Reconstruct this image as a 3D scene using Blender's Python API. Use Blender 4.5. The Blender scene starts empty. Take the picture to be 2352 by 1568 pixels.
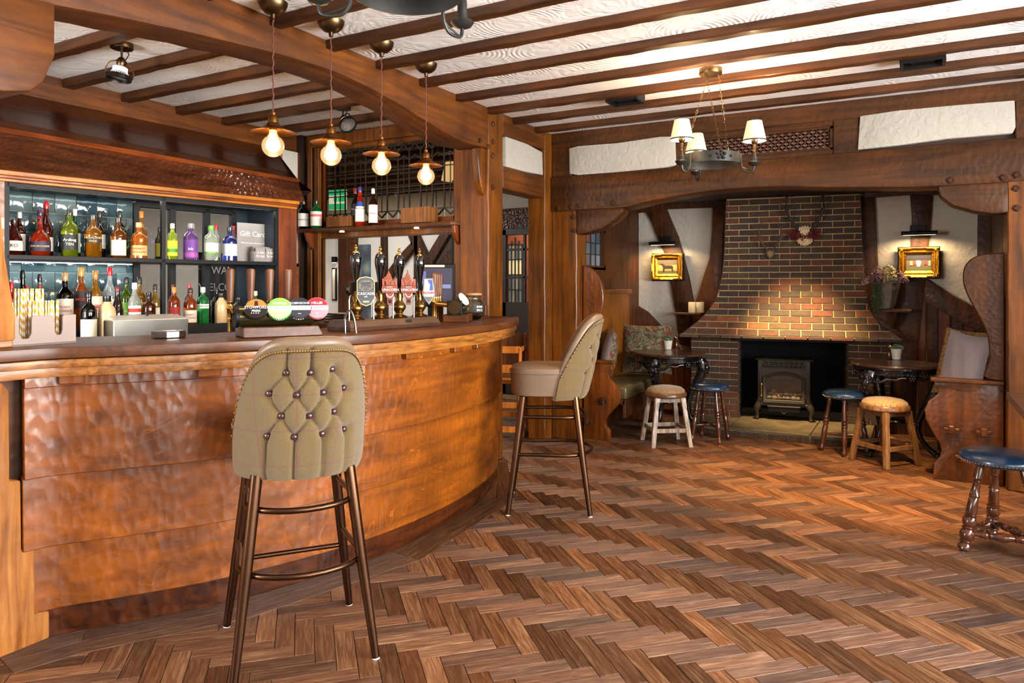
import bpy, bmesh, math, random
from math import sin, cos, pi, radians, sqrt, exp
from mathutils import Vector, Matrix
C = bpy.context.scene.collection
sc = bpy.context.scene
R = random.Random(7)

# ------------------------------------------------------------------ camera
F = 1660.0; CX = 1176.0; HY = 655.0; YAW = radians(29.1); H = 1.3
cam = bpy.data.cameras.new('camera'); camo = bpy.data.objects.new('camera', cam); C.objects.link(camo)
cam.sensor_width = 36; cam.lens = F / 2352 * 36; cam.shift_y = -(784 - HY) / 2352.0
cam.clip_start = 0.05
camo.location = (0, 0, H); camo.rotation_euler = (pi / 2, 0, YAW)
sc.camera = camo

# ------------------------------------------------------------------ world, exposure, large lights
w = bpy.data.worlds.new('world'); sc.world = w; w.use_nodes = True
w.node_tree.nodes['Background'].inputs[0].default_value = (0.75, 0.86, 1, 1)
w.node_tree.nodes['Background'].inputs[1].default_value = 1.0
sc.view_settings.view_transform = 'Standard'; sc.view_settings.look = 'None'
sc.view_settings.gamma = 1; sc.view_settings.use_curve_mapping = False
sc.view_settings.exposure = 0.0
sc.cycles.use_denoising = True; sc.cycles.use_adaptive_sampling = True; sc.cycles.adaptive_threshold = 0.05
sc.cycles.max_bounces = 6; sc.cycles.diffuse_bounces = 4; sc.cycles.glossy_bounces = 3
sc.cycles.transmission_bounces = 6; sc.cycles.transparent_max_bounces = 8
sc.cycles.sample_clamp_indirect = 6
sc.cycles.caustics_reflective = False; sc.cycles.caustics_refractive = False

def area(name, loc, rot, sx, sy, e, col, spread=180):
    l = bpy.data.lights.new(name, 'AREA'); l.shape = 'RECTANGLE'; l.size = sx; l.size_y = sy
    l.energy = e; l.color = col; l.spread = radians(spread)
    o = bpy.data.objects.new(name, l); C.objects.link(o); o.location = loc; o.rotation_euler = rot; return o
def spot(name, loc, tgt, e, col, ang=60, blend=.6, r=.03):
    l = bpy.data.lights.new(name, 'SPOT'); l.energy = e; l.color = col; l.spot_size = radians(ang); l.spot_blend = blend
    l.shadow_soft_size = r
    o = bpy.data.objects.new(name, l); C.objects.link(o); o.location = loc
    d = Vector(tgt) - Vector(loc); o.rotation_euler = d.to_track_quat('-Z', 'Y').to_euler(); return o
def point(name, loc, e, col, r=.03):
    l = bpy.data.lights.new(name, 'POINT'); l.energy = e; l.color = col; l.shadow_soft_size = r
    o = bpy.data.objects.new(name, l); C.objects.link(o); o.location = loc; return o
DAY = (1.0, 0.985, 0.96); WARM = (1.0, 0.62, 0.28)
# daylight at the windows of the east and south walls (behind and beside the camera)
area('window_daylight', (3.12, 2.5, 1.5), (0, radians(99), 0), 1.35, 3.0, 340, DAY, 122)
area('window_daylight', (3.12, -0.3, 1.5), (0, radians(99), 0), 1.35, 1.3, 150, DAY, 150)
area('window_daylight', (2.5, -1.52, 1.5), (radians(90), 0, 0), 1.2, 1.35, 55, DAY)
area('window_daylight', (-3.7, -1.52, 1.5), (radians(106), 0, 0), 1.2, 1.35, 270, DAY)  # unseen window light, added to brighten the ceiling over the bar
# unseen area lights added to light the rooms beyond
area('room_fill', (-5.8, 6.2, 2.5), (0, 0, 0), 1.2, 1.2, 60, (1, .93, .84))
area('room_fill', (-6.3, 3.0, 2.5), (0, 0, 0), 1.0, 2.0, 90, (.97, .97, 1))
area('room_fill', (-4.2, 8.05, 2.4), (0, 0, 0), .5, .5, 22, (1, .8, .6))

# ------------------------------------------------------------------ pixel to world helpers
fw = (-sin(YAW), cos(YAW)); rt = (cos(YAW), sin(YAW))
def ray(px, py):
    u = (px - CX) / F; v = (HY - py) / F
    return (fw[0] + u * rt[0], fw[1] + u * rt[1], v)
def gz(px, py, z=0):
    r = ray(px, py); t = (z - H) / r[2]; return (r[0] * t, r[1] * t, z)
def gx(px, py, X):
    r = ray(px, py); t = X / r[0]; return (X, r[1] * t, H + r[2] * t)
def gy(px, py, Y):
    r = ray(px, py); t = Y / r[1]; return (r[0] * t, Y, H + r[2] * t)
def gd(px, py, d):
    r = ray(px, py); return (r[0] * d, r[1] * d, H + r[2] * d)
def gpl(px, py, p0, ang):
    a = radians(ang); d = (sin(a), cos(a)); n = (d[1], -d[0]); r = ray(px, py)
    t = (p0[0] * n[0] + p0[1] * n[1]) / (r[0] * n[0] + r[1] * n[1])
    return ((r[0] * t - p0[0]) * d[0] + (r[1] * t - p0[1]) * d[1], H + r[2] * t)

# ------------------------------------------------------------------ objects
def thing(name, label=None, cat=None, loc=(0, 0, 0), rz=0, group=None, kind=None):
    o = bpy.data.objects.new(name, None); C.objects.link(o); o.empty_display_size = .1
    o.location = loc; o.rotation_euler = (0, 0, rz); tag(o, label, cat, group, kind); return o
def tag(o, label=None, cat=None, group=None, kind=None):
    if label: o['label'] = label
    if cat: o['category'] = cat
    if group: o['group'] = group
    if kind: o['kind'] = kind
    return o
def obj(name, me, parent=None, loc=None, rot=None, scale=None):
    o = bpy.data.objects.new(name, me); C.objects.link(o)
    if parent: o.parent = parent
    if loc is not None: o.location = loc
    if rot is not None: o.rotation_euler = rot
    if scale is not None: o.scale = scale
    return o
def kids(o): return [x for x in C.objects if x.parent == o]
def dup(root, loc=None, rz=None, label=None, parent=None, ch=None):
    r = root.copy(); C.objects.link(r)
    if parent: r.parent = parent
    if loc is not None: r.location = loc
    if rz is not None: r.rotation_euler = (0, 0, rz)
    if label: r['label'] = label
    for c in root.children: dup(c, parent=r)
    return r

class MB:
    def __init__(s): s.v = []; s.f = []; s.uv = None
    def add(s, vs, fs):
        n = len(s.v); s.v += [tuple(p) for p in vs]; s.f += [tuple(i + n for i in f) for f in fs]; return s
    def box(s, x0, x1, y0, y1, z0, z1):
        return s.add([(x0, y0, z0), (x1, y0, z0), (x1, y1, z0), (x0, y1, z0), (x0, y0, z1), (x1, y0, z1), (x1, y1, z1), (x0, y1, z1)],
                     [(0, 3, 2, 1), (4, 5, 6, 7), (0, 1, 5, 4), (1, 2, 6, 5), (2, 3, 7, 6), (3, 0, 4, 7)])
    def cbox(s, c, size, M=None):
        x, y, z = [q / 2 for q in size]
        vs = [Vector(p) for p in [(-x, -y, -z), (x, -y, -z), (x, y, -z), (-x, y, -z), (-x, -y, z), (x, -y, z), (x, y, z), (-x, y, z)]]
        if M is not None: vs = [M @ p for p in vs]
        return s.add([p + Vector(c) for p in vs], [(0, 3, 2, 1), (4, 5, 6, 7), (0, 1, 5, 4), (1, 2, 6, 5), (2, 3, 7, 6), (3, 0, 4, 7)])
    def bar(s, a, b, wd, ht=None, up=(0, 0, 1)):
        a = Vector(a); b = Vector(b); ht = ht or wd; d = b - a; L = d.length; d.normalize()
        sx = d.cross(Vector(up))
        if sx.length < 1e-4: sx = d.cross(Vector((1, 0, 0)))
        sx.normalize(); u = sx.cross(d)
        M = Matrix((sx, d, u)).transposed()
        return s.cbox((a + b) / 2, (wd, L, ht), M)
    def prism(s, poly, axis, a0, a1):
        # poly: 2D points; axis 'x': (y,z); 'y': (x,z); 'z': (x,y)
        def P(p, a):
            return (a, p[0], p[1]) if axis == 'x' else ((p[0], a, p[1]) if axis == 'y' else (p[0], p[1], a))
        n = len(poly); vs = [P(p, a0) for p in poly] + [P(p, a1) for p in poly]
        fs = [tuple(range(n))[::-1], tuple(range(n, 2 * n))] + [(i, (i + 1) % n, (i + 1) % n + n, i + n) for i in range(n)]
        return s.add(vs, fs)
    def tube(s, pts, r, seg=10, cap=True, flat=None):
        pts = [Vector(p) for p in pts]; n = len(pts)
        rs = r if isinstance(r, (list, tuple)) else [r] * n
        base = len(s.v); prev = None
        for i, p in enumerate(pts):
            t = (pts[min(i + 1, n - 1)] - pts[max(i - 1, 0)])
            if t.length < 1e-9: t = Vector((0, 0, 1))
            t.normalize()
            if prev is None:
                a = t.cross(Vector((0, 0, 1)))
                if a.length < 1e-3: a = t.cross(Vector((1, 0, 0)))
            else:
                a = prev - t * prev.dot(t)
                if a.length < 1e-6: a = t.cross(Vector((1, 0, 0)))
            a.normalize(); prev = a; b = t.cross(a)
            for k in range(seg):
                th = 2 * pi * k / seg
                s.v.append(tuple(p + a * cos(th) * rs[i] + b * sin(th) * rs[i] * (flat or 1)))
        for i in range(n - 1):
            for k in range(seg):
                k2 = (k + 1) % seg
                s.f.append((base + i * seg + k, base + i * seg + k2, base + (i + 1) * seg + k2, base + (i + 1) * seg + k))
        if cap:
            s.f.append(tuple(base + k for k in range(seg))[::-1]); s.f.append(tuple(base + (n - 1) * seg + k for k in range(seg)))
        return s
    def lathe(s, prof, c=(0, 0, 0), seg=20, M=None, a0=0, a1=2 * pi, sy=1, cap=True):
        if prof[0] == prof[-1]: cap = False
        full = abs(a1 - a0 - 2 * pi) < 1e-6; m = seg if full else seg + 1
        base = len(s.v); c = Vector(c)
        for r, z in prof:
            for k in range(m):
                a = a0 + (a1 - a0) * k / seg; p = Vector((r * cos(a), r * sin(a) * sy, z))
                if M is not None: p = M @ p
                s.v.append(tuple(p + c))
        for i in range(len(prof) - 1):
            for k in range(seg):
                k2 = (k + 1) % m
                s.f.append((base + i * m + k, base + i * m + k2, base + (i + 1) * m + k2, base + (i + 1) * m + k))
        if full and cap:
            if prof[0][0] > 1e-5: s.f.append(tuple(base + k for k in range(seg))[::-1])
            if prof[-1][0] > 1e-5: s.f.append(tuple(base + (len(prof) - 1) * m + k for k in range(seg)))
        return s
    def ball(s, c, r, seg=10, sc3=(1, 1, 1), M=None):
        n = max(4, seg // 2)
        prof = [(max(1e-6, sin(pi * i / n)) * r, -cos(pi * i / n) * r) for i in range(n + 1)]
        S = Matrix.Diagonal(Vector(sc3)); M2 = (M @ S) if M is not None else S
        return s.lathe(prof, c, seg, M2)
    def grid(s, fn, nu, nv, flip=False):
        b = len(s.v)
        for j in range(nv + 1):
            for i in range(nu + 1): s.v.append(tuple(fn(i / nu, j / nv)))
        for j in range(nv):
            for i in range(nu):
                a = b + j * (nu + 1) + i; q = (a, a + 1, a + nu + 2, a + nu + 1)
                s.f.append(q[::-1] if flip else q)
        return s
    def mesh(s, name, mat, smooth=False, bevel=0, bseg=1, sub=0, jit=0, ang=35, uvfn=None):
        me = bpy.data.meshes.new(name); me.from_pydata(s.v, [], s.f); 
        bm = bmesh.new(); bm.from_mesh(me)
        bmesh.ops.remove_doubles(bm, verts=bm.verts, dist=1e-5)
        bmesh.ops.recalc_face_normals(bm, faces=bm.faces)
        if sub: bmesh.ops.subdivide_edges(bm, edges=bm.edges, cuts=sub, use_grid_fill=True)
        if jit:
            for v in bm.verts: v.co += Vector((R.uniform(-jit, jit), R.uniform(-jit, jit), R.uniform(-jit, jit)))
        if bevel:
            es = [e for e in bm.edges if len(e.link_faces) == 2 and e.calc_face_angle(0) > radians(ang)]
            try: bmesh.ops.bevel(bm, geom=es, offset=bevel, segments=bseg, affect='EDGES', profile=.5, clamp_overlap=True)
            except Exception: pass
        bm.to_mesh(me); bm.free()
        mats = mat if isinstance(mat, (list, tuple)) else [mat]
        for m in mats: me.materials.append(m)
        if smooth:
            for p in me.polygons: p.use_smooth = True
            try: me.set_sharp_from_angle(angle=radians(smooth if isinstance(smooth, (int, float)) and smooth > 1 else 40))
            except Exception: pass
        return me
    def build(s, name, mat, parent=None, **kw):
        if parent is not None:
            off = parent.get('_off')
            if off is not None and not kw.pop('local', False):
                s.v = [(x - off[0], y - off[1], z - off[2]) for x, y, z in s.v]
            kw.pop('local', None)
            o = obj(name, s.mesh(name, mat, **kw), parent)
            if off is not None: o['_off'] = list(off)
            return o
        kw.pop('local', None)
        return obj(name, s.mesh(name, mat, **kw), parent)

def W(name, label=None, cat=None, loc=(0, 0, 0), group=None, kind=None):
    """a thing at loc whose parts are given in world coordinates"""
    o = thing(name, label, cat, loc, 0, group, kind); o['_off'] = list(loc); return o

def text(s, size, mat, parent, loc, rot, name='lettering', align='CENTER', extrude=0.0006, sx=1, font_sp=1):
    cu = bpy.data.curves.new(name, 'FONT'); cu.body = s; cu.size = size; cu.align_x = align; cu.align_y = 'CENTER'
    cu.extrude = extrude; cu.space_character = font_sp; cu.resolution_u = 2
    cu.materials.append(mat)
    t = bpy.data.objects.new(name, cu); me = bpy.data.meshes.new_from_object(t); bpy.data.objects.remove(t)
    o = bpy.data.objects.new(name, me); C.objects.link(o); o.parent = parent
    if isinstance(loc, Matrix): o.matrix_local = loc
    else: o.location = loc; o.rotation_euler = rot
    o.scale = (sx, 1, 1); return o

# ------------------------------------------------------------------ materials
MC = {}
def nm(name):
    m = bpy.data.materials.new(name); m.use_nodes = True; nt = m.node_tree
    return m, nt, nt.nodes['Principled BSDF']
def N(nt, t, **kw):
    n = nt.nodes.new(t)
    for k, v in kw.items():
        if k.startswith('i_'): n.inputs[int(k[2:]) if k[2:].isdigit() else k[2:].replace('_', ' ')].default_value = v
        else: setattr(n, k, v)
    return n
def ramp(nt, stops):
    r = nt.nodes.new('ShaderNodeValToRGB'); e = r.color_ramp.elements
    while len(e) > 1: e.remove(e[-1])
    e[0].position = stops[0][0]; e[0].color = (*stops[0][1], 1)
    for p, c in stops[1:]:
        q = e.new(p); q.color = (*c, 1)
    return r
def srgb(h):
    h = h.lstrip('#'); c = [int(h[i:i + 2], 16) / 255 for i in (0, 2, 4)]
    return tuple(x / 12.92 if x <= .04045 else ((x + .055) / 1.055) ** 2.4 for x in c)
def plain(col, rough=.5, metal=0, name=None, coat=0, bump=0, bs=60, emit=0, emc=None, spec=.5, var=0, vs=8, sheen=0, sub=0):
    if isinstance(col, str): col = srgb(col)
    key = (tuple(round(x, 4) for x in col), rough, metal, coat, bump, bs, emit, emc, spec, var, vs, sheen)
    if key in MC: return MC[key]
    m, nt, b = nm(name or 'mat'); MC[key] = m
    b.inputs['Base Color'].default_value = (*col, 1); b.inputs['Roughness'].default_value = rough
    b.inputs['Metallic'].default_value = metal; b.inputs['Coat Weight'].default_value = coat
    b.inputs['Specular IOR Level'].default_value = spec
    if sheen: b.inputs['Sheen Weight'].default_value = sheen
    if emit:
        b.inputs['Emission Color'].default_value = (*(emc or col), 1); b.inputs['Emission Strength'].default_value = emit
    tc = N(nt, 'ShaderNodeTexCoord')
    nv = N(nt, 'ShaderNodeTexNoise', i_Scale=vs, i_Detail=4.0); nt.links.new(tc.outputs['Object'], nv.inputs['Vector'])
    v = max(var, .04)
    rp = ramp(nt, [(.3, tuple(x * (1 - v) for x in col)), (.7, tuple(min(1, x * (1 + v)) for x in col))])
    nt.links.new(nv.outputs['Fac'], rp.inputs[0]); nt.links.new(rp.outputs[0], b.inputs['Base Color'])
    if bump:
        n2 = N(nt, 'ShaderNodeTexNoise', i_Scale=bs, i_Detail=3.0); nt.links.new(tc.outputs['Object'], n2.inputs['Vector'])
        bp = N(nt, 'ShaderNodeBump', i_Strength=1.0, i_Distance=bump); nt.links.new(n2.outputs['Fac'], bp.inputs['Height'])
        nt.links.new(bp.outputs[0], b.inputs['Normal'])
    return m
def wood(name, dark, light, axis='X', gs=26, st=14, rough=.35, bump=.0006, ham=0, hs=14, hst=(1, 1, 1), coat=0, blotch=.35, fig=0, coatr=.15):
    if isinstance(dark, str): dark = srgb(dark)
    if isinstance(light, str): light = srgb(light)
    m, nt, b = nm(name); L = nt.links.new
    tc = N(nt, 'ShaderNodeTexCoord'); mp = N(nt, 'ShaderNodeMapping'); L(tc.outputs['Object'], mp.inputs[0])
    s = [gs, gs, gs]; s['XYZ'.index(axis)] = gs / st; mp.inputs['Scale'].default_value = s
    n1 = N(nt, 'ShaderNodeTexNoise', i_Scale=1.0, i_Detail=6.0, i_Distortion=.6); L(mp.outputs[0], n1.inputs['Vector'])
    r1 = ramp(nt, [(.28, dark), (.72, light)]); L(n1.outputs['Fac'], r1.inputs[0])
    n2 = N(nt, 'ShaderNodeTexNoise', i_Scale=3.2, i_Detail=4.0, i_Distortion=.4); L(tc.outputs['Object'], n2.inputs['Vector'])
    r2 = ramp(nt, [(.3, (1 - blotch,) * 3), (.68, (1 + blotch * .5,) * 3)]); L(n2.outputs['Fac'], r2.inputs[0])
    mx = N(nt, 'ShaderNodeMix', data_type='RGBA', blend_type='MULTIPLY', clamp_factor=False); mx.inputs[0].default_value = 1
    L(r1.outputs[0], mx.inputs[6]); L(r2.outputs[0], mx.inputs[7]); col = mx.outputs[2]
    if fig:
        mp3 = N(nt, 'ShaderNodeMapping'); L(tc.outputs['Object'], mp3.inputs[0]); mp3.inputs['Scale'].default_value = [3.2 if a != axis else 1.5 for a in 'XYZ']
        n3 = N(nt, 'ShaderNodeTexNoise', i_Scale=1.2, i_Detail=3.0, i_Distortion=.8); L(mp3.outputs[0], n3.inputs['Vector'])
        mu = N(nt, 'ShaderNodeMath', operation='MULTIPLY'); mu.inputs[1].default_value = 26; L(n3.outputs['Fac'], mu.inputs[0])
        fr = N(nt, 'ShaderNodeMath', operation='PINGPONG'); fr.inputs[1].default_value = 1; L(mu.outputs[0], fr.inputs[0])
        r3 = ramp(nt, [(.0, (1, 1, 1)), (.10, (0, 0, 0))]); L(fr.outputs[0], r3.inputs[0])
        n4 = N(nt, 'ShaderNodeTexNoise', i_Scale=2.5); L(tc.outputs['Object'], n4.inputs['Vector'])
        r4 = ramp(nt, [(.45, (0, 0, 0)), (.62, (1, 1, 1))]); L(n4.outputs['Fac'], r4.inputs[0])
        m2 = N(nt, 'ShaderNodeMath', operation='MULTIPLY'); L(r3.outputs[0], m2.inputs[0]); L(r4.outputs[0], m2.inputs[1])
        m3 = N(nt, 'ShaderNodeMath', operation='MULTIPLY'); L(m2.outputs[0], m3.inputs[0]); m3.inputs[1].default_value = fig
        mx2 = N(nt, 'ShaderNodeMix', data_type='RGBA'); L(m3.outputs[0], mx2.inputs[0]); L(col, mx2.inputs[6])
        mx2.inputs[7].default_value = (min(1, light[0] * 1.9), min(1, light[1] * 2.1), min(1, light[2] * 2), 1); col = mx2.outputs[2]
    L(col, b.inputs['Base Color']); b.inputs['Roughness'].default_value = rough; b.inputs['Specular IOR Level'].default_value = .3
    b.inputs['Coat Weight'].default_value = coat; b.inputs['Coat Roughness'].default_value = coatr
    bp = N(nt, 'ShaderNodeBump', i_Strength=1.0, i_Distance=bump); L(n1.outputs['Fac'], bp.inputs['Height']); nrm = bp
    if ham:
        mp2 = N(nt, 'ShaderNodeMapping'); L(tc.outputs['Object'], mp2.inputs[0]); mp2.inputs['Scale'].default_value = [hs * q for q in hst]
        vo = N(nt, 'ShaderNodeTexVoronoi', feature='SMOOTH_F1', i_Scale=1.0); vo.inputs['Smoothness'].default_value = .35
        nd = N(nt, 'ShaderNodeTexNoise', i_Scale=.7, i_Detail=2.0); L(mp2.outputs[0], nd.inputs['Vector'])
        va = N(nt, 'ShaderNodeMix', data_type='RGBA', blend_type='ADD'); va.inputs[0].default_value = .5
        L(mp2.outputs[0], va.inputs[6]); L(nd.outputs['Color'], va.inputs[7]); va.clamp_factor = False; L(va.outputs[2], vo.inputs['Vector'])
        b2 = N(nt, 'ShaderNodeBump', i_Strength=1.0, i_Distance=ham); L(vo.outputs['Distance'], b2.inputs['Height'])
        L(b2.outputs[0], bp.inputs['Normal'])
    L(nrm.outputs[0], b.inputs['Normal'])
    if coat: L(nrm.outputs[0], b.inputs['Coat Normal'])
    return m
def glass(col, rough=.02, trans=1.0, ior=1.45):
    if isinstance(col, str): col = srgb(col)
    key = ('g', tuple(round(x, 3) for x in col), rough, trans)
    if key in MC: return MC[key]
    m, nt, b = nm('glass'); MC[key] = m
    b.inputs['Base Color'].default_value = (*col, 1); b.inputs['Roughness'].default_value = rough
    b.inputs['Transmission Weight'].default_value = trans; b.inputs['IOR'].default_value = ior
    return m
def pane_mat(name, tint=(.9, .93, .9), gl=.12):
    """thin window glass: mostly see-through with a sharp sheen"""
    m, nt, b = nm(name); L = nt.links.new
    tr = N(nt, 'ShaderNodeBsdfTransparent'); tr.inputs[0].default_value = (*tint, 1)
    g = N(nt, 'ShaderNodeBsdfGlossy'); g.inputs['Roughness'].default_value = .03
    fr = N(nt, 'ShaderNodeFresnel'); fr.inputs[0].default_value = 1.5
    ad = N(nt, 'ShaderNodeMath', operation='ADD'); ad.inputs[1].default_value = gl; L(fr.outputs[0], ad.inputs[0])
    ge = N(nt, 'ShaderNodeNewGeometry'); inv = N(nt, 'ShaderNodeMath', operation='SUBTRACT'); inv.inputs[0].default_value = 1; L(ge.outputs['Backfacing'], inv.inputs[1])
    fm_ = N(nt, 'ShaderNodeMath', operation='MULTIPLY'); L(ad.outputs[0], fm_.inputs[0]); L(inv.outputs[0], fm_.inputs[1]); ad = fm_
    n = N(nt, 'ShaderNodeTexNoise', i_Scale=9.0); tc = N(nt, 'ShaderNodeTexCoord'); L(tc.outputs['Object'], n.inputs['Vector'])
    bp = N(nt, 'ShaderNodeBump', i_Distance=.0004); L(n.outputs['Fac'], bp.inputs['Height']); L(bp.outputs[0], g.inputs['Normal'])
    mx = N(nt, 'ShaderNodeMixShader'); L(ad.outputs[0], mx.inputs[0]); L(tr.outputs[0], mx.inputs[1]); L(g.outputs[0], mx.inputs[2])
    L(mx.outputs[0], nt.nodes['Material Output'].inputs[0]); return m
def plaster(name, col, bump=.006, sc_=9, rings=True):
    m, nt, b = nm(name); L = nt.links.new
    tc = N(nt, 'ShaderNodeTexCoord')
    n0 = N(nt, 'ShaderNodeTexNoise', i_Scale=1.3, i_Detail=3.0); L(tc.outputs['Object'], n0.inputs['Vector'])
    r = ramp(nt, [(.3, tuple(x * .93 for x in col)), (.7, col)]); L(n0.outputs['Fac'], r.inputs[0]); L(r.outputs[0], b.inputs['Base Color'])
    b.inputs['Roughness'].default_value = .75
    n1 = N(nt, 'ShaderNodeTexNoise', i_Scale=sc_, i_Detail=5.0, i_Distortion=2.2 if rings else .7); L(tc.outputs['Object'], n1.inputs['Vector'])
    bp = N(nt, 'ShaderNodeBump', i_Strength=1.0, i_Distance=bump); L(n1.outputs['Fac'], bp.inputs['Height'])
    if rings:
        vo = N(nt, 'ShaderNodeTexVoronoi', i_Scale=3.0); L(tc.outputs['Object'], vo.inputs['Vector'])
        mu = N(nt, 'ShaderNodeMath', operation='MULTIPLY'); mu.inputs[1].default_value = 90; L(vo.outputs['Distance'], mu.inputs[0])
        si = N(nt, 'ShaderNodeMath', operation='SINE'); L(mu.outputs[0], si.inputs[0])
        n5 = N(nt, 'ShaderNodeTexNoise', i_Scale=4.0); L(tc.outputs['Object'], n5.inputs['Vector'])
        r5 = ramp(nt, [(.45, (0, 0, 0)), (.6, (1, 1, 1))]); L(n5.outputs['Fac'], r5.inputs[0])
        mm = N(nt, 'ShaderNodeMath', operation='MULTIPLY'); L(si.outputs[0], mm.inputs[0]); L(r5.outputs[0], mm.inputs[1])
        b2 = N(nt, 'ShaderNodeBump', i_Strength=1.0, i_Distance=.0009); L(mm.outputs[0], b2.inputs['Height']); L(b2.outputs[0], bp.inputs['Normal'])
    L(bp.outputs[0], b.inputs['Normal']); return m

M_BEAM = wood('oak_beam_y', '#3d1d05', '#6a390b', 'Y', rough=.5, ham=.0012, hs=30, hst=(1, .5, 1), coat=.04)
M_BEAMX = wood('oak_beam_x', '#2f1704', '#542d07', 'X', rough=.5, ham=.003, hs=34, hst=(1, 1, .6), coat=0)
M_POST = wood('oak_post', '#452405', '#7a430b', 'Z', rough=.45, ham=.0008, hs=30, hst=(1, 1, .5), coat=.06)
M_JOIST = wood('dark_joist', '#2a1404', '#562d0a', 'X', rough=.5, ham=.003, hs=22, hst=(.5, 1, 1), coat=.05)
M_DARKW = wood('dark_timber', '#271204', '#50290a', 'Z', rough=.55, ham=.0025, hs=30, hst=(1, 1, 1), coat=.03)
M_HOOD = wood('hood_plank', '#240e08', '#3f1b10', 'Y', rough=.2, bump=.0003, coat=.5)
M_CARVE = wood('carved_oak', '#2f150b', '#5e3018', 'Y', rough=.3, ham=.008, hs=40, hst=(1, .8, 1), coat=.4)
M_BAR = wood('bar_oak', '#582a05', '#8f4b0b', 'Y', gs=16, rough=.4, ham=.0031, hs=31, hst=(1, 1, .55), coat=.3, coatr=.2, fig=.5, blotch=.35)
M_SKIRT = wood('bar_skirting', '#240e07', '#55280d', 'Y', rough=.3, ham=.004, hs=28, hst=(1, 1, .5), coat=.3)
M_MOULD = wood('bar_moulding', '#5e3210', '#a5692a', 'Y', gs=60, st=10, rough=.4, coat=.15, blotch=.2)
M_TOP = wood('bar_top', '#3c1e0c', '#60361a', 'Y', gs=40, st=16, rough=.34, bump=.0002, coat=0, blotch=.15)
M_HEWN = wood('hewn_post', '#7c451a', '#b87a3e', 'Z', gs=36, st=10, rough=.45, ham=.0025, hs=28, hst=(1, 1, .6), coat=.12)
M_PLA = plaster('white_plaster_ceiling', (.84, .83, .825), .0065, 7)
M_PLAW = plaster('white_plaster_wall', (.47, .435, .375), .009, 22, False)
M_BRICK = [plain(c, .8, bump=.003, bs=70, var=.25, vs=25) for c in ('#33211a', '#3b281e', '#43271b', '#542c1b', '#352a23', '#44331f', '#743f24')]
M_MORT = plain('#a88c5e', .9, bump=.004, bs=90, var=.15, vs=30)
M_BLACK = plain('#070708', .5, spec=.25); M_IRON = plain('#2b2a28', .45, .7, bump=.0008, bs=70)
M_CAST = plain('#0b0c0e', .18, .2, coat=.7, bump=.003, bs=60)
M_BRASS = plain('#8c6b3a', .28, 1.0, var=.15); M_GOLDB = plain('#d2a557', .2, 1.0)
M_AGEB = plain('#5d4a33', .35, 1.0, var=.2); M_CHROME = plain('#8d8d8e', .18, 1.0)
M_WHITE = plain('#e8e4dc', .6); M_LEAD = plain('#3a342b', .45, .6)
M_GREEN = plain('#3f5a3a', .6)
# ================================================================== THE ROOM
def struct(name, mb, mat, label=None, **kw):
    o = mb.build(name, mat, None, **kw); o['kind'] = 'structure'
    if label: o['label'] = label
    return o
ZC = 2.59
# floor slab, planks on it
M_SUB = plain('#8a6a48', .8)
floor = struct('floor', MB().box(-8.2, 3.2, -1.6, 9.2, -.06, -.0085), M_SUB)
def plank_mat(name, attr):
    m, nt, b = nm(name); L = nt.links.new
    uv = N(nt, 'ShaderNodeUVMap')
    if attr:
        a = N(nt, 'ShaderNodeAttribute', attribute_name='rnd'); rc = a.outputs['Color']
    else:
        a = N(nt, 'ShaderNodeObjectInfo'); rc = a.outputs['Color']
    se = N(nt, 'ShaderNodeSeparateColor'); L(rc, se.inputs[0])
    of = N(nt, 'ShaderNodeVectorMath', operation='SCALE'); L(rc, of.inputs[0]); of.inputs['Scale'].default_value = 37
    ad = N(nt, 'ShaderNodeVectorMath', operation='ADD'); L(uv.outputs[0], ad.inputs[0]); L(of.outputs[0], ad.inputs[1])
    mp = N(nt, 'ShaderNodeMapping'); L(ad.outputs[0], mp.inputs[0]); mp.inputs['Scale'].default_value = (7, 90, 7)
    n1 = N(nt, 'ShaderNodeTexNoise', i_Scale=1.0, i_Detail=7.0, i_Distortion=1.1); L(mp.outputs[0], n1.inputs['Vector'])
    r1 = ramp(nt, [(.25, srgb('#3c2517')), (.5, srgb('#5d3e29')), (.75, srgb('#7f6046'))]); L(n1.outputs['Fac'], r1.inputs[0])
    r2 = ramp(nt, [(0, (.5, .47, .46)), (.4, (.9, .86, .82)), (.75, (1.25, 1.2, 1.15)), (1, (1.8, 1.8, 1.75))]); L(se.outputs[0], r2.inputs[0])
    mx = N(nt, 'ShaderNodeMix', data_type='RGBA', blend_type='MULTIPLY', clamp_factor=False); mx.inputs[0].default_value = 1
    L(r1.outputs[0], mx.inputs[6]); L(r2.outputs[0], mx.inputs[7])
    r3 = ramp(nt, [(0, (1.05, .93, .82)), (1, (.98, 1.0, 1.02))]); L(se.outputs[1], r3.inputs[0])
    m2 = N(nt, 'ShaderNodeMix', data_type='RGBA', blend_type='MULTIPLY', clamp_factor=False); m2.inputs[0].default_value = 1
    L(mx.outputs[2], m2.inputs[6]); L(r3.outputs[0], m2.inputs[7]); L(m2.outputs[2], b.inputs['Base Color'])
    ta = N(nt, 'ShaderNodeTangent', direction_type='UV_MAP'); L(ta.outputs[0], b.inputs['Tangent']); b.inputs['Anisotropic'].default_value = .8; b.inputs['Anisotropic Rotation'].default_value = .25
    rr = N(nt, 'ShaderNodeMapRange', i_3=.36, i_4=.6); L(n1.outputs['Fac'], rr.inputs[0]); L(rr.outputs[0], b.inputs['Roughness'])
    bp = N(nt, 'ShaderNodeBump', i_Strength=1.0, i_Distance=.0012); L(n1.outputs['Fac'], bp.inputs['Height']); L(bp.outputs[0], b.inputs['Normal'])
    return m
PM_O = plank_mat('parquet_block', False); PM_A = plank_mat('parquet_block_far', True)
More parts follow.
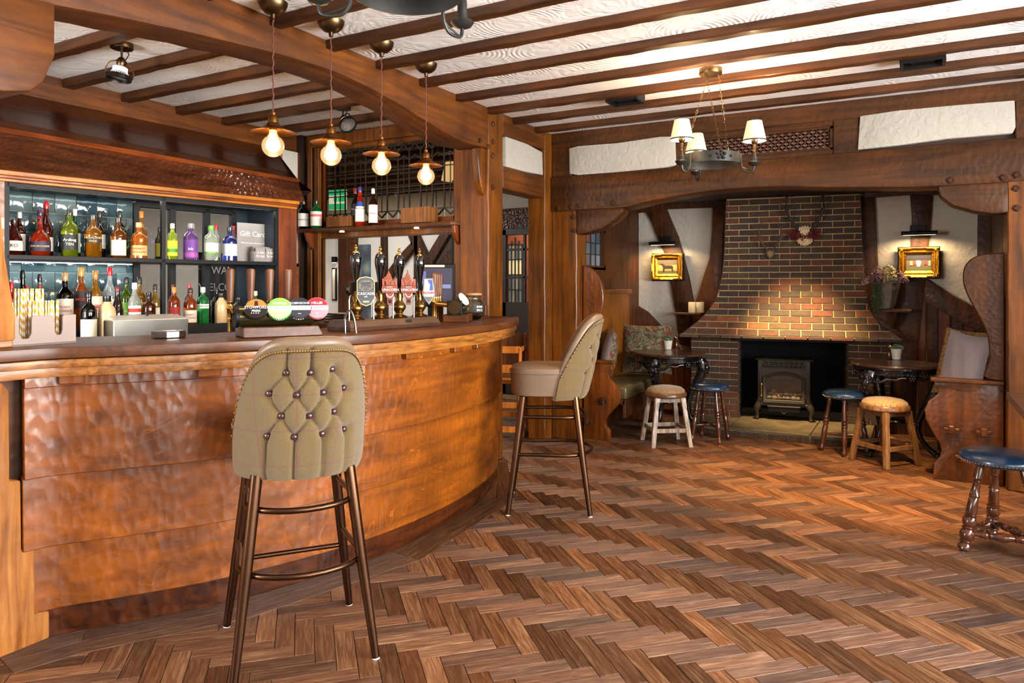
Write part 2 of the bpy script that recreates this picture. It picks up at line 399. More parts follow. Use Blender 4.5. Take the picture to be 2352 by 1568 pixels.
PW, PL = .07, .28
def plank_geo(L_, W_, g=.0012, bv=.0015):
    a, b = L_ / 2 - g, W_ / 2 - g
    v = [(-a, -b, -.008), (a, -b, -.008), (a, b, -.008), (-a, b, -.008),
         (-a, -b, -bv), (a, -b, -bv), (a, b, -bv), (-a, b, -bv),
         (-a + bv, -b + bv, 0), (a - bv, -b + bv, 0), (a - bv, b - bv, 0), (-a + bv, b - bv, 0)]
    f = [(0, 1, 5, 4), (1, 2, 6, 5), (2, 3, 7, 6), (3, 0, 4, 7), (4, 5, 9, 8), (5, 6, 10, 9), (6, 7, 11, 10), (7, 4, 8, 11), (8, 9, 10, 11)]
    return v, f
def plank_mesh(L_, W_, mat):
    v, f = plank_geo(L_, W_); me = bpy.data.meshes.new('plank'); me.from_pydata(v, [], f)
    uv = me.uv_layers.new(name='UVMap')
    for lp in me.loops:
        c = me.vertices[lp.vertex_index].co; uv.data[lp.index].uv = (c.x, c.y)
    me.materials.append(mat); return me
# bar plan curve (outer face of the bar at the floor)
BP = [(-2.83, 1.34), (-2.79, 1.51), (-2.66, 1.70), (-2.50, 1.95), (-2.36, 2.28), (-2.26, 2.65), (-2.225, 3.1), (-2.27, 3.6), (-2.40, 4.05), (-2.58, 4.36), (-2.74, 4.49)]
def crom(P, n=8):
    out = []
    for i in range(len(P) - 1):
        p0 = Vector(P[max(i - 1, 0)]); p1 = Vector(P[i]); p2 = Vector(P[i + 1]); p3 = Vector(P[min(i + 2, len(P) - 1)])
        for k in range(n):
            t = k / n
            out.append(.5 * ((2 * p1) + (p2 - p0) * t + (2 * p0 - 5 * p1 + 4 * p2 - p3) * t * t + (3 * p1 - p0 - 3 * p2 + p3) * t ** 3))
    out.append(Vector(P[-1])); return out
BC = crom(BP, 6)
def offs(P, d):
    out = []
    for i, p in enumerate(P):
        t = (P[min(i + 1, len(P) - 1)] - P[max(i - 1, 0)]); t.normalize()
        out.append(Vector((p.x + t.y * d, p.y - t.x * d)))
    return out
def bdist(x, y):
    """signed distance outside the bar face"""
    best = 9; sg = 1
    for i in range(len(BC) - 1):
        a, b = BC[i], BC[i + 1]; d = b - a; t = max(0, min(1, ((x - a.x) * d.x + (y - a.y) * d.y) / d.length_squared))
        q = a + d * t; e = sqrt((x - q.x) ** 2 + (y - q.y) ** 2)
        if e < best: best = e; sg = 1 if (x - a.x) * d.y - (y - a.y) * d.x > 0 else -1
    return best * sg
def in_floor(x, y):
    if y < 4.6:
        if bdist(x, y) < .02: return False
    elif y < 5.62: return x > -4.4
    return True
PLK = []
s2 = sqrt(.5); ox, oy = -.763, 2.884
def herr():
    """two families of blocks of 4w x w, axes u=(1,1)/sqrt2, v=(1,-1)/sqrt2"""
    w_ = PW; out = []
    for a in range(-120, 121):
        for b in range(-40, 41):
            # family U at lattice (a, b): translations (w,w) in uv and (4w,-4w)->(1,1) and (4,-4); rows offset by 8
            U0 = a * w_ + b * 4 * w_; V0 = a * w_ - b * 4 * w_
            out.append((U0 + 2 * w_, V0 + .5 * w_, 0)); out.append((U0 + .5 * w_, V0 + 3 * w_, 1))
    return out
for (uu, vv, fam) in herr():
    # uv -> world: u along (+1,+1)/sqrt2, v along (+1,-1)/sqrt2, so (1,1) steps run along +X
    x = ox + (uu + vv) * s2; y = oy + (uu - vv) * s2
    if not (-4.4 < x < 2.9 and .3 < y < 7.2): continue
    d = x * fw[0] + y * fw[1]
    if d < .6: continue
    px = CX + F * (x * rt[0] + y * rt[1]) / d; py = HY + F * H / d
    if px < -150 or px > 2500: continue
    if not in_floor(x, y): continue
    if y > 6.35 and -1.8 < x < -.2: continue
    vis = 0 < px < 2352 and py < 1600
    PLK.append((d if vis else d + 50, x, y, fam))
PLK.sort()
near = PLK[:262]; far = PLK[262:]
pm = plank_mesh(PL, PW, PM_O)
def rcol(): return (R.random(), R.random(), R.random(), 1)
for d, x, y, fam in near:
    o = obj('parquet_block', pm, floor, (x, y, R.uniform(-.0006, .0006)), (0, 0, pi / 4 if fam == 0 else -pi / 4)); o.color = rcol()
V = []; Fc = []; UV = []; CO = []
pv, pf = plank_geo(PL, PW)
for d, x, y, fam in far:
    a = pi / 4 if fam == 0 else -pi / 4; n = len(V); ca, sa = cos(a), sin(a); c = rcol(); dz = R.uniform(-.0006, .0006)
    V += [(x + p[0] * ca - p[1] * sa, y + p[0] * sa + p[1] * ca, p[2] + dz) for p in pv]
    for f in pf:
        Fc.append(tuple(i + n for i in f))
        for i in f: UV.append(pv[i][:2]); CO.append(c)
me = bpy.data.meshes.new('parquet_blocks'); me.from_pydata(V, [], Fc)
me.uv_layers.new(name='UVMap'); me.color_attributes.new('rnd', 'FLOAT_COLOR', 'CORNER')
uv = me.uv_layers['UVMap']; at = me.color_attributes['rnd']
uv.data.foreach_set('uv', [q for u in UV for q in u]); at.data.foreach_set('color', [q for u in CO for q in u])
me.materials.append(PM_A); o = obj('parquet_blocks', me, floor); o['kind'] = 'stuff'
# two border boards following the bar
seg_i = [0, 12, 24, 36, 48, 60]
for row in (0, 1):
    A_ = offs(BC, .004 + row * .098); B_ = offs(BC, .098 + row * .098 )
    brk = [0, 9, 20, 32, 44, 60] if row == 0 else [0, 9, 20, 32, 44, 60]
    for k in range(len(brk) - 1):
        ii = range(brk[k], brk[k + 1] + 1); m = MB(); vs = []; n = len(ii)
        a0, a1 = A_[brk[k]], A_[brk[k + 1]]; b0, b1 = B_[brk[k]], B_[brk[k + 1]]
        pts = [a0 + (a1 - a0) * .004, a1 - (a1 - a0) * .004, b1 - (b1 - b0) * .004, b0 + (b1 - b0) * .004]
        inner = [A_[i] for i in ii]
        poly = [(p.x, p.y) for p in inner] + [(pts[2].x, pts[2].y), (pts[3].x, pts[3].y)]
        if row: poly = [(p.x, p.y) for p in [a0, a1, b1, b0]]
        cx = sum(p[0] for p in poly) / len(poly); cy = sum(p[1] for p in poly) / len(poly)
        an = math.atan2((a1 - a0).y, (a1 - a0).x)
        M_ = [((p[0] - cx) * cos(-an) - (p[1] - cy) * sin(-an), (p[0] - cx) * sin(-an) + (p[1] - cy) * cos(-an)) for p in poly]
        me = MB().prism(M_, 'z', -.006, .0028 - row * .0006).mesh('border_board', PM_O)
        u = me.uv_layers.new(name='UVMap')
        for lp in me.loops:
            c = me.vertices[lp.vertex_index].co; u.data[lp.index].uv = (c.x, c.y)
        o = obj('border_board', me, floor, (cx, cy, 0), (0, 0, an)); o.color = (.12 + R.random() * .2, .6, R.random(), 1)

# ceiling
struct('ceiling', MB().box(-8.2, 3.3, -1.7, 9.3, ZC, ZC + .1), M_PLA)
def hewn(x0, x1, y0, y1, z0, z1, axis, n, j=.004):
    """a beam of square section, its long edges slightly uneven"""
    m = MB(); sec = []
    for i in range(n + 1):
        t = i / n; r = lambda: R.uniform(-j, j)
        if axis == 'x':
            x = x0 + (x1 - x0) * t
            sec.append([(x, y0 + r(), z0 + r()), (x, y1 + r(), z0 + r()), (x, y1 + r() * .4, z1), (x, y0 + r() * .4, z1)])
        elif axis == 'y':
            y = y0 + (y1 - y0) * t
            sec.append([(x0 + r(), y, z0 + r()), (x1 + r(), y, z0 + r()), (x1 + r() * .4, y, z1), (x0 + r() * .4, y, z1)])
        else:
            z = z0 + (z1 - z0) * t
            sec.append([(x0 + r(), y0 + r(), z), (x1 + r(), y0 + r(), z), (x1 + r(), y1 + r(), z), (x0 + r(), y1 + r(), z)])
    for s_ in sec: m.v += s_
    for i in range(n):
        for k in range(4): m.f.append((i * 4 + k, i * 4 + (k + 1) % 4, i * 4 + 4 + (k + 1) % 4, i * 4 + 4 + k))
    m.f += [(0, 1, 2, 3), (n * 4 + 3, n * 4 + 2, n * 4 + 1, n * 4)]
    return m
def nth(k): return ['nearest the camera', 'second', 'third', 'fourth', 'fifth', 'sixth', 'seventh', 'eighth', 'ninth', 'tenth', 'eleventh', 'twelfth', 'thirteenth', 'fourteenth', 'fifteenth', 'sixteenth', 'seventeenth', 'eighteenth'][k]
JM = [-1.2, -.75, -.35, .07, .47, .87, 1.27, 1.67, 2.07, 2.47, 2.85, 3.25, 3.665, 4.08, 4.49, 4.865, 5.24]
for k, y in enumerate(JM):
    o = hewn(-2.72, 3.2, y - .008, y + .058, ZC - .045, ZC + .001, 'x', 60, .003).build('ceiling_joist', M_JOIST, None, bevel=.004, smooth=True)
    o['kind'] = 'structure'; n_ = len(JM) - 1 - k
    o['label'] = 'dark hewn ceiling joist over the main floor, ' + (nth(n_) if n_ else 'the one') + ' counting from the fireplace wall'
JB = [-.6, -.2, .2, .6, 1.0, 1.4, 1.79, 2.18, 2.58, 2.96, 3.37, 3.765, 4.2]
for k, y in enumerate(JB):
    o = hewn(-4.67, -2.93, y, y + .068, ZC - .055, ZC + .001, 'x', 20, .003).build('ceiling_joist', M_JOIST, None, bevel=.004, smooth=True)
    o['kind'] = 'structure'; n_ = len(JB) - 1 - k
    o['label'] = 'dark hewn ceiling joist above the bar, ' + (nth(n_) if n_ else 'the one') + ' counting from the leaded screen'
# main beam with arched underside
prof = [(1.0, 2.25), (1.375, 2.292), (1.67, 2.335), (2.1, 2.385), (2.6, 2.428), (3.0, 2.435), (3.4, 2.394), (3.83, 2.325), (4.14, 2.285), (4.37, 2.289), (4.5, 2.293)]
pp = crom(prof, 4); m = MB()
for p in pp: m.v += [(-2.96, p.x, p.y + .012 * (1 if R.random() > .5 else .6)), (-2.70 + R.uniform(-.002, .002), p.x, p.y), (-2.70, p.x, ZC + .001), (-2.96, p.x, ZC + .001)]
n = len(pp) - 1
for i in range(n):
    for k in range(4): m.f.append((i * 4 + k, i * 4 + (k + 1) % 4, i * 4 + 4 + (k + 1) % 4, i * 4 + 4 + k))
m.f += [(0, 1, 2, 3), (n * 4 + 3, n * 4 + 2, n * 4 + 1, n * 4)]
struct('ceiling_beam', m, M_BEAM, 'heavy arched oak beam running over the bar counter towards the corner post', bevel=.008, bseg=2, smooth=True)
struct('ceiling_beam', hewn(-2.96, -2.7, -1.6, 1.0, 2.25, ZC + .001, 'y', 10), M_BEAM, 'heavy oak beam continuing behind the camera', bevel=.008)
struct('wall_beam', hewn(-4.9, -4.65, .0, 4.66, 2.435, ZC + .001, 'y', 30, .003), M_BEAM, 'brown wall beam above the sloping hood of the back bar', bevel=.006, smooth=True)
# hewn post at the left edge, with the stepped foot the bar boards run into
cont = [(.85, 0), (1.5, 0), (1.5, .1), (1.452, .112), (1.447, .345), (1.405, .352), (1.402, .605), (1.366, .612), (1.364, .93), (1.34, .96), (1.30, .97), (1.30, 1.10), (1.385, 1.105), (1.385, 1.18), (1.352, 1.4), (1.33, 1.65), (1.30, 1.9), (1.3, 2.26), (.85, 2.26)]
struct('post', MB().prism(cont, 'x', -3.08, -2.785), M_HEWN, 'pale hewn oak post at the near end of the bar', bevel=.008, bseg=2, smooth=True)
br = [(.9, 2.27), (1.468, 2.31), (1.468, 2.12), (1.43, 2.02), (1.385, 1.975), (1.3, 1.955), (.9, 1.96)]
o = struct('beam_bracket', MB().prism(br, 'x', -2.93, -2.69), M_BEAM, 'rounded oak bracket block under the near end of the arched beam', bevel=.01, bseg=2, smooth=True)
# corner post and its companions
struct('post', hewn(-2.95, -2.70, 4.5, 4.71, 0, ZC, 'z', 24, .002), M_POST, 'tall orange oak post at the far end of the bar', bevel=.007, smooth=True)
struct('trim_1', MB().box(-3.02, -2.95, 4.53, 4.66, 0, 2.5), M_POST, bevel=.004)
# screen wall north of the bar: rails and posts round the leaded light and the hatch
struct('wall_north', MB().box(-4.9, -4.49, 4.6, 4.72, 0, ZC).box(-4.49, -3.06, 4.6, 4.72, 2.44, ZC).box(-4.49, -3.06, 4.6, 4.72, 1.70, 1.80)
       .box(-4.49, -3.06, 4.6, 4.72, 0, 1.0), M_POST, bevel=.004)
struct('trim_2', MB().box(-4.66, -4.60, 4.54, 4.60, 0, ZC), plain('#241812', .4))
struct('trim_3', MB().box(-4.50, -3.06, 4.555, 4.60, 2.47, 2.57).box(-4.47, -4.42, 4.56, 4.6, 1.0, 2.47).box(-4.55, -4.50, 4.56, 4.6, 0, 2.57), M_POST, bevel=.006, bseg=2)
# wall with the doorway (plane X=-2.7)
struct('post', hewn(-2.86, -2.70, 5.415, 5.60, 0, ZC, 'z', 24, .002), M_POST, 'oak door jamb beside the fireplace wall', bevel=.006, smooth=True)
struct('door_1', MB().box(-2.86, -2.70, 4.71, 5.415, 2.03, 2.20), M_BEAM, 'oak lintel over the open doorway', bevel=.008)
struct('trim_4', MB().box(-2.84, -2.70, 4.71, 5.415, 2.43, ZC).box(-2.84, -2.76, 4.71, 5.415, 2.19, 2.44), M_BEAM, bevel=.006)
def blob_panel(name, pts, axis, a, th, mat, sub=3, label=None):
    """a plaster panel with a soft, hand-trowelled outline"""
    P = crom([Vector(p) for p in pts] + [Vector(pts[0])], sub) if sub else [Vector(p) for p in pts]
    if sub: P = P[:-1]
    return struct(name, MB().prism([(p.x, p.y) for p in P], axis, a, a + th), mat, label, bevel=.008, bseg=2, smooth=True)
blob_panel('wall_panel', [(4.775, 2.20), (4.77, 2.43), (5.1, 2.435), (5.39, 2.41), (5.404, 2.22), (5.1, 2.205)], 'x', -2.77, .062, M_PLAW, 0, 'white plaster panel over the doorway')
# fireplace wall (plane Y=5.55)
struct('post', hewn(-2.70, -2.47, 5.55, 5.75, 0, 1.94, 'z', 24, .002), M_POST, 'broad oak post left of the inglenook', bevel=.007, smooth=True)
struct('post', hewn(.515, .95, 5.52, 5.75, 0, 1.96, 'z', 24, .002), M_POST, 'broad oak post right of the inglenook', bevel=.007, smooth=True)
arc = [(-2.70, 1.925), (-2.35, 1.925), (-2.06, 1.925), (-1.81, 1.966), (-1.46, 2.008), (-1.14, 2.022), (-.83, 2.015), (-.54, 1.99), (-.26, 1.972), (0, 1.955), (.35, 1.952), (.75, 1.952)]
ap = crom(arc, 3)
poly = [(p.x, p.y) for p in ap] + [(3.2, 1.952), (3.2, 2.235), (-2.70, 2.215)]
struct('lintel_beam', MB().prism(poly, 'y', 5.52, 5.78), M_BEAMX, 'long arched oak lintel over the inglenook', bevel=.01, bseg=2, smooth=True)
struct('wall_rail', MB().box(-2.70, 3.2, 5.545, 5.75, 2.46, ZC), M_BEAMX, 'oak rail under the ceiling on the fireplace wall', bevel=.006)
struct('wall_fireplace', MB().box(-2.70, 3.2, 5.60, 5.75, 2.2, 2.5), plain('#3a2415', .7))
struct('wall_stud', MB().box(-2.70, -2.52, 5.55, 5.7, 2.20, 2.47).box(-1.63, -1.52, 5.55, 5.7, 2.21, 2.47).box(-.50, -.335, 5.55, 5.7, 2.22, 2.47).box(.56, 3.2, 5.55, 5.7, 2.22, 2.47), M_BEAMX, 'short oak studs between the plaster panels', bevel=.006)
struct('wall_rail', MB().box(-1.52, -.50, 5.555, 5.7, 2.425, 2.465).box(-1.52, -.5, 5.555, 5.7, 2.215, 2.262), M_BEAMX, 'thin oak rails above and below the vent', bevel=.004)
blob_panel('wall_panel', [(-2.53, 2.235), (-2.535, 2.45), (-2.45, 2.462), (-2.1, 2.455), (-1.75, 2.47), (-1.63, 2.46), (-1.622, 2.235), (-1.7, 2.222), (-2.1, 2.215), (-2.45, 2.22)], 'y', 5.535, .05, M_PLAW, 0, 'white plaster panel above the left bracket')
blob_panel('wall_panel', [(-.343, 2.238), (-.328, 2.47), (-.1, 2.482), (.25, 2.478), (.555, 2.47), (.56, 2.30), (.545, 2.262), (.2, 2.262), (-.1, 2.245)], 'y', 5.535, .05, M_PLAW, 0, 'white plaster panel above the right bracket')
# basket-weave vent
vr = W('wall_vent', 'basket-weave wooden vent grille set above the inglenook lintel', 'vent', (-1.0, 5.56, 2.262))
MB().box(-1.52, -.50, 5.60, 5.61, 2.26, 2.43).build('backing', plain('#070504', .9), vr)
MB().box(-1.50, -.5, 5.565, 5.60, 2.41, 2.43).box(-1.5, -.5, 5.565, 5.6, 2.26, 2.275).box(-.52, -.50, 5.565, 5.6, 2.26, 2.43).box(-1.52, -1.50, 5.565, 5.6, 2.26, 2.43).build('frame', M_BEAMX, vr)
MV = plain('#4c2a17', .5, bump=.001)
for k in range(38):
    x = -1.487 + k * .0258; m = MB(); pts = [(x, 5.585 + .006 * cos(pi * j + pi * k), 2.275 + j * .0225) for j in range(7)]
    for a, b in zip(pts[:-1], pts[1:]): m.bar(a, b, .012, .002, (0, 1, 0))
    m.build('slat', MV, vr)
for j in range(6):
    z = 2.286 + j * .0225; m = MB(); pts = [(-1.5 + k * .0258, 5.585 - .006 * cos(pi * j + pi * k + pi / 2 * 0), z) for k in range(39)]
    for a, b in zip(pts[:-1], pts[1:]): m.bar(a, b, .012, .002, (0, 1, 0))
    m.build('slat', MV, vr)
# brackets under the lintel
bl = [(-2.47, 1.93), (-2.06, 1.93), (-2.06, 1.895), (-2.13, 1.83), (-2.24, 1.765), (-2.36, 1.735), (-2.47, 1.725)]
struct('lintel_bracket', MB().prism(bl, 'y', 5.54, 5.70), M_BEAMX, 'carved oak bracket under the left end of the lintel', bevel=.012, bseg=2, smooth=True)
br = [(.52, 1.955), (.135, 1.955), (.15, 1.885), (.22, 1.82), (.34, 1.775), (.44, 1.755), (.52, 1.76)]
struct('lintel_bracket', MB().prism(br, 'y', 5.51, 5.70), M_BEAMX, 'carved oak bracket under the right end of the lintel', bevel=.012, bseg=2, smooth=True)
# wooden pegs
def peg(x, y, z, ax, lab, s=.03):
    m = MB(); rr = R.uniform(.5, 1.1)
    Mr = Matrix.Rotation(rr, 3, 'Y' if ax == 'y' else 'X')
    if ax == 'y': m.cbox((x, y, z), (s, .03, s), Mr)
    else: m.cbox((x, y, z), (.03, s, s), Mr)
    o = m.build('wooden_peg', M_DARKW, None, bevel=.006); tag(o, lab, 'peg', 'square wooden pegs in the oak frame')
for px, py, lab in [(1283, 478, 'dark square peg, first from the left in the row under the lintel end'), (1313, 475, 'dark square peg, second in the row at the left end of the lintel'), (1332, 472, 'dark square peg, third in the row at the left end of the lintel'),
                    (1408, 467, 'dark square peg in the lintel above the tip of the left bracket'), (1314, 498, 'dark square peg high in the left inglenook post'), (1316, 529, 'lower dark square peg in the left inglenook post'),
                    (2183, 414, 'dark square peg in the lintel above the right bracket'), (2304, 408, 'dark square peg at the right end of the lintel, left of its pair'), (2335, 402, 'dark square peg at the far right end of the lintel'),
                    (2333, 433, 'dark square peg high in the right inglenook post'), (2335, 478, 'lower dark square peg in the right inglenook post')]:
    X, Y, Z = gy(px, py, 5.52); peg(X, 5.55 if Z < 1.9 and X < 0 else 5.52, Z, 'y', lab, .036)
for py, lab in [(285, 'topmost dark peg in the corner post above the bar end'), (325, 'second dark peg down the corner post'), (357, 'third dark peg down the corner post'), (430, 'lowest dark peg in the corner post')]:
    X, Y, Z = gx(1131, py, -2.7); peg(-2.7, Y, Z, 'x', lab, .034)
for px, py, lab in [(1101, 323, 'dark peg near the end of the arched beam'), (1120, 337, 'dark peg where the arched beam meets the corner post')]:
    X, Y, Z = gx(px, py, -2.7); peg(-2.7, Y, Z, 'x', lab, .03)
# curved struts at the corner post
cs = [(4.50, 2.30), (4.395, 2.285), (4.40, 2.2), (4.42, 2.08), (4.46, 1.98), (4.50, 1.95)]
o = struct('beam_bracket', MB().prism(cs, 'x', -2.78, -2.725), M_POST, 'curved oak strut between the arched beam and the corner post', bevel=.006, smooth=True)
# outer walls
pl2 = plain('#cfc9bd', .8)
def wall_with_windows(name, axis, a, th, lo, hi, wins):
    m = MB(); z0, z1 = .82, 2.18; cur = lo
    B = (lambda p, q, c, d: m.box(a, a + th, p, q, c, d)) if axis == 'x' else (lambda p, q, c, d: m.box(p, q, a, a + th, c, d))
    for p, q in wins:
        B(cur, p, 0, ZC); B(p, q, 0, z0); B(p, q, z1, ZC); cur = q
    B(cur, hi, 0, ZC); return struct(name, m, M_PLAW)
wall_with_windows('wall_east', 'x', 3.2, .15, -1.7, 7.4, [(-.95, .35), (.95, 4.05)])
wall_with_windows('wall_south', 'y', -1.75, .15, -5.0, 3.2, [(-4.4, -3.1), (1.9, 3.1)])  # the left opening is added to bring light onto the bar ceiling
PANE = pane_mat('window_pane', (.96, .97, .96), .02)
k = 0
for axis, a, wins in (('x', 3.2, [(-.95, .35), (.95, 4.05)]), ('y', -1.6, [(-4.4, -3.1), (1.9, 3.1)])):
    for p, q in wins:
        k += 1; m = MB(); f = MB()
        nn = round((q - p) / .6); s_ = 1 if axis == 'x' else -1
        for i in range(nn + 1):
            t = p + (q - p) * i / nn
            (f.box(a + .04, a + .1, t - .025, t + .025, .82, 2.18) if axis == 'x' else f.box(t - .025, t + .025, a - .1, a - .04, .82, 2.18))
        for z in (.84, 1.7, 2.16): (f.box(a + .04, a + .1, p, q, z - .02, z + .02) if axis == 'x' else f.box(p, q, a - .1, a - .04, z - .02, z + .02))
        o = struct('window_%d' % k, f, M_WHITE)
        (m.box(a + .065, a + .07, p, q, .82, 2.18) if axis == 'x' else m.box(p, q, a - .07, a - .065, .82, 2.18)); m.build('pane', PANE, o)
struct('wall_west', MB().box(-5.05, -4.66, -1.7, 1.6, 0, ZC), M_PLAW)
struct('wall_fireplace', MB().box(.95, 3.2, 5.6, 5.75, 0, 1.96), M_DARKW)

# ================================================================== INGLENOOK
AY = 7.2
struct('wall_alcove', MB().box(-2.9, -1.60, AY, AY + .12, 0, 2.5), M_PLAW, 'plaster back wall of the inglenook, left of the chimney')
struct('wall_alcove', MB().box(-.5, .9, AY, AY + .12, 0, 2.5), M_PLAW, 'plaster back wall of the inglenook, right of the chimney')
struct('wall_alcove_left', MB().box(-2.66, -2.5, 5.75, AY, 0, 1.46).box(-2.66, -2.5, 5.75, AY, 1.80, 2.5).box(-2.66, -2.5, 6.27, AY, 1.46, 1.8), M_DARKW, 'dark oak side wall of the inglenook, left')
struct('wall_alcove_right', MB().box(.55, .7, 5.75, AY, 0, 2.5), M_DARKW, 'dark oak side wall of the inglenook, right')
struct('ceiling_alcove', MB().box(-2.66, .7, 5.75, AY, 2.12, 2.2), plain('#2a180e', .7))
def timber(pts, y0=AY - .05, th=.06, mat=None, lab=None, sub=3, Y=AY):
    P = [Vector((gy(px, py, Y)[0], gy(px, py, Y)[2])) for px, py in pts]
    return struct('wall_timber', MB().prism([(p.x, p.y) for p in P], 'y', y0, y0 + th), mat or M_DARKW, lab, bevel=.007, bseg=2, smooth=True)
timber([(1430, 420), (1665, 412), (1665, 478), (1640, 477), (1530, 481), (1485, 488), (1452, 490), (1430, 492)], lab='dark timber across the top of the left alcove wall')
timber([(1430, 485), (1454, 489), (1458, 512), (1463, 560), (1461, 600), (1463, 640), (1467, 668), (1464, 700), (1490, 716), (1520, 748), (1557, 790), (1600, 860), (1600, 1000), (1430, 1000)], y0=AY - .045, lab='dark wavy timber and panelling behind the left settle')
timber([(1485, 484), (1500, 510), (1515, 550), (1535, 600), (1542, 640), (1548, 680), (1556, 730), (1562, 790), (1600, 800), (1600, 712), (1592, 680), (1585, 640), (1572, 590), (1560, 545), (1545, 510), (1532, 478)], y0=AY - .04, lab='curved dark timber behind the small gilt picture of the horse')
timber([(1641, 474), (1637, 540), (1633, 590), (1618, 635), (1602, 690), (1596, 720), (1600, 800), (1655, 800), (1665, 474)], mat=M_BEAM, lab='carved timber beside the chimney, left')
timber([(1985, 415), (2320, 405), (2320, 450), (2095, 448), (2010, 454), (1985, 455)], lab='dark timber across the top of the right alcove wall')
timber([(1960, 450), (2009, 454), (2013, 520), (2017, 600), (2019, 640), (2055, 700), (2062, 760), (2070, 850), (2080, 1000), (1960, 1000), (1960, 450)], y0=AY - .045, lab='dark timber beside the chimney, right')
timber([(2090, 446), (2094, 500), (2092, 560), (2085, 600), (2072, 640), (2058, 700), (2040, 760), (2040, 1000), (2100, 1000), (2110, 800), (2118, 720), (2128, 650), (2130, 600), (2136, 520), (2141, 446)], y0=AY - .04, lab='upright dark timber behind the gilt picture of the hunt')
timber([(2126, 640), (2170, 668), (2220, 695), (2300, 740), (2300, 790), (2215, 745), (2120, 690)], y0=AY - .06, lab='sloping dark rail above the right settle panelling')
timber([(2246, 440), (2320, 440), (2320, 720), (2240, 720), (2244, 600)], lab='dark timber at the right edge of the alcove wall')
# vertical boards under the sloping rail
for k, x in enumerate([2108, 2128, 2155, 2184, 2212, 2240, 2266]):
    x1 = [2127, 2154, 2183, 2211, 2239, 2265, 2296][k]
    a = gy(x, 700, AY); b = gy(x1, 700, AY); top = gy((x + x1) / 2, 668 + (x - 2108) * .4, AY)[2]
    o = MB().box(a[0] + .003, b[0] - .003, AY - .035, AY - .002, 0, top).build('wall_board', M_DARKW if k % 2 else wood('alcove_board', '#3a160a', '#6b2f14', 'Z', rough=.4, coat=.2) if k == 0 else bpy.data.materials['alcove_board'], None, bevel=.004)
    o['kind'] = 'structure'; o['label'] = 'upright dark board of the panelling above the right settle, %s from the chimney' % nth(k).replace('nearest the camera', 'first')
WB = wood('alcove_board_l', '#6d3a14', '#a6622a', 'Z', rough=.4)
for k in range(6):
    x = -2.32 + k * .105
    o = MB().box(x + .002, x + .103, AY - .075, AY - .03, .05, .62).build('wall_board', WB, None, bevel=.004)
    o['kind'] = 'structure'; o['label'] = 'upright orange board low on the wall behind the left round table, %s from the settle' % nth(k).replace('nearest the camera', 'first')
struct('wall_rail', MB().box(-2.34, -1.66, AY - .085, AY - .03, .62, .66), WB, 'thin rail over the low orange boards')
# small leaded light in the left side wall
wl = W('window_5', None, None, (-2.55, 6.0, 1.46), kind='structure')
MB().box(-2.56, -2.50, 5.74, 5.78, 1.44, 1.82).box(-2.56, -2.5, 6.235, 6.275, 1.44, 1.82).box(-2.56, -2.5, 5.74, 6.27, 1.44, 1.475).box(-2.56, -2.5, 5.74, 6.27, 1.785, 1.82).build('window_frame', M_DARKW, wl)
lp = [plain(c, .15, name='leaded_pane') for c in ('#4a5a66', '#5b6670', '#6b3430', '#3d4c58', '#7c8288')]
for i in range(4):
    for j in range(3):
        y0 = 5.78 + i * .114; z0 = 1.475 + j * .1035
        MB().box(-2.545, -2.54, y0 + .004, y0 + .11, z0 + .004, z0 + .0995).build('pane', lp[(i * 3 + j * 2) % 5], wl)
m = MB()
for i in range(5): m.box(-2.55, -2.532, 5.776 + i * .114, 5.784 + i * .114, 1.475, 1.785)
for j in range(4): m.box(-2.55, -2.532, 5.78, 6.236, 1.471 + j * .1035, 1.479 + j * .1035)
m.build('lead_came', M_LEAD, wl)

# ---------------- chimney
CH = (-.98, 7.0); CA = radians(8)
ch = thing('chimney_breast', 'flared brick chimney breast standing over the stove', 'chimney', (CH[0], CH[1], 0), CA)
# profile rows: z -> half width left/right and how far the face comes forward
def chw(z):
    P = [(.845, -.955, .86), (.90, -.89, .80), (.97, -.81, .70), (1.03, -.755, .665), (1.09, -.71, .64), (1.156, -.668, .628), (1.25, -.64, .612), (1.4, -.61, .60), (1.6, -.592, .592), (2.2, -.57, .57)]
    for (a, l, r), (b, l2, r2) in zip(P[:-1], P[1:]):
        if z <= b:
            t = max(0, (z - a) / (b - a)); l_ = l + (l2 - l) * t; r_ = r + (r2 - r) * t
            ex = max(0, (-l_ + r_) / 2 - .585); return l_, r_, min(.31, ex * .95)
    return -.57, .57, 0
m = MB(); zs = [.845, .87, .9, .935, .97, 1.0, 1.03, 1.06, 1.09, 1.12, 1.156, 1.2, 1.25, 1.33, 1.4, 1.6, 2.11]; sec = []
for z in zs:
    l, r, e = chw(z); g = .006; m.v += [(l + g, -e + g, z), (r - g, -e + g, z), (r - g, .05, z), (l + g, .05, z)]
for i in range(len(zs) - 1):
    for k in range(4): m.f.append((i * 4 + k, i * 4 + (k + 1) % 4, i * 4 + 4 + (k + 1) % 4, i * 4 + 4 + k))
m.f += [(3, 2, 1, 0)]
m.build('mortar', M_MORT, ch)
def brick8(parent, P, mat, name='brick'):
    """P: four front corners (ccw), plus inward vector"""
    f, inn = P; v = [Vector(q) for q in f]; c = sum(v, Vector()) / 4; inn = Vector(inn)
    w_ = [q + (c - q).normalized() * .004 - inn.normalized() * .0 for q in v]
    fr = [q - inn.normalized() * .006 for q in w_]
    vs = [q + inn for q in v] + v + fr
    fs = [(0, 3, 2, 1)] + [(i, (i + 1) % 4, 4 + (i + 1) % 4, 4 + i) for i in range(4)] + [(4 + i, 4 + (i + 1) % 4, 8 + (i + 1) % 4, 8 + i) for i in range(4)] + [(8, 9, 10, 11)]
    return MB().add([tuple(q) for q in vs], fs).build(name, mat, parent, local=True)
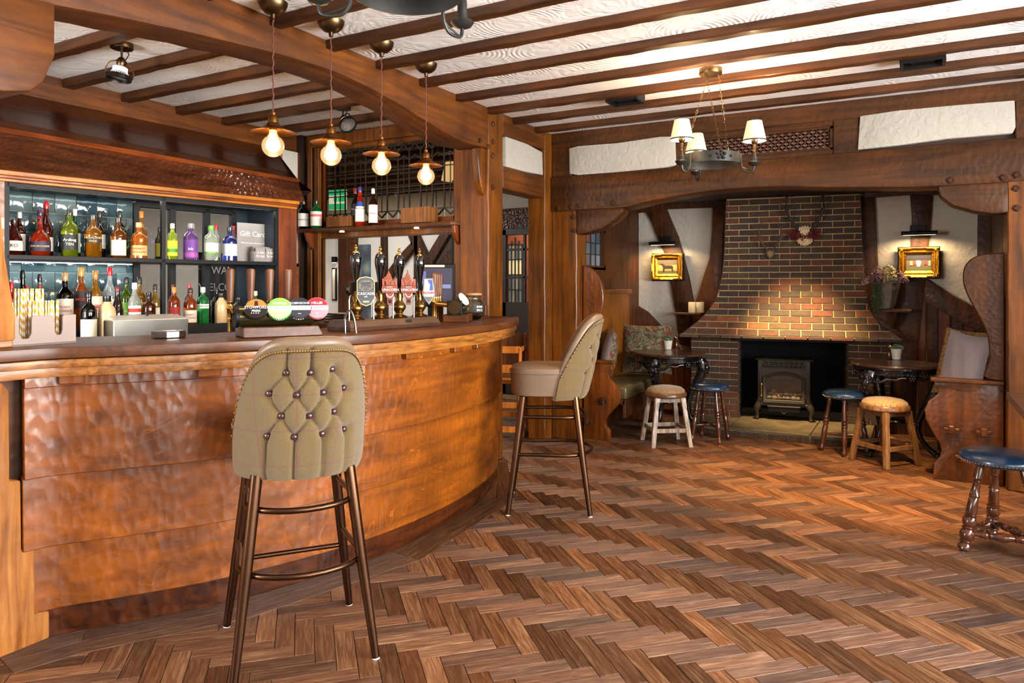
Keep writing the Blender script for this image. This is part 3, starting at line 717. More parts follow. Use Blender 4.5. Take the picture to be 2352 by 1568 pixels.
def bm_(): return M_BRICK[min(6, int(R.random() ** 1.3 * 6))]
ch_h = .0567; z0 = .853; row = 0; g = .0045
while z0 + ch_h < 2.11:
    za, zb = z0 + g, z0 + ch_h - g; la, ra, ea = chw(za); lb, rb, eb = chw(zb)
    L0 = .178; x = la - (0 if row % 2 else L0 / 2)
    xx = -.99 + (L0 / 2 if row % 2 else 0)
    while xx < .95:
        a0, a1 = max(xx + g, la), min(xx + L0 - g, ra); b0, b1 = max(xx + g, lb), min(xx + L0 - g, rb)
        if a1 - a0 > .02 or b1 - b0 > .02:
            if a1 < a0: a1 = a0 + .001
            if b1 <= b0:
                b0, b1 = (lb, lb + .004) if xx < 0 else (rb - .004, rb)
            j = R.uniform(-.002, .002)
            brick8(ch, ([(a0, -ea - j, za), (a1, -ea - j, za), (b1, -eb - j, zb), (b0, -eb - j, zb)], (0, .02, 0)), bm_() if zb > 1.2 or R.random() < .5 else M_BRICK[R.choice([3, 4, 5, 6, 2])])
        xx += L0
    # side faces of the flare
    z0 += ch_h; row += 1
# bottom edge course (wedge bricks showing their ends)
for k in range(10):
    a = -.962 + k * .183; b = a + .176
    MB().box(a, b, -.318, -.1, .825, .853).build('edge_brick', M_BRICK[R.choice([2, 3, 6, 5, 4])], ch, local=True, bevel=.004)
# piers
MB().box(-.885, -.46, -.06, .19, 0.076, .83).build('mortar', M_MORT, ch, local=True)
MB().box(.47, .80, -.02, .19, .076, .83).build('mortar', M_MORT, ch, local=True)
for side, (xa, xb, yf) in enumerate([(-.89, -.455, -.066), (.465, .805, -.026)]):
    for r_ in range(13):
        za = .077 + r_ * .0578 + .004; zb = za + .0503
        cur = xa - (.09 if r_ % 2 else 0)
        while cur < xb:
            a, b = max(cur + .004, xa), min(cur + .174, xb)
            if b - a > .02: brick8(ch, ([(a, yf, za), (b, yf, za), (b, yf, zb), (a, yf, zb)], (0, .03, 0)), M_BRICK[R.choice([0, 1, 2, 4, 1, 2])])
            cur += .178
        # reveal bricks
        xr = -.452 if side == 0 else .462
        for q in range(1):
            ya, yb = yf + .004, yf + .2
            P = [(xr, yb, za), (xr, ya, za), (xr, ya, zb), (xr, yb, zb)] if side else [(xr, ya, za), (xr, yb, za), (xr, yb, zb), (xr, ya, zb)]
            brick8(ch, (P, (-.02 if side == 0 else .02, 0, 0)), M_BRICK[R.choice([0, 1, 4])])
SOOT = plain('#0d0a09', .9)
MB().box(-.46, .47, .55, .57, .076, .83).box(-.47, -.455, .18, .56, .076, .83).box(.465, .48, .18, .56, .076, .83).box(-.47, .48, -.2, .56, .80, .826).build('firebox', SOOT, ch, local=True)
# hearth: stone slabs on a row of edge bricks, bowed front
HP = [(-1.80, 6.40), (-1.62, 6.36), (-1.3, 6.36), (-.97, 6.365), (-.65, 6.36), (-.46, 6.40), (-.30, 6.48)]
he = W('hearth', 'low bowed stone hearth with a dark brick edge under the stove', 'hearth', (-1, 6.5, 0))
hc = crom([Vector(p) for p in HP], 6)
M_STONE = plain('#544a38', .6, bump=.004, bs=22, var=.35, vs=9)
cuts = [0, 10, 22, 36]
for a, b in zip(cuts[:-1], cuts[1:]):
    P = [(p.x, p.y) for p in hc[a:b + 1]]; P = [(P[0][0] + .003, P[0][1])] + P[1:-1] + [(P[-1][0] - .003, P[-1][1])]
    P += [(P[-1][0], 7.19), (P[0][0], 7.19)]
    MB().prism(P, 'z', .055, .075).build('stone_slab', M_STONE, he, bevel=.004)
ho = offs(hc, .0); 
MB().prism([(p.x, p.y + .012) for p in ho] + [(-.30, 7.1), (-1.8, 7.1)], 'z', 0, .056).build('mortar', M_MORT, he)
for i in range(36):
    a = hc[i]; b = hc[i + 1]; n_ = 1 if (b - a).length < .07 else 1
    p, q = a + (b - a) * .08, a + (b - a) * .92; m = MB()
    m.add([(p.x, p.y - .004, .004), (q.x, q.y - .004, .004), (q.x, q.y + .05, .004), (p.x, p.y + .05, .004), (p.x, p.y - .004, .048), (q.x, q.y - .004, .048), (q.x, q.y + .05, .048), (p.x, p.y + .05, .048)],
          [(0, 3, 2, 1), (4, 5, 6, 7), (0, 1, 5, 4), (1, 2, 6, 5), (2, 3, 7, 6), (3, 0, 4, 7)]).build('edge_brick', M_BRICK[R.choice([0, 0, 4, 1])], he)
# ================================================================== THE BAR
bar = W('bar_counter', 'curved oak bar front of lapped, hand-hewn boards under the counter', 'bar', (-2.4, 3.0, 0))
def strip(A_, B_, z0, z1, th, name, mat, parent, **kw):
    """curved board: A_ lower plan curve, B_ upper plan curve"""
    n = len(A_); m = MB(); A2 = offs(A_, -th); B2 = offs(B_, -th)
    for i in range(n): m.v += [(A_[i].x, A_[i].y, z0), (B_[i].x, B_[i].y, z1), (B2[i].x, B2[i].y, z1), (A2[i].x, A2[i].y, z0)]
    for i in range(n - 1):
        for k in range(4): m.f.append((i * 4 + k, i * 4 + (k + 1) % 4, i * 4 + 4 + (k + 1) % 4, i * 4 + 4 + k))
    m.f += [(0, 1, 2, 3), (n * 4 - 1, n * 4 - 2, n * 4 - 3, n * 4 - 4)]
    return m.build(name, mat, parent, smooth=True, **kw)
BS = BC[3:]
strip(offs(BS, .0), offs(BS, .002), 0, .118, .02, 'skirting_board', M_SKIRT, bar)
lv = [.11, .345, .605, .93]
for k in range(3):
    o0 = .026 + .014 * k
    strip(offs(BS, o0), offs(BS, o0 - .012), lv[k], lv[k + 1] + .01, .022, 'hewn_board', M_BAR, bar, bevel=.003)
strip(offs(BS, .052), offs(BS, .05), .93, .974, .03, 'top_rail', M_BAR, bar, bevel=.003)
strip(offs(BC, -.04), offs(BC, -.02), 0, .97, .02, 'back_board', M_DARKW, bar)
for px in [182, 498, 945, 1075, 1145]:
    x, y, _ = gz(px, 862 if px < 600 else 806, .955) if px < 600 else gz(px, {945: 815, 1075: 801, 1145: 793}[px], .955)
    # snap to the curve
    bi = min(range(len(BC)), key=lambda i: (BC[i] - Vector((x, y))).length); t = (BC[min(bi + 1, 60)] - BC[max(bi - 1, 0)]).normalized(); nn = Vector((t.y, -t.x))
    p = BC[bi]; MB().bar(Vector((p.x, p.y, .957)) + Vector((nn.x, nn.y, 0)) * .05, Vector((p.x, p.y, .957)) + Vector((nn.x, nn.y, 0)) * .085, .085, .036).build('support_block', M_BAR, bar, bevel=.004)
def ext(P, a=.25):
    d = (P[0] - P[1]).normalized(); return [P[0] + d * a] + P
ctr = W('countertop', 'dark polished wooden bar top with a lighter moulded edge', 'counter', (-2.4, 3.0, 1.0))
def counter(out, z0, z1, name, mat, inn=-.42, bv=.006):
    O = [p for p in ext(offs(BC[:56], out)) ]
    I = [p for p in ext(offs(BC[:50], inn))]
    end = [Vector((-2.42, 4.46)) + Vector((out * .5, .0)), Vector((-2.55, 4.485)), Vector((-2.69, 4.49)), Vector((-2.96, 4.49))]
    P = O + [Vector((-2.50 + out * .2, 4.485)), Vector((-2.6, 4.49)), Vector((-2.97, 4.49))] + I[::-1]
    return MB().prism([(p.x, p.y) for p in P], 'z', z0, z1).build(name, mat, ctr, bevel=bv, bseg=3, smooth=60)
counter(.165, 1.042, 1.08, 'counter_slab', M_TOP)
counter(.150, 1.008, 1.037, 'edge_moulding', M_MOULD, -.1, .004)
counter(.138, .975, 1.009, 'edge_moulding', M_MOULD, -.1, .004)
# ---------------- back bar: a cabinet set at a slight angle in the wall
KA = -radians(9.7); P0 = (-4.05, 3.96)
kb = thing('back_bar_shelving', 'black metal shelving with blue tiled back set into a wooden surround behind the bar', 'shelving', (P0[0], P0[1], 0), KA)
kd = (sin(radians(9.7)), cos(radians(9.7))); kn = (-kd[1], kd[0])
def kw_(s_, t, z): return (P0[0] + kd[0] * s_ + kn[0] * t, P0[1] + kd[1] * s_ + kn[1] * t, z)
# local frame: x = -t (towards the room), y = s
S0, S1, TD = -1.862, -.171, .40
M_SUR = wood('surround_wood', '#4a1f0c', '#8a4318', 'Y', rough=.3, coat=.3, ham=.003, hs=8)
M_SURZ = wood('surround_wood_z', '#451d0c', '#7c3b17', 'Z', rough=.3, coat=.3, ham=.004, hs=12)
M_ORG = wood('lit_trim', '#7a3c10', '#c07a28', 'Y', gs=50, rough=.3, coat=.3)
MB().box(-.10, -.002, S1 + .004, .0, .0, 1.93).build('side_pillar', M_SURZ, kb, bevel=.004)
MB().box(-.10, -.002, -2.0, S0 - .004, .0, 1.93).build('side_pillar', M_SURZ, kb, bevel=.004)
for k, (x1, za, zb) in enumerate([(.062, 1.90, 1.925), (.045, 1.884, 1.90), (.03, 1.868, 1.884)]):
    MB().box(-.06, x1, -2.0, -.02, za, zb).build('cornice_strip', M_ORG if k != 1 else M_SUR, kb, bevel=.003)
fr = MB()
for s_ in (S0, -1.0, S1):
    fr.box(-.03, 0, s_ - .012, s_ + .012, 1.025, 1.868)
fr.box(-.03, 0, S0, S1, 1.845, 1.868).box(-.03, 0, S0, S1, 1.025, 1.04)
fr.build('metal_frame', M_BLACK, kb, bevel=.0015)
MB().box(-TD, .0, S0, S1, 1.444, 1.470).build('shelf', M_BLACK, kb, bevel=.002)
MB().box(-TD, .0, S0, S1, 1.0, 1.025).build('shelf', M_BLACK, kb, bevel=.002)
MB().box(-TD, 0, S0, S1, 1.868, 1.89).build('top_board', plain('#15120f', .6), kb)
MB().box(-TD, -.03, S0 - .02, S0, 1.0, 1.89).build('side_board', plain('#15120f', .6), kb)
MB().box(-TD, -.03, S1, S1 + .02, 1.0, 1.89).build('side_board', plain('#18222a', .5), kb)
MB().box(-TD - .02, -TD, S0, -1.02, 1.0, 1.89).build('tile_bed', plain('#9a8a74', .8), kb)
mt, nt_, bs_ = nm('blue_tile')
oi = N(nt_, 'ShaderNodeObjectInfo'); rp_ = ramp(nt_, [(0, srgb('#20323a')), (.5, srgb('#35484b')), (1, srgb('#566463'))]); nt_.links.new(oi.outputs['Random'], rp_.inputs[0])
nt_.links.new(rp_.outputs[0], bs_.inputs['Base Color']); bs_.inputs['Roughness'].default_value = .08
tcx = N(nt_, 'ShaderNodeTexCoord'); nx = N(nt_, 'ShaderNodeTexNoise', i_Scale=14.0, i_Detail=2.0); nt_.links.new(tcx.outputs['Object'], nx.inputs[0])
bx = N(nt_, 'ShaderNodeBump', i_Distance=.004); nt_.links.new(nx.outputs[0], bx.inputs['Height']); nt_.links.new(bx.outputs[0], bs_.inputs['Normal'])
TW, THH = .118, .118; tm = {}
for r_ in range(8):
    z = 1.872 - (r_ + 1) * .122
    if r_ == 7: continue
    y = S0 + .004 - (.061 if r_ % 2 else 0)
    while y < -1.03:
        a, b = max(y, S0 + .003), min(y + TW, -1.024)
        if b - a > .015:
            key = round(b - a, 3)
            if key not in tm: tm[key] = MB().box(-.004, .005, -(b - a) / 2, (b - a) / 2, -THH / 2, THH / 2).mesh('tile', mt, bevel=.0025, bseg=2, smooth=True)
            obj('tile', tm[key], kb, (-TD + .006, (a + b) / 2, z + THH / 2), (R.uniform(-.006, .006), 0, R.uniform(-.006, .006)))
        y += TW + .004
# black glazed frame to the right of the tiles
fm = MB()
for y in (-1.0, -.755, -.50, -.29): fm.box(-TD - .02, -TD + .02, y - .022, y + .022, 1.03, 1.86)
fm.box(-TD - .02, -TD + .02, -1.0, -.29, 1.83, 1.87).box(-TD - .02, -TD + .02, -1.0, -.29, 1.02, 1.05)
fm.build('window_frame', M_BLACK, kb, bevel=.003)
for a, b in ((-.98, -.775), (-.735, -.52), (-.48, -.31)): MB().box(-TD - .003, -TD, a, b, 1.05, 1.83).build('pane', pane_mat('dark_pane', (.9, .92, .93), .02) if a == -.98 else bpy.data.materials['dark_pane'], kb)
MB().box(-TD - .02, -TD, -.27, S1 + .01, 1.0, 1.89).build('end_board', plain('#1c2c35', .3), kb)
# light strips under the top and under the shelf
M_LED = plain('#ffffff', .5, emit=4, emc=(.86, .95, 1.0))
for z, e in ((1.862, .9), (1.438, 2.6)):
    if z < 1.5: MB().box(-TD + .03, -TD + .04, S0 + .03, -1.04, z - .001, z + .004).build('light_strip', M_LED, kb)
    a = area('shelf_light', kw_(-1.44, TD - .07, z - .01), (0, 0, KA), .05, .8, e, (.9, .97, 1))
    a2 = area('shelf_light', kw_(-.6, .12, z - .01), (0, 0, KA), .05, .75, e * .2, (.9, .95, 1))
a3 = area('shelf_light', kw_(-1.0, .06, 1.84), (0, radians(-14), KA), .05, 1.6, 2, (1, .95, .85))
# hood of sloping planks, with a carved frieze below
hood = W('bar_hood', 'sloping dark plank hood with a hammered frieze over the back bar', 'hood', (-4.3, 3.0, 2.1))
hx = [(-4.66, 2.445), (-4.45, 2.307), (-4.25, 2.18), (-4.055, 2.09)]
for k in range(3):
    (xa, za), (xb, zb) = hx[k], hx[k + 1]; ya = 1.5; yb = 4.30 - k * .11; yc = 4.30 - (k + 1) * .11
    xb2 = xb + .012
    MB().add([(xa, ya, za), (xb2, ya, zb - .004), (xb2, yc, zb - .004), (xa, yb, za), (xa, ya, za - .02), (xb2, ya, zb - .02), (xb2, yc, zb - .02), (xa, yb, za - .02)],
             [(0, 1, 2, 3), (7, 6, 5, 4), (0, 4, 5, 1), (1, 5, 6, 2), (2, 6, 7, 3), (3, 7, 4, 0)]).build('hood_plank', M_HOOD, hood, bevel=.003)
MB().add([(-4.66, 4.30, 2.44), (-4.045, 3.97, 2.085), (-4.02, 4.08, 2.02), (-4.1, 3.99, 1.93), (-4.3, 4.05, 1.93), (-4.64, 4.30, 2.1)], [(0, 1, 2, 3, 4, 5)]).build('hood_end', M_HOOD, hood)
m = MB(); n = 24; FRZ = []
for i in range(n + 1):
    y = 1.5 + i / n * 2.465; s_ = (y - P0[1]) / kd[1]; xb = kw_(s_, 0, 0)[0]
    FRZ.append((y, xb))
def fz(name, za_, zb_, mat, out=0, fa=0, fb=1):
    m = MB()
    for y, xb in FRZ:
        f = lambda q: -4.045 + (xb + .03 + .045 - (-4.045)) * q
        xa_, xc_ = f(fa) + out, f(fb) + out
        m.v += [(xa_, y, za_), (xc_, y, zb_), (xc_ - .03, y, zb_), (xa_ - .03, y, za_)]
    for i in range(n):
        for k in range(4): m.f.append((i * 4 + k, i * 4 + (k + 1) % 4, i * 4 + 4 + (k + 1) % 4, i * 4 + 4 + k))
    m.f += [(0, 1, 2, 3), (n * 4 + 3, n * 4 + 2, n * 4 + 1, n * 4)]
    return m.build(name, mat, hood, smooth=True, bevel=.003)
fz('frieze', 2.082, 1.925, M_CARVE)
fz('frieze_rail', 2.10, 2.072, M_SUR, .012, 0, .05)
# back counter in front of the shelving
bc = W('back_counter', 'low brown wooden counter under the bottle shelves', 'counter', (-3.9, 3.0, 0))
q = [kw_(-2.6, .0, 0), kw_(-.02, .0, 0), kw_(-.02, -.42, 0), kw_(-2.6, -.42, 0)]
MB().prism([(p[0], p[1]) for p in q], 'z', .945, .985).build('worktop', M_TOP, bc, bevel=.004)
q = [kw_(-2.6, .0, 0), kw_(-.02, .0, 0), kw_(-.02, -.38, 0), kw_(-2.6, -.38, 0)]
MB().prism([(p[0], p[1]) for p in q], 'z', 0, .945).build('cupboard', M_DARKW, bc)
q = [kw_(S0, .0, 0), kw_(S1, .0, 0), kw_(S1, -.02, 0), kw_(S0, -.02, 0)]
MB().prism([(p[0], p[1]) for p in q], 'z', .985, 1.03).build('black_lip', M_BLACK, bc)
# right of the shelving: narrow plaster strip, dark panelling and framed board
struct('wall_bar', MB().box(-5.2, -4.66, 1.6, 1.95, 0, ZC).box(-4.69, -4.66, 4.05, 4.6, 0, 2.44).box(-4.69, -4.66, 1.6, 4.05, 1.95, 2.44).box(-4.69, -4.64, 2.0, 4.05, 0, .98), M_SURZ)
pa = gx(653, 340, -4.64); pb = gx(682, 420, -4.64)
struct('wall_panel', MB().box(-4.66, -4.63, 4.36, 4.53, 1.0, 2.44), M_PLAW, 'narrow white plaster strip behind the end of the hood')
struct('trim_5', MB().box(-4.66, -4.62, 4.53, 4.60, 0, 2.44), M_SURZ, bevel=.004)
# ================================================================== ROOMS BEYOND
YF = 7.6
struct('wall_far', MB().box(-8.2, -4.62, YF, YF + .1, 0, ZC).box(-4.62, -2.86, YF, YF + .1, 2.0, ZC).box(-4.62, -4.42, YF, YF + .1, 0, 2.0).box(-4.42, -2.86, YF, YF + .1, 0, .86), plaster('grey_plaster', (.72, .70, .66), .004, 9, False))
struct('wall_outer', MB().box(-8.3, -8.2, -1.7, 9.3, 0, ZC).box(-8.2, -4.9, 1.5, 1.6, 0, ZC).box(-8.2, 3.2, 9.2, 9.3, 0, ZC).box(-2.86, -2.7, 5.6, 9.2, 0, ZC), plain('#b9b4ab', .8))
def ft(pts, lab, mat=None, y0=YF - .07):
    P = [(gy(px, py, YF)[0], gy(px, py, YF)[2]) for px, py in pts]
    return struct('wall_timber', MB().prism(P, 'y', y0, y0 + .08), mat or M_DARKW, lab, bevel=.006)
ft([(784, 525), (806, 525), (806, 760), (784, 760)], 'first upright timber on the grey wall seen through the bar hatch')
ft([(806, 525), (823, 525), (823, 760), (806, 760)], 'second upright timber beside the first, seen through the bar hatch', M_JOIST)
ft([(881, 525), (891, 525), (893, 760), (882, 760)], 'thin carved upright timber in the middle of the hatch view')
ft([(893, 628), (920, 590), (955, 553), (955, 575), (925, 612), (893, 652)], 'short diagonal brace left of the crossed timbers')
ft([(937, 525), (960, 525), (1000, 612), (975, 622)], 'brace of the crossed timbers leaning to the right')
ft([(957, 525), (967, 525), (967, 760), (957, 760)], 'thin upright behind the crossed timbers')
ft([(1030, 525), (1056, 520), (985, 640), (960, 640)], 'long dark brace of the crossed timbers leaning to the left', y0=YF - .12)
ft([(1010, 620), (1060, 545), (1065, 580), (1030, 640)], 'dark brace at the right edge of the hatch view', y0=YF - .1)
# wallpaper panel between timbers
a = gy(825, 562, YF); b = gy(852, 762, YF)
mp_, ntp, bp_ = nm('bird_wallpaper'); tcp = N(ntp, 'ShaderNodeTexCoord'); nvp = N(ntp, 'ShaderNodeTexVoronoi', i_Scale=5.0); ntp.links.new(tcp.outputs['Object'], nvp.inputs[0])
rpp = ramp(ntp, [(.1, srgb('#b08a3c')), (.22, srgb('#6f8f95')), (.5, srgb('#4e5563')), (.8, srgb('#3b3f4d'))]); ntp.links.new(nvp.outputs['Distance'], rpp.inputs[0]); ntp.links.new(rpp.outputs[0], bp_.inputs['Base Color'])
struct('wall_panel', MB().box(a[0], b[0], YF - .02, YF + .0, b[2], a[2]), mp_, 'blue patterned wallpaper panel seen through the hatch')
# carved frieze and glazed door beyond the doorway
struct('trim_6', MB().box(-4.75, -2.86, YF - .06, YF, 1.98, 2.22), M_CARVE)
M_DD = plain('#24140c', .35)
dr = W('door_2', None, None, (-4.0, YF, 0), kind='structure')
f_ = MB()
xs = [gy(p, 600, YF)[0] for p in (1150, 1167, 1208, 1252, 1290)]
f_.box(xs[0] - .1, xs[1], YF - .05, YF, .0, 1.97).box(xs[-1] - .02, -2.86, YF - .05, YF, 0, 1.97).box(xs[0] - .1, -2.86, YF - .05, YF, 1.90, 1.98).box(xs[0] - .1, -2.86, YF - .05, YF, 0, 1.10)
f_.build('door_frame', M_DD, dr, bevel=.004)
gb = MB()
for x in xs[2:4]: gb.box(x - .016, x + .016, YF - .045, YF - .01, 1.1, 1.9)
for py in (573, 637): z = gy(1200, py, YF)[2]; gb.box(xs[1], xs[-1], YF - .045, YF - .01, z - .014, z + .014)
gb.build('glazing_bar', M_DD, dr, bevel=.003)
zz = [1.1, gy(1200, 637, YF)[2], gy(1200, 573, YF)[2], 1.9]
PN2 = pane_mat('door_pane', (.9, .9, .88), .03)
for i in range(1, 4):
    for j in range(3): MB().box(xs[i], xs[i + 1], YF - .03, YF - .026, zz[j], zz[j + 1]).build('pane', PN2, dr)
struct('wall_corridor', MB().box(-6, -2.7, 8.55, 8.65, 0, ZC), plain('#9a4f2c', .7))
lw = W('window_6', None, None, (-4.35, 8.5, 1.0), kind='structure')
wx0, wx1 = gy(1170, 600, 8.5)[0], gy(1202, 600, 8.5)[0]; wz1 = gy(1185, 562, 8.5)[2]; wz0 = gy(1185, 700, 8.5)[2]
m = MB()
for i in range(5): x = wx0 + (wx1 - wx0) * i / 4; m.box(x - .008, x + .008, 8.46, 8.49, wz0, wz1 + (.1 if i == 2 else (.05 if i in (1, 3) else 0)))
for j in range(5): z = wz0 + (wz1 - wz0) * j / 4; m.box(wx0, wx1, 8.46, 8.49, z - .008, z + .008)
m.build('lead_came', M_LEAD, lw)
PNL = [plain(c, .3, emit=.35) for c in ('#7f8d92', '#a9a58e', '#59666d')]
for i in range(4):
    for j in range(4): MB().box(wx0 + (wx1 - wx0) * i / 4 + .008, wx0 + (wx1 - wx0) * (i + 1) / 4 - .008, 8.475, 8.48, wz0 + (wz1 - wz0) * j / 4 + .008, wz0 + (wz1 - wz0) * (j + 1) / 4 - .008).build('pane', PNL[(i + j * 2) % 3] if j != 2 else plain('#e0cf9c', .4, emit=.9), lw)
# joists of the farther room, seen through the leaded screen
for k in range(8):
    y = 5.05 + k * .36
    o = hewn(-7.9, -2.9, y, y + .12, ZC - .09, ZC + .001, 'x', 12).build('ceiling_joist', M_JOIST, None, bevel=.004); o['kind'] = 'structure'
    o['label'] = 'dark joist of the room beyond the leaded screen, ' + ('the nearest' if k == 0 else nth(k)) + ' behind it'
# leaded screen above the bottle shelf
sx0, sx1, sz0, sz1 = -4.415, -3.07, 1.83, 2.47
ls = W('window_7', None, None, (-3.7, 4.64, 1.8), kind='structure'); 
MB().box(-4.43, -3.06, 4.62, 4.66, 1.80, 1.832).box(-4.43, -3.06, 4.62, 4.66, 2.455, 2.48).box(-4.43, -4.412, 4.62, 4.66, 1.8, 2.48).box(-3.085, -3.06, 4.62, 4.66, 1.8, 2.48).build('window_frame', M_SURZ, ls)
PN3 = pane_mat('leaded_pane', (.66, .61, .52), .02)
nc = 12; cw = (sx1 - sx0) / nc; m = MB()
for i in range(nc):
    x = sx0 + i * cw
    MB().box(x + .004, x + cw - .004, 4.638, 4.642, sz0 + .07, sz1 - .10).build('pane', PN3, ls)
    MB().box(x + .004, x + cw - .004, 4.638, 4.642, sz0, sz0 + .066).build('pane', PN3, ls)
    MB().box(x + .004, x + cw - .004, 4.638, 4.642, sz1 - .096, sz1).build('pane', PN3, ls)
y = 4.64
for i in range(nc + 1):
    x = sx0 + i * cw
    m.bar((x, y, sz0 + .07), (x, y, sz1 - .10), .010)
    if i < nc:
        c_ = x + cw / 2
        m.bar((x, y, sz1 - .10), (c_, y, sz1 - .04), .010).bar((c_, y, sz1 - .04), (x + cw, y, sz1 - .10), .010).bar((c_, y, sz1 - .04), (c_, y, sz1), .010)
        m.bar((x, y, sz1 - .17), (c_, y, sz1 - .13), .007).bar((c_, y, sz1 - .13), (x + cw, y, sz1 - .17), .007)
        m.bar((x, y, sz0 + .07), (c_, y, sz0 + .02), .010).bar((c_, y, sz0 + .02), (x + cw, y, sz0 + .07), .010)
        if i % 2: m.bar((c_, y, sz0 + .06), (c_, y, sz1 - .13), .006)
for z in (sz0 + .07, sz0 + .22, sz0 + .26, sz0 + .40): m.bar((sx0, y, z), (sx1, y, z), .008)
o = m.build('lead_came', M_LEAD, ls); o['kind'] = 'stuff'
# hatch pane below the shelf
hp = struct('window_8', MB().box(-4.49, -4.46, 4.6, 4.66, 1.0, 1.7).box(-3.09, -3.06, 4.6, 4.66, 1.0, 1.7), M_BLACK)
# shelf on brackets across the screen
sh = W('wall_shelf', 'dark wooden shelf across the leaded screen carrying five bottles', 'shelf', (-3.8, 4.5, 1.745))
MB().prism([(-4.62, 4.46), (-4.55, 4.44), (-4.4, 4.435), (-2.99, 4.435), (-2.955, 4.45), (-2.945, 4.49), (-2.955, 4.60), (-4.62, 4.60)], 'z', 1.745, 1.772).build('shelf_board', M_TOP, sh, bevel=.004, bseg=2)
MB().prism([(4.59, 1.745), (4.455, 1.745), (4.46, 1.69), (4.50, 1.63), (4.545, 1.59), (4.56, 1.55), (4.59, 1.54)], 'x', -2.995, -2.965).build('bracket', M_SURZ, sh, bevel=.003)
MB().prism([(4.59, 1.745), (4.47, 1.745), (4.49, 1.69), (4.54, 1.62), (4.59, 1.58)], 'x', -4.5, -4.47).build('bracket', M_SURZ, sh, bevel=.003)
for k, px in enumerate((935, 1490)):
    x = -4.12 if k == 0 else -3.36
    t = W('shelf_downlight', 'tiny bright downlight under the bottle shelf, %s' % ('nearer the hood' if k == 0 else 'nearer the corner post'), 'light', (x, 4.52, 1.74), group='downlights under the bottle shelf')
    MB().lathe([(.028, 1.742), (.028, 1.747)], (x, 4.52, 0), 16).build('ring', M_CHROME, t)
    MB().lathe([(.02, 1.739), (.02, 1.742)], (x, 4.52, 0), 16).build('lens', plain('#fff4dd', .4, emit=30, emc=(1, .93, .8)), t)
    spot('shelf_spot', (x, 4.52, 1.73), (x, 4.5, 0), 6, (1, .9, .75), 110, .8, .02)
# fire exit sign in the far room
ex = thing('exit_sign', 'green and white fire exit sign seen through the leaded screen', 'sign', gd(776, 459, 7.3), -pi * .0 + .15)
MB().box(-.10, .10, -.01, .01, -.10, .10).build('sign_plate', plain('#e8f5ec', .5, emit=1.2, emc=(.9, 1, .92)), ex)
GR = plain('#009a4d', .5, emit=1.3, emc=(0, .6, .28))
m = MB().box(-.10, .10, -.012, -.009, .045, .098).box(-.04, .0, -.012, -.009, -.02, .035).box(.01, .10, -.012, -.009, -.02, .035).box(-.10, .10, -.012, -.009, -.098, -.04); m.build('sign_symbol', GR, ex)
MB().box(-.01, .01, -.005, .005, .1, ZC - gd(776, 459, 7.3)[2]).build('hanger', M_BLACK, ex)
fl = thing('shaded_lamp', 'lit cream shaded lamp seen through the right of the leaded screen', 'lamp', gd(1040, 395, 6.9))
MB().lathe([(.11, -.08), (.075, .09)], seg=20).build('lamp_shade', plain('#f2d9a8', .8, emit=1.5, emc=(1, .72, .4)), fl)
MB().lathe([(.006, -.12), (.006, ZC - gd(1040, 395, 6.9)[2])], seg=8).build('rod', M_IRON, fl)
# things of the room behind the shelving
ckx = -6.2
cb = thing('chalkboard', 'dark chalkboard sign with white words seen through the black-framed panes', 'sign', gx(506, 660, ckx), pi / 2)
MB().box(-.24, .24, -.012, .012, -.33, .33).build('board', plain('#1f2e35', .6), cb)
MB().box(-.26, .26, -.016, -.0, -.35, -.33).box(-.26, .26, -.016, 0, .33, .35).box(-.26, -.24, -.016, 0, -.35, .35).box(.24, .26, -.016, 0, -.35, .35).build('board_frame', M_BLACK, cb)
WH = plain('#e9ecec', .7)
for t_, z, s_ in (('A WARM', .17, .11), ('WELCOME', .0, .11), ('BEFORE', -.16, .08)): text(t_, s_, WH, cb, (0, -.016, z), (pi / 2, 0, 0))
MB().box(-.02, .02, -.02, .02, -gx(506, 660, ckx)[2], -.33).build('stand', M_BLACK, cb)
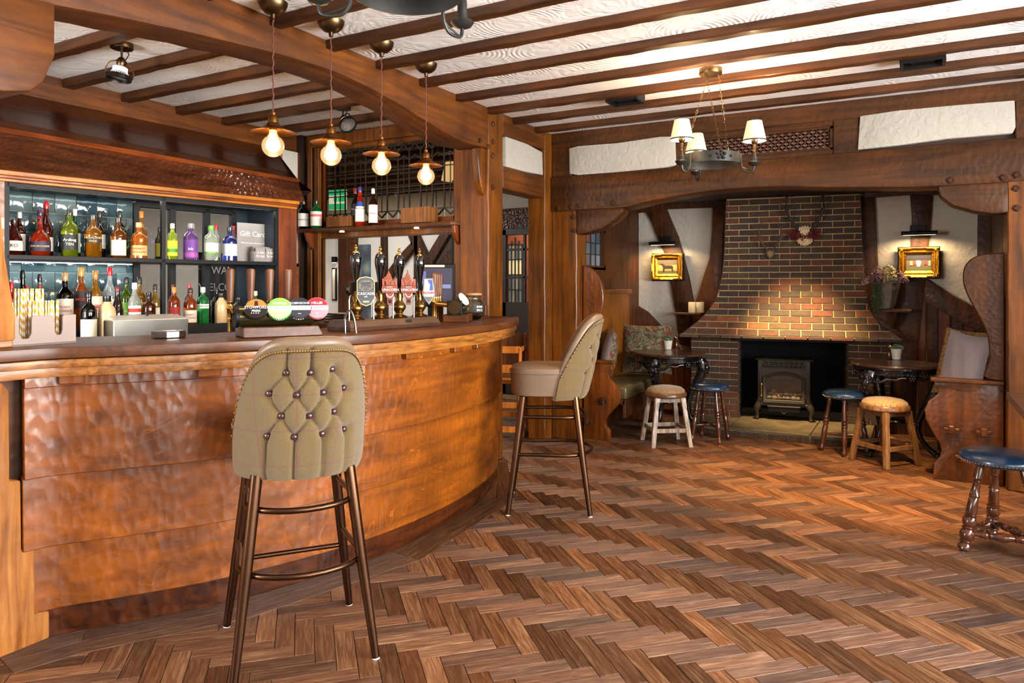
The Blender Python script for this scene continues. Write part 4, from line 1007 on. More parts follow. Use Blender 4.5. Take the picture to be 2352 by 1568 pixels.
# ================================================================== FURNITURE
# ---------------- tweed for the bar stools
def tweed(name, base, line, sc_=8.0, lw=.035, base2=None, l2=None, bumpd=.0012):
    m, nt, b = nm(name); L = nt.links.new
    uv = N(nt, 'ShaderNodeUVMap'); se = N(nt, 'ShaderNodeSeparateXYZ'); L(uv.outputs[0], se.inputs[0])
    n = N(nt, 'ShaderNodeTexNoise', i_Scale=900.0, i_Detail=2.0); L(uv.outputs[0], n.inputs[0])
    n0 = N(nt, 'ShaderNodeTexNoise', i_Scale=260.0, i_Detail=3.0); L(uv.outputs[0], n0.inputs[0])
    ad = N(nt, 'ShaderNodeMath', operation='ADD'); L(n.outputs[0], ad.inputs[0]); L(n0.outputs[0], ad.inputs[1])
    hf = N(nt, 'ShaderNodeMath', operation='MULTIPLY'); hf.inputs[1].default_value = .5; L(ad.outputs[0], hf.inputs[0])
    d = tuple(x * .62 for x in srgb(base)); l_ = tuple(min(1, x * 1.35) for x in srgb(base))
    r = ramp(nt, [(.36, d), (.62, l_)]); L(hf.outputs[0], r.inputs[0]); col = r.outputs[0]
    def lines(axis, k, w_, off):
        mu = N(nt, 'ShaderNodeMath', operation='MULTIPLY_ADD'); mu.inputs[1].default_value = k; mu.inputs[2].default_value = off; L(se.outputs[axis], mu.inputs[0])
        f = N(nt, 'ShaderNodeMath', operation='FRACT'); L(mu.outputs[0], f.inputs[0])
        lt = N(nt, 'ShaderNodeMath', operation='LESS_THAN'); lt.inputs[1].default_value = w_; L(f.outputs[0], lt.inputs[0]); return lt
    for (cl, k, w_, off, st) in ([(line, sc_, lw, .3, .55)] + ([(l2, sc_, lw, .8, .6)] if l2 else [])):
        for ax in (0, 1):
            q = lines(ax, k, w_, off); s_ = N(nt, 'ShaderNodeMath', operation='MULTIPLY'); s_.inputs[1].default_value = st; L(q.outputs[0], s_.inputs[0])
            mx = N(nt, 'ShaderNodeMix', data_type='RGBA'); L(s_.outputs[0], mx.inputs[0]); L(col, mx.inputs[6]); mx.inputs[7].default_value = (*srgb(cl), 1); col = mx.outputs[2]
    L(col, b.inputs['Base Color']); b.inputs['Roughness'].default_value = .9; b.inputs['Sheen Weight'].default_value = .3
    bp = N(nt, 'ShaderNodeBump', i_Distance=bumpd); L(n.outputs[0], bp.inputs['Height']); L(bp.outputs[0], b.inputs['Normal'])
    return m
M_TWEED = tweed('green_tweed', '#5f4c27', '#652a40', 8.2, .035)
M_LEATH = plain('#6d5845', .42, bump=.0006, bs=160, var=.12, vs=5)
M_METAL = plain('#553c2c', .3, 1.0, var=.2, vs=4)
M_BUTT = plain('#3c1c22', .3, coat=.4)
M_NAIL = plain('#b59a6e', .25, 1.0)
def set_uv(me, fn):
    uv = me.uv_layers.new(name='UVMap')
    for lp in me.loops: uv.data[lp.index].uv = fn(me.vertices[lp.vertex_index].co)
Z0B, HB = .645, .445
def shell(a, v, off=0.0, tuft=None):
    """a angle round the back (0 = straight back), v 0..1 up; off outwards"""
    ca = max(0, cos(a)); zt = Z0B + .02 + HB * (1 - (1 - ca) ** 2.3)
    z = Z0B + v * (zt - Z0B); k = (z - Z0B) / HB
    belly = .012 * sin(pi * min(1, k * 1.1)); low = -.010 * max(0, 1 - k / .1) ** 2
    rx = .219 + off + belly * .6 + low - .012 * k; ry = .205 + off + belly + low
    x = rx * sin(a); y = -ry * cos(a) * 1.0 - .095 * k ** 1.15 - .015
    return Vector((x, y, z))
BUT = [(-.085, .37), (.0, .368), (.085, .375), (-.145, .30), (-.045, .295), (.05, .298), (.14, .305), (-.095, .225), (.002, .222), (.095, .228), (-.145, .155), (-.048, .152), (.05, .155), (.145, .158)]
CRE = []
for i, (x, z) in enumerate(BUT):
    for j, (x2, z2) in enumerate(BUT):
        if j > i and abs(z - z2) > .03 and abs(z - z2) < .1 and abs(x - x2) < .075: CRE.append((x, z, x2, z2))
for x, z in BUT[10:]: CRE.append((x, z, x * 1.03, -.05))
for x, z in BUT[:2]: CRE.append((x, z, x * .95, .5))
def segd(px, pz, s):
    ax, az, bx, bz = s; dx, dz = bx - ax, bz - az; t = max(0, min(1, ((px - ax) * dx + (pz - az) * dz) / (dx * dx + dz * dz)))
    return sqrt((px - ax - t * dx) ** 2 + (pz - az - t * dz) ** 2)
AM = radians(84)
def outer(u, v):
    a = -AM + 2 * AM * u; p = shell(a, v * .985)
    arc = .225 * a; h = p.z - Z0B
    d = min(segd(arc, h, s) for s in CRE); db = min(sqrt((arc - x) ** 2 + (h - z) ** 2) for x, z in BUT)
    dp = .010 * exp(-(d / .006) ** 2) + .016 * exp(-(db / .018) ** 2) - .007 * min(1, d / .03)
    nrm = Vector((sin(a), -cos(a), 0)); return p - nrm * dp
def make_barstool():
    root = thing('bar_stool')
    me = MB().grid(outer, 96, 60).mesh('backrest', M_TWEED, smooth=70)
    set_uv(me, lambda c: (.225 * math.atan2(c.x, -c.y - .015), c.z)); back = obj('backrest', me, root)
    MB().grid(lambda u, v: shell(-AM + 2 * AM * u, v * .985, -.052), 40, 14, True).build('inner_back', M_LEATH, root, smooth=70)
    rim = [shell(-AM + 2 * AM * i / 60, 1.0, -.024) for i in range(61)]
    MB().tube([shell(-AM, 0, -.02)] + rim + [shell(AM, 0, -.02)], [.018] + [.021 + .002 * cos((i - 30) / 30 * 1.4) for i in range(61)] + [.018], 12).build('piped_rim', M_LEATH, root, smooth=True)
    ns = MB(); cnt = 74
    for i in range(cnt):
        a = -AM + .03 + (2 * AM - .06) * i / (cnt - 1); p = shell(a, .95, .0095); ns.ball(p, .0052, 8, (1, 1, 1))
    o = ns.build('nail_trim', M_NAIL, back, smooth=True); o['kind'] = 'stuff'
    bme = MB().ball((0, 0, 0), .0105, 12, (1, .55, 1)).mesh('button', M_BUTT, smooth=True)
    for x, z in BUT:
        a = x / .225; ca = cos(a); zt = Z0B + .02 + HB * (1 - (1 - ca) ** 2.3); v = min(.95, z / (zt - Z0B)); p = shell(a, v, -.009)
        obj('button', bme, back, p, (0, 0, a))
    # seat: padded box with rounded front
    P = []
    for i in range(40):
        t = 2 * pi * i / 40; cx_, sy_ = cos(t), sin(t); n_ = 3.2
        P.append((.222 * math.copysign(abs(cx_) ** (2 / n_), cx_), .02 + .215 * math.copysign(abs(sy_) ** (2 / n_), sy_)))
    m = MB()
    for k, (s_, z) in enumerate([(.86, .662), (.94, .67), (.95, .70), (.97, .785), (.965, .806), (.94, .822), (.82, .832), (.5, .838), (.01, .84)]):
        for x, y in P: m.v.append((x * s_, .02 + (y - .02) * s_, z))
    for k in range(8):
        for i in range(40): m.f.append((k * 40 + i, k * 40 + (i + 1) % 40, (k + 1) * 40 + (i + 1) % 40, (k + 1) * 40 + i))
    m.f.append(tuple(range(40))[::-1]); seat = m.build('seat', M_LEATH, root, smooth=50)
    pts = [(x * 1.003, .02 + (y - .02) * 1.003, .797) for x, y in P] + [(P[0][0] * 1.003, .02 + (P[0][1] - .02) * 1.003, .797)]
    MB().tube(pts, .003, 5, cap=False).build('piping', M_LEATH, seat, smooth=True)
    lm = {}
    for sx in (-1, 1):
        for sy in (-1, 1):
            lg = MB().tube([(sx * .155, sy * .15, .66), (sx * .19, sy * .187, .35), (sx * .232, sy * .232, .004)], [.0205, .019, .0135], 14).build('leg', M_METAL, root, smooth=True)
            MB().lathe([(.013, 0), (.013, .008)], (sx * .232, sy * .232, 0), 12).build('foot_glide', M_WHITE, lg)
    def hw(z): return .155 + .077 * (1 - z / .66)
    for z in (.545, .335):
        h = hw(z); pts = [(-h, h * .6 + .03, z), (-h - .012, 0, z)]
        pts = [(-h, h, z), (-h - .004, h * .3, z)]
        for i in range(13):
            a = pi + pi * i / 12; pts.append(((h + .016) * cos(a), -h * .45 + (h * .75 + .02) * sin(a) , z))
        pts += [(h + .004, h * .3, z), (h, h, z)]
        MB().tube(pts, .0105, 10).build('hoop_rail', M_METAL, root, smooth=True)
    h = hw(.25); MB().tube([(-h, h, .26), (h, h, .26)], .0095, 10).build('foot_rail', M_METAL, root, smooth=True)
    return root
bs = make_barstool(); tag(bs, 'green tweed bar stool with buttoned back turned to the viewer, nearest the camera', 'bar stool', 'buttoned tweed bar stools')
def face(root, c, f): root.location = (c[0], c[1], 0); root.rotation_euler = (0, 0, math.atan2(-f[0], f[1]))
face(bs, (-1.965, 1.925), (-.80, .60))
b2 = dup(bs, label='tweed bar stool seen from the side, at the far curved end of the bar'); face(b2, (-1.90, 3.87), (-.90, -.43))

# ---------------- round cast-iron pub tables
M_TT = wood('table_top', '#2f1c12', '#553626', 'X', gs=30, rough=.3, coat=.3)
def make_table():
    t = thing('pub_table')
    MB().lathe([(.01, .678), (.30, .678), (.315, .682), (.318, .690), (.312, .700), (.01, .702)], seg=48).build('table_top', M_TT, t, smooth=True)
    MB().lathe([(.272, .62), (.282, .625), (.285, .66), (.292, .666), (.292, .678), (.26, .678), (.26, .62), (.272, .62)], seg=48).build('apron', M_CAST, t, smooth=True)
    bd = MB()
    for i in range(60): a = 2 * pi * i / 60; bd.ball((.288 * cos(a), .288 * sin(a), .631), .0065, 6)
    o = bd.build('beading', M_CAST, t, smooth=True); o['kind'] = 'stuff'
    for k in range(3):
        a = 2 * pi * k / 3; Mr = Matrix.Rotation(a, 3, 'Z'); Rr = lambda p: Mr @ Vector(p)
        pts = [(.265, 0, .64), (.285, 0, .60), (.29, 0, .55), (.272, 0, .49), (.235, 0, .42), (.195, 0, .34), (.165, 0, .26), (.16, 0, .20), (.18, 0, .13), (.215, 0, .08), (.25, 0, .045), (.275, 0, .03)]
        lg = MB().tube([Rr(p) for p in pts], [.048, .05, .046, .04, .034, .028, .023, .02, .018, .018, .02, .022], 14).build('leg', M_CAST, t, smooth=True)
        # carved mask, scrolls and paw
        o = MB()
        o.ball(Rr((.322, 0, .565)), .032, 12, (1, 1, 1.2)).ball(Rr((.345, 0, .555)), .012, 8).ball(Rr((.34, .016, .577)), .01, 8).ball(Rr((.34, -.016, .577)), .01, 8).ball(Rr((.335, 0, .525)), .016, 8).ball(Rr((.315, .03, .60)), .02, 8).ball(Rr((.315, -.03, .60)), .02, 8).ball(Rr((.31, 0, .62)), .024, 8).ball(Rr((.30, .034, .545)), .02, 8).ball(Rr((.30, -.034, .545)), .02, 8).ball(Rr((.30, 0, .485)), .022, 8).ball(Rr((.27, 0, .44)), .02, 8)
        o.build('carved_mask', M_CAST, lg, smooth=True)
        o = MB()
        for q in (-1, 0, 1): o.ball(Rr((.292, q * .018, .016)), .015, 8, (1.3, 1, 1))
        o.ball(Rr((.272, 0, .022)), .022, 8).build('paw_foot', M_CAST, lg, smooth=True)
        # swags towards the next leg
        for s_ in (1, -1):
            pr_ = []
            for i in range(9):
                q = i / 8 * radians(52) * s_; r_ = .277; pr_.append(Mr @ Vector((r_ * cos(q), r_ * sin(q), .606 - .055 * (1 - i / 8) ** 2 + .008 * sin(i * 1.9))))
            MB().tube(pr_, [.018, .016, .013, .012, .011, .011, .012, .013, .012], 10).build('scroll', M_CAST, t, smooth=True)
        am = Matrix.Rotation(a + pi / 3, 3, 'Z'); o = MB()
        for i in range(6): o.ball(am @ Vector((.293, .018 * cos(i * pi / 3), .612 + .018 * sin(i * pi / 3))), .009, 6)
        o.ball(am @ Vector((.297, 0, .612)), .01, 6).build('rosette', M_CAST, t, smooth=True)
        MB().tube([Rr((.175, 0, .24)), Rr((.02, 0, .25))], .009, 8).build('tie_bar', M_CAST, t, smooth=True)
    MB().lathe([(.01, .235), (.075, .24), (.08, .25), (.075, .26), (.01, .262)], seg=24).build('centre_plate', M_CAST, t, smooth=True)
    return t
T1 = gz(1537, 808, .70); T2 = gz(2054, 832, .702)
t1 = make_table(); tag(t1, 'round black cast-iron pub table left of the fireplace', 'table', 'round cast-iron pub tables'); t1.location = (T1[0], T1[1], 0); t1.rotation_euler[2] = radians(-100)
t2 = dup(t1, (T2[0], T2[1] + .0, 0), radians(-125), 'round black cast-iron pub table right of the fireplace')

# ---------------- low stools
M_CHK = tweed('check_cloth', '#a58a5a', '#4a3422', 26, .09, l2='#9c5a3c', bumpd=.0006)
M_CHK2 = tweed('check_cloth_dark', '#8b7048', '#3a2618', 26, .09, l2='#8a4c34', bumpd=.0006)
M_BLUE = plain('#16324f', .28, coat=.3, bump=.0004, bs=120)
M_PALEL = wood('pale_leg', '#6e5c4e', '#c2b5a6', 'Z', gs=50, rough=.4, coat=.2)
M_BRL = wood('brown_leg', '#573a24', '#8d643f', 'Z', gs=50, rough=.35, coat=.3)
M_TURN = wood('turned_leg', '#2c130a', '#63341d', 'Z', gs=40, rough=.2, coat=.7)
def make_check(seatm, legm, rimm, hw0=.105, hw1=.155):
    t = thing('low_stool')
    me = MB().lathe([(.15, .428), (.153, .44), (.148, .452), (.125, .468), (.08, .477), (.03, .481), (.0005, .482)], seg=40).mesh('seat_cushion', seatm, smooth=True)
    set_uv(me, lambda c: (c.x + c.z * .3, c.y)); obj('seat_cushion', me, t)
    MB().lathe([(.10, .392), (.160, .394), (.168, .402), (.168, .422), (.160, .432), (.12, .434)], seg=40).build('seat_ring', rimm, t, smooth=True)
    for k in range(4):
        sx, sy = [(1, 1), (-1, 1), (-1, -1), (1, -1)][k]; m = MB(); sec = []
        for z, wv in ((.395, .021), (.33, .019), (.30, .0155), (.285, .018), (.20, .018), (.13, .018), (.10, .0185), (.05, .0165), (.004, .0175)):
            q = (hw0 + (hw1 - hw0) * (1 - z / .395)); x, y = sx * q, sy * q
            m.v += [(x - wv, y - wv, z), (x + wv, y - wv, z), (x + wv, y + wv, z), (x - wv, y + wv, z)]
        for i in range(8):
            for j in range(4): m.f.append((i * 4 + j, i * 4 + (j + 1) % 4, i * 4 + 4 + (j + 1) % 4, i * 4 + 4 + j))
        m.f += [(0, 1, 2, 3), (35, 34, 33, 32)]
        lg = m.build('leg', legm, t, bevel=.003, bseg=2, smooth=True)
        MB().lathe([(.009, 0), (.009, .005)], (sx * hw1, sy * hw1, 0), 10).build('foot_glide', M_CHROME, lg)
    for z, hh in ((.375, .018), (.135, .017)):
        q = hw0 + (hw1 - hw0) * (1 - z / .395)
        for a, b in (((-q, -q), (q, -q)), ((q, -q), (q, q)), ((q, q), (-q, q)), ((-q, q), (-q, -q))):
            MB().bar((a[0], a[1], z), (b[0], b[1], z), .014, hh * 2).build('stretcher' if z < .2 else 'seat_rail', legm, t, bevel=.002)
    return t
def nails(r, z, n, parent):
    o = MB()
    for i in range(n): a = 2 * pi * i / n; o.ball((r * cos(a), r * sin(a), z), .0042, 6)
    o = o.build('nail_trim', M_GOLDB, parent, smooth=True, local=True); o['kind'] = 'stuff'
def turned(a, b, prof, name, parent, mat=M_TURN, seg=12):
    a, b = Vector(a), Vector(b); d = b - a; Mq = d.to_track_quat('Z', 'Y').to_matrix(); L_ = d.length
    return MB().lathe([(r, t * L_) for t, r in prof], a, seg, Mq).build(name, mat, parent, smooth=True)
LEGP = [(0, .013), (.05, .017), (.18, .014), (.33, .019), (.38, .021), (.40, .014), (.415, .022), (.44, .023), (.455, .015), (.47, .022), (.495, .022), (.51, .014), (.53, .019), (.7, .0205), (.85, .015), (.90, .0125), (.92, .018), (.96, .019), (.985, .014), (1, .008)]
LEGP2 = [(0, .014), (.06, .02), (.17, .022), (.19, .014), (.205, .02), (.22, .017), (.36, .021), (.375, .025), (.385, .018), (.40, .021), (.55, .026), (.58, .022), (.59, .03), (.61, .025), (.64, .031), (.685, .032), (.72, .022), (.735, .03), (.75, .024), (.80, .034), (.845, .032), (.875, .021), (.89, .029), (.905, .02), (.94, .031), (.975, .03), (1, .012)]
STRP = [(0, .007), (.15, .011), (.26, .019), (.30, .012), (.32, .02), (.35, .012), (.42, .02), (.5, .024), (.58, .02), (.65, .012), (.68, .02), (.70, .012), (.74, .019), (.85, .011), (1, .007)]
def make_blue(n, rs, rt_, rb, z, prof, a0=0):
    t = thing('round_stool')
    MB().lathe([(rs * .8, z - .05), (rs * .93, z - .046), (rs, z - .035), (rs * 1.01, z - .02), (rs * .96, z - .004), (rs * .8, z + .008), (rs * .45, z + .018), (.0005, z + .02)], seg=44).build('seat', M_BLUE, t, smooth=True)
    nails(rs * 1.0, z - .031, 70, t)
    ft_ = []
    for k in range(n):
        a = a0 + 2 * pi * k / n; top = (rt_ * cos(a), rt_ * sin(a), z - .048); bot = (rb * cos(a), rb * sin(a), .004); ft_.append((Vector(top), Vector(bot)))
        lg = turned(top, bot, prof, 'leg', t)
        MB().lathe([(.008, 0), (.008, .006)], (bot[0], bot[1], 0), 8).build('foot_glide', M_CHROME, lg)
    return t, ft_
sa = make_check(M_CHK2, M_PALEL, wood('ring_wood', '#4f3220', '#7c5232', 'X', rough=.3, coat=.3)); tag(sa, 'check-topped low stool with pale worn legs by the left round table', 'stool', 'check-topped low stools')
sa.location = (-1.78, 5.79, 0); sa.rotation_euler[2] = radians(35)
sd = make_check(M_CHK, M_BRL, M_BRL); tag(sd, 'check-topped low stool with brown wooden legs in front of the right round table', 'stool', 'check-topped low stools')
sd.location = (-.19, 5.95, 0); sd.rotation_euler[2] = radians(-40)
sb, ft_ = make_blue(4, .155, .10, .165, .475, LEGP, radians(40)); tag(sb, 'blue leather round stool with turned legs, between the left table and the stove', 'stool', 'blue leather stools')
for (i, j) in ((0, 2), (1, 3)):
    turned(ft_[i][0].lerp(ft_[i][1], .68), ft_[j][0].lerp(ft_[j][1], .68), [(0, .007), (.3, .011), (.5, .012), (.7, .011), (1, .007)], 'stretcher', sb)
sb.location = (-1.49, 6.08, 0)
scs = dup(sb, (-.475, 6.165, 0), radians(55), 'blue leather round stool with turned legs, half behind the right-hand check stool')
se_, ft_ = make_blue(3, .172, .10, .19, .475, LEGP2, radians(215)); tag(se_, 'blue leather stool on three fat turned legs at the right edge, under the table corner', 'stool', 'blue leather stools')
for i in range(3):
    j = (i + 1) % 3; turned(ft_[i][0].lerp(ft_[i][1], .80), ft_[j][0].lerp(ft_[j][1], .80), STRP, 'stretcher', se_)
se_.location = (.366, 4.265, 0)
# ---------------- dark table at the right edge
rt_t = W('dark_table', 'corner of a dark wooden table at the right edge above the blue stool', 'table', (.8, 4.0, 0))
MB().box(.415, 1.2, 3.2, 4.5, .715, .75).build('table_top', M_TT, rt_t, bevel=.004, bseg=2)
MB().box(.52, 1.1, 3.3, 4.42, .64, .715).build('apron', M_TT, rt_t, bevel=.003)
for x, y in ((.95, 3.35), (.95, 4.3), (.56, 3.3)):
    MB().box(x, x + .06, y, y + .06, 0, .64).build('leg', M_TT, rt_t, bevel=.004)

# ---------------- settles in the inglenook
M_SET = wood('settle_oak', '#4a2309', '#7f4413', 'Z', gs=22, rough=.35, ham=.0015, hs=34, coat=.15, fig=.25)
M_SETR = wood('settle_oak_r', '#361a06', '#5c300c', 'Z', gs=22, rough=.35, ham=.0015, hs=34, coat=.15)
M_SEATL = plain('#4b4126', .32, coat=.25, bump=.001, bs=40, var=.15)
def wedge(x, y, z, parent, M_):
    o = MB().box(x - .018, x + .018, y - .05, y, z - .028, z + .028).build('peg', M_, parent, bevel=.006)
    MB().box(x - .045, x + .045, y - .034, y - .016, z - .011, z + .011).build('wedge', M_, o, bevel=.004)
lsx = W('settle', 'carved oak settle with scrolled end and green leather seat, left of the fireplace', 'settle', (-2.2, 6.2, 0), group='inglenook settles')
def poly_px(pts, Y): return [(gy(px, py, Y)[0], gy(px, py, Y)[2]) for px, py in pts]
def soft(P, n=3): return [(p.x, p.y) for p in crom([Vector(q) for q in P], n)]
YL = 5.65
e = [(-2.45, .648), (-2.20, .648), (-2.19, .60), (-2.225, .565), (-2.225, .53), (-2.17, .47), (-2.135, .42), (-2.125, .37), (-2.14, .32), (-2.19, .26), (-2.24, .205), (-2.255, .16), (-2.25, .12), (-2.22, .09), (-2.215, .0), (-2.45, 0)]
MB().prism(e, 'y', YL, YL + .05).build('end_board', M_SET, lsx, bevel=.006, bseg=2, smooth=True)
MB().box(-2.46, -2.175, YL - .02, YL + .07, .648, .672).build('armrest', M_SET, lsx, bevel=.006, bseg=2)
wing = soft([(-2.46, .67), (-2.40, .70), (-2.365, .80), (-2.34, .93), (-2.30, 1.05), (-2.275, 1.17), (-2.285, 1.28), (-2.32, 1.37), (-2.38, 1.44), (-2.46, 1.47)], 3)
MB().prism(wing, 'y', YL + .005, YL + .05).build('wing', M_SET, lsx, bevel=.006, smooth=True)
MB().box(-2.47, -2.44, YL + .05, 6.75, .30, 1.22).build('back_panel', wood('settle_back', '#5c3009', '#8a5215', 'Z', gs=60, rough=.35), lsx)
MB().box(-2.475, -2.42, YL + .05, 6.78, 1.22, 1.26).build('back_cap', M_SET, lsx, bevel=.004)
MB().box(-2.44, -2.10, YL + .05, 6.75, .305, .345).build('seat_board', M_JOIST, lsx, bevel=.004)
MB().box(-2.12, -2.095, YL + .05, 6.75, .20, .345).build('seat_rail', M_DARKW, lsx, bevel=.004)
MB().box(-2.44, -2.10, 6.71, 6.75, 0, .31).build('end_board', M_SET, lsx)
MB().box(-2.44, -2.09, YL + .06, 6.72, .345, .455).build('seat_cushion', M_SEATL, lsx, bevel=.02, bseg=3, smooth=True)
wedge(-2.265, YL, .335, lsx, M_DARKW); wedge(-2.41, YL, .16, lsx, M_DARKW)
rsx = W('settle', 'carved oak settle with tall scrolled wing and green leather seat, right of the fireplace', 'settle', (.3, 6.2, 0), group='inglenook settles')
YR = 5.62
e = [(.505, .655), (.118, .655), (.118, .625), (.14, .60), (.14, .575), (.085, .52), (.062, .46), (.066, .40), (.105, .32), (.15, .24), (.16, .19), (.15, .15), (.118, .11), (.11, .02), (.11, .0), (.505, 0)]
MB().prism(e, 'y', YR, YR + .05).build('end_board', M_SETR, rsx, bevel=.006, bseg=2, smooth=True)
MB().box(.095, .508, YR - .025, YR + .07, .655, .68).build('armrest', M_SETR, rsx, bevel=.006, bseg=2)
wing = soft([(.51, .68), (.40, .70), (.425, .80), (.425, .92), (.40, 1.03), (.35, 1.14), (.305, 1.24), (.282, 1.33), (.29, 1.42), (.335, 1.48), (.41, 1.505), (.51, 1.51)], 3)
MB().prism(wing, 'y', YR + .005, YR + .05).build('wing', M_SETR, rsx, bevel=.006, smooth=True)
MB().box(.49, .52, YR + .05, 6.75, .3, 1.25).build('back_panel', M_SETR, rsx)
MB().box(.16, .49, YR + .05, 6.7, .31, .35).build('seat_board', M_SETR, rsx)
MB().box(.13, .49, YR + .055, 6.7, .35, .46).build('seat_cushion', M_SEATL, rsx, bevel=.03, bseg=3, smooth=True)
MB().box(.16, .49, 6.66, 6.7, 0, .31).build('end_board', M_SETR, rsx)
for x, z in ((.215, .345), (.395, .345), (.28, .17)): wedge(x, YR, z, rsx, M_SETR)
MB().prism(soft([(.19, .655), (.21, .63), (.26, .612), (.30, .61), (.35, .618), (.385, .64), (.395, .655)], 3), 'y', YR - .008, YR + .002).build('lunette', M_SETR, rsx)
# ---------------- cushions
def floral(name, ground, cols, sc_=9):
    m, nt, b = nm(name); L = nt.links.new; tc = N(nt, 'ShaderNodeTexCoord')
    n = N(nt, 'ShaderNodeTexNoise', i_Scale=sc_, i_Detail=2.0, i_Distortion=3.0); L(tc.outputs['Object'], n.inputs[0])
    st = [(0, ground)]; k = len(cols)
    for i, c in enumerate(cols): st.append((.36 + i * .30 / k, srgb(c) if isinstance(c, str) else c))
    r = ramp(nt, [(p, srgb(c) if isinstance(c, str) else c) for p, c in st]); r.color_ramp.interpolation = 'CONSTANT'; L(n.outputs[0], r.inputs[0])
    v = N(nt, 'ShaderNodeTexVoronoi', i_Scale=sc_ * 5.5); L(tc.outputs['Object'], v.inputs[0])
    r2 = ramp(nt, [(0, (.25, .25, .2)), (.25, (1, 1, 1))]); L(v.outputs['Distance'], r2.inputs[0])
    mx = N(nt, 'ShaderNodeMix', data_type='RGBA', blend_type='MULTIPLY'); mx.inputs[0].default_value = .7; L(r.outputs[0], mx.inputs[6]); L(r2.outputs[0], mx.inputs[7])
    L(mx.outputs[2], b.inputs['Base Color']); b.inputs['Roughness'].default_value = .9; return m
M_FLO = floral('floral_cloth', '#7a2018', ['#5c150f', '#1f3a36', '#6d6238', '#31504a', '#8a7a48', '#701f14', '#22403a'], 10)
M_GREY = plain('#8d8288', .9, bump=.0008, bs=220, sheen=.2)
def cushion(w_, h_, d, name, front, back, p=2.6):
    me = MB()
    def f(sg):
        def g(u, v):
            x, z = u * 2 - 1, v * 2 - 1
            k = (1 - abs(x) ** p) * (1 - abs(z) ** p); ex = 1 - .07 * (1 - abs(z) ** 2) * 1; ez = 1 - .07 * (1 - abs(x) ** 2)
            return (x * w_ / 2 * ex, sg * d / 2 * k ** .5 + .004 * sin(9 * x + 4 * z) * k, z * h_ / 2 * ez)
        return g
    root = thing(name)
    MB().grid(f(-1), 18, 18).build('front_cover', front, root, smooth=80)
    MB().grid(f(1), 18, 18, True).build('back_cover', back, root, smooth=80); return root
c1 = cushion(.46, .47, .15, 'cushion', M_FLO, M_FLO); tag(c1, 'red and green floral cushion leaning in the corner of the left settle', 'cushion', 'cushions on the settles')
c1.location = (-2.21, 6.60, .70); c1.rotation_euler = (radians(-14), 0, radians(15))
c2 = cushion(.42, .46, .13, 'cushion', M_GREY, M_FLO); tag(c2, 'grey and floral cushion leaning behind the end of the left settle', 'cushion', 'cushions on the settles')
c2.location = (-2.33, 5.93, .69); c2.rotation_euler = (radians(-10), radians(0), radians(-68))
c3 = cushion(.38, .50, .13, 'cushion', M_GREY, M_GREY); tag(c3, 'plain grey linen cushion at the front of the right settle', 'cushion', 'cushions on the settles')
c3.location = (.30, 5.90, .725); c3.rotation_euler = (radians(-9), radians(5), radians(-52))
M_FLO2 = floral('floral_cloth_yellow', '#8a2a1a', ['#8a2a1a', '#a88c4a', '#45553c', '#a08a50', '#7d3020'], 12)
c4 = cushion(.38, .50, .12, 'cushion', M_FLO2, M_FLO2); tag(c4, 'yellow and red floral cushion behind the grey one on the right settle', 'cushion', 'cushions on the settles')
c4.location = (.30, 6.10, .74); c4.rotation_euler = (radians(-14), radians(3), radians(-42))

# ---------------- stove
sv = thing('gas_stove', 'small cast-iron stove with arched glass door standing on the hearth', 'stove', (-1.035, 6.93, .075), radians(8))
M_ST = plain('#3a352d', .42, .5, bump=.0008, bs=60)
MB().box(-.225, .225, -.0, .26, .125, .545).build('body', M_ST, sv, bevel=.006)
MB().box(-.245, .245, -.03, .28, .545, .556).build('top_plate', M_ST, sv, bevel=.004)
vb = MB().box(-.18, .18, -.004, .0, .478, .53).build('vent_recess', plain('#050505', .8), sv)
for k in range(9):
    x = -.16 + k * .04; MB().bar((x - .012 * (4 - k) / 4 * 1.6, -.012, .53), (x, -.012, .482), .007).build('vent_rib', M_ST, vb)
for z in (.495, .508): MB().box(-.17, .17, -.008, -.002, z, z + .004).build('vent_bar', M_ST, vb)
MB().box(-.185, .185, -.022, 0, .474, .482).build('vent_lip', M_ST, sv, bevel=.002)
# door: arched frame
def archz(x, zb=.385, r=.052): return zb + r * (1 - (x / .175) ** 2)
ou = [(-.178, .155), (.178, .155)] + [(.178 - .356 * i / 12, archz(.178 - .356 * i / 12, .392, .05)) for i in range(13)]
inn = [(-.150, .185), (.150, .185)] + [(.150 - .30 * i / 12, archz(.150 - .30 * i / 12, .362, .05)) for i in range(13)]
m = MB(); n = len(ou)
for y in (-.0, -.028):
    for x, z in ou: m.v.append((x, y, z))
for x, z in inn: m.v.append((x, -.022, z))
for x, z in inn: m.v.append((x, 0, z))
for i in range(n):
    j = (i + 1) % n; m.f += [(i, j, j + n, i + n), (i + n, j + n, j + 2 * n, i + 2 * n), (i + 2 * n, j + 2 * n, j + 3 * n, i + 3 * n)]
door = m.build('door', M_ST, sv, bevel=.003, smooth=True)
gb = MB(); ai = [(.105 - .21 * i / 10, archz(.105 - .21 * i / 10, .325, .034)) for i in range(11)]
for a, b in zip(ai[:-1], ai[1:]): gb.bar((a[0], -.014, a[1]), (b[0], -.014, b[1]), .006)
for s_ in (-1, 1):
    gb.bar((s_ * .105, -.014, .185), (s_ * .105, -.014, .338), .006).bar((s_ * .105, -.014, .336), (s_ * .15, -.014, .336), .005).bar((s_ * .105, -.014, .235), (s_ * .15, -.014, .235), .005)
for x in (-.075, -.026, .026, .075): gb.bar((x, -.014, archz(x, .325, .034)), (x * 1.42, -.014, archz(x * 1.42, .362, .05)), .005)
o = gb.build('glazing_bars', M_ST, door)
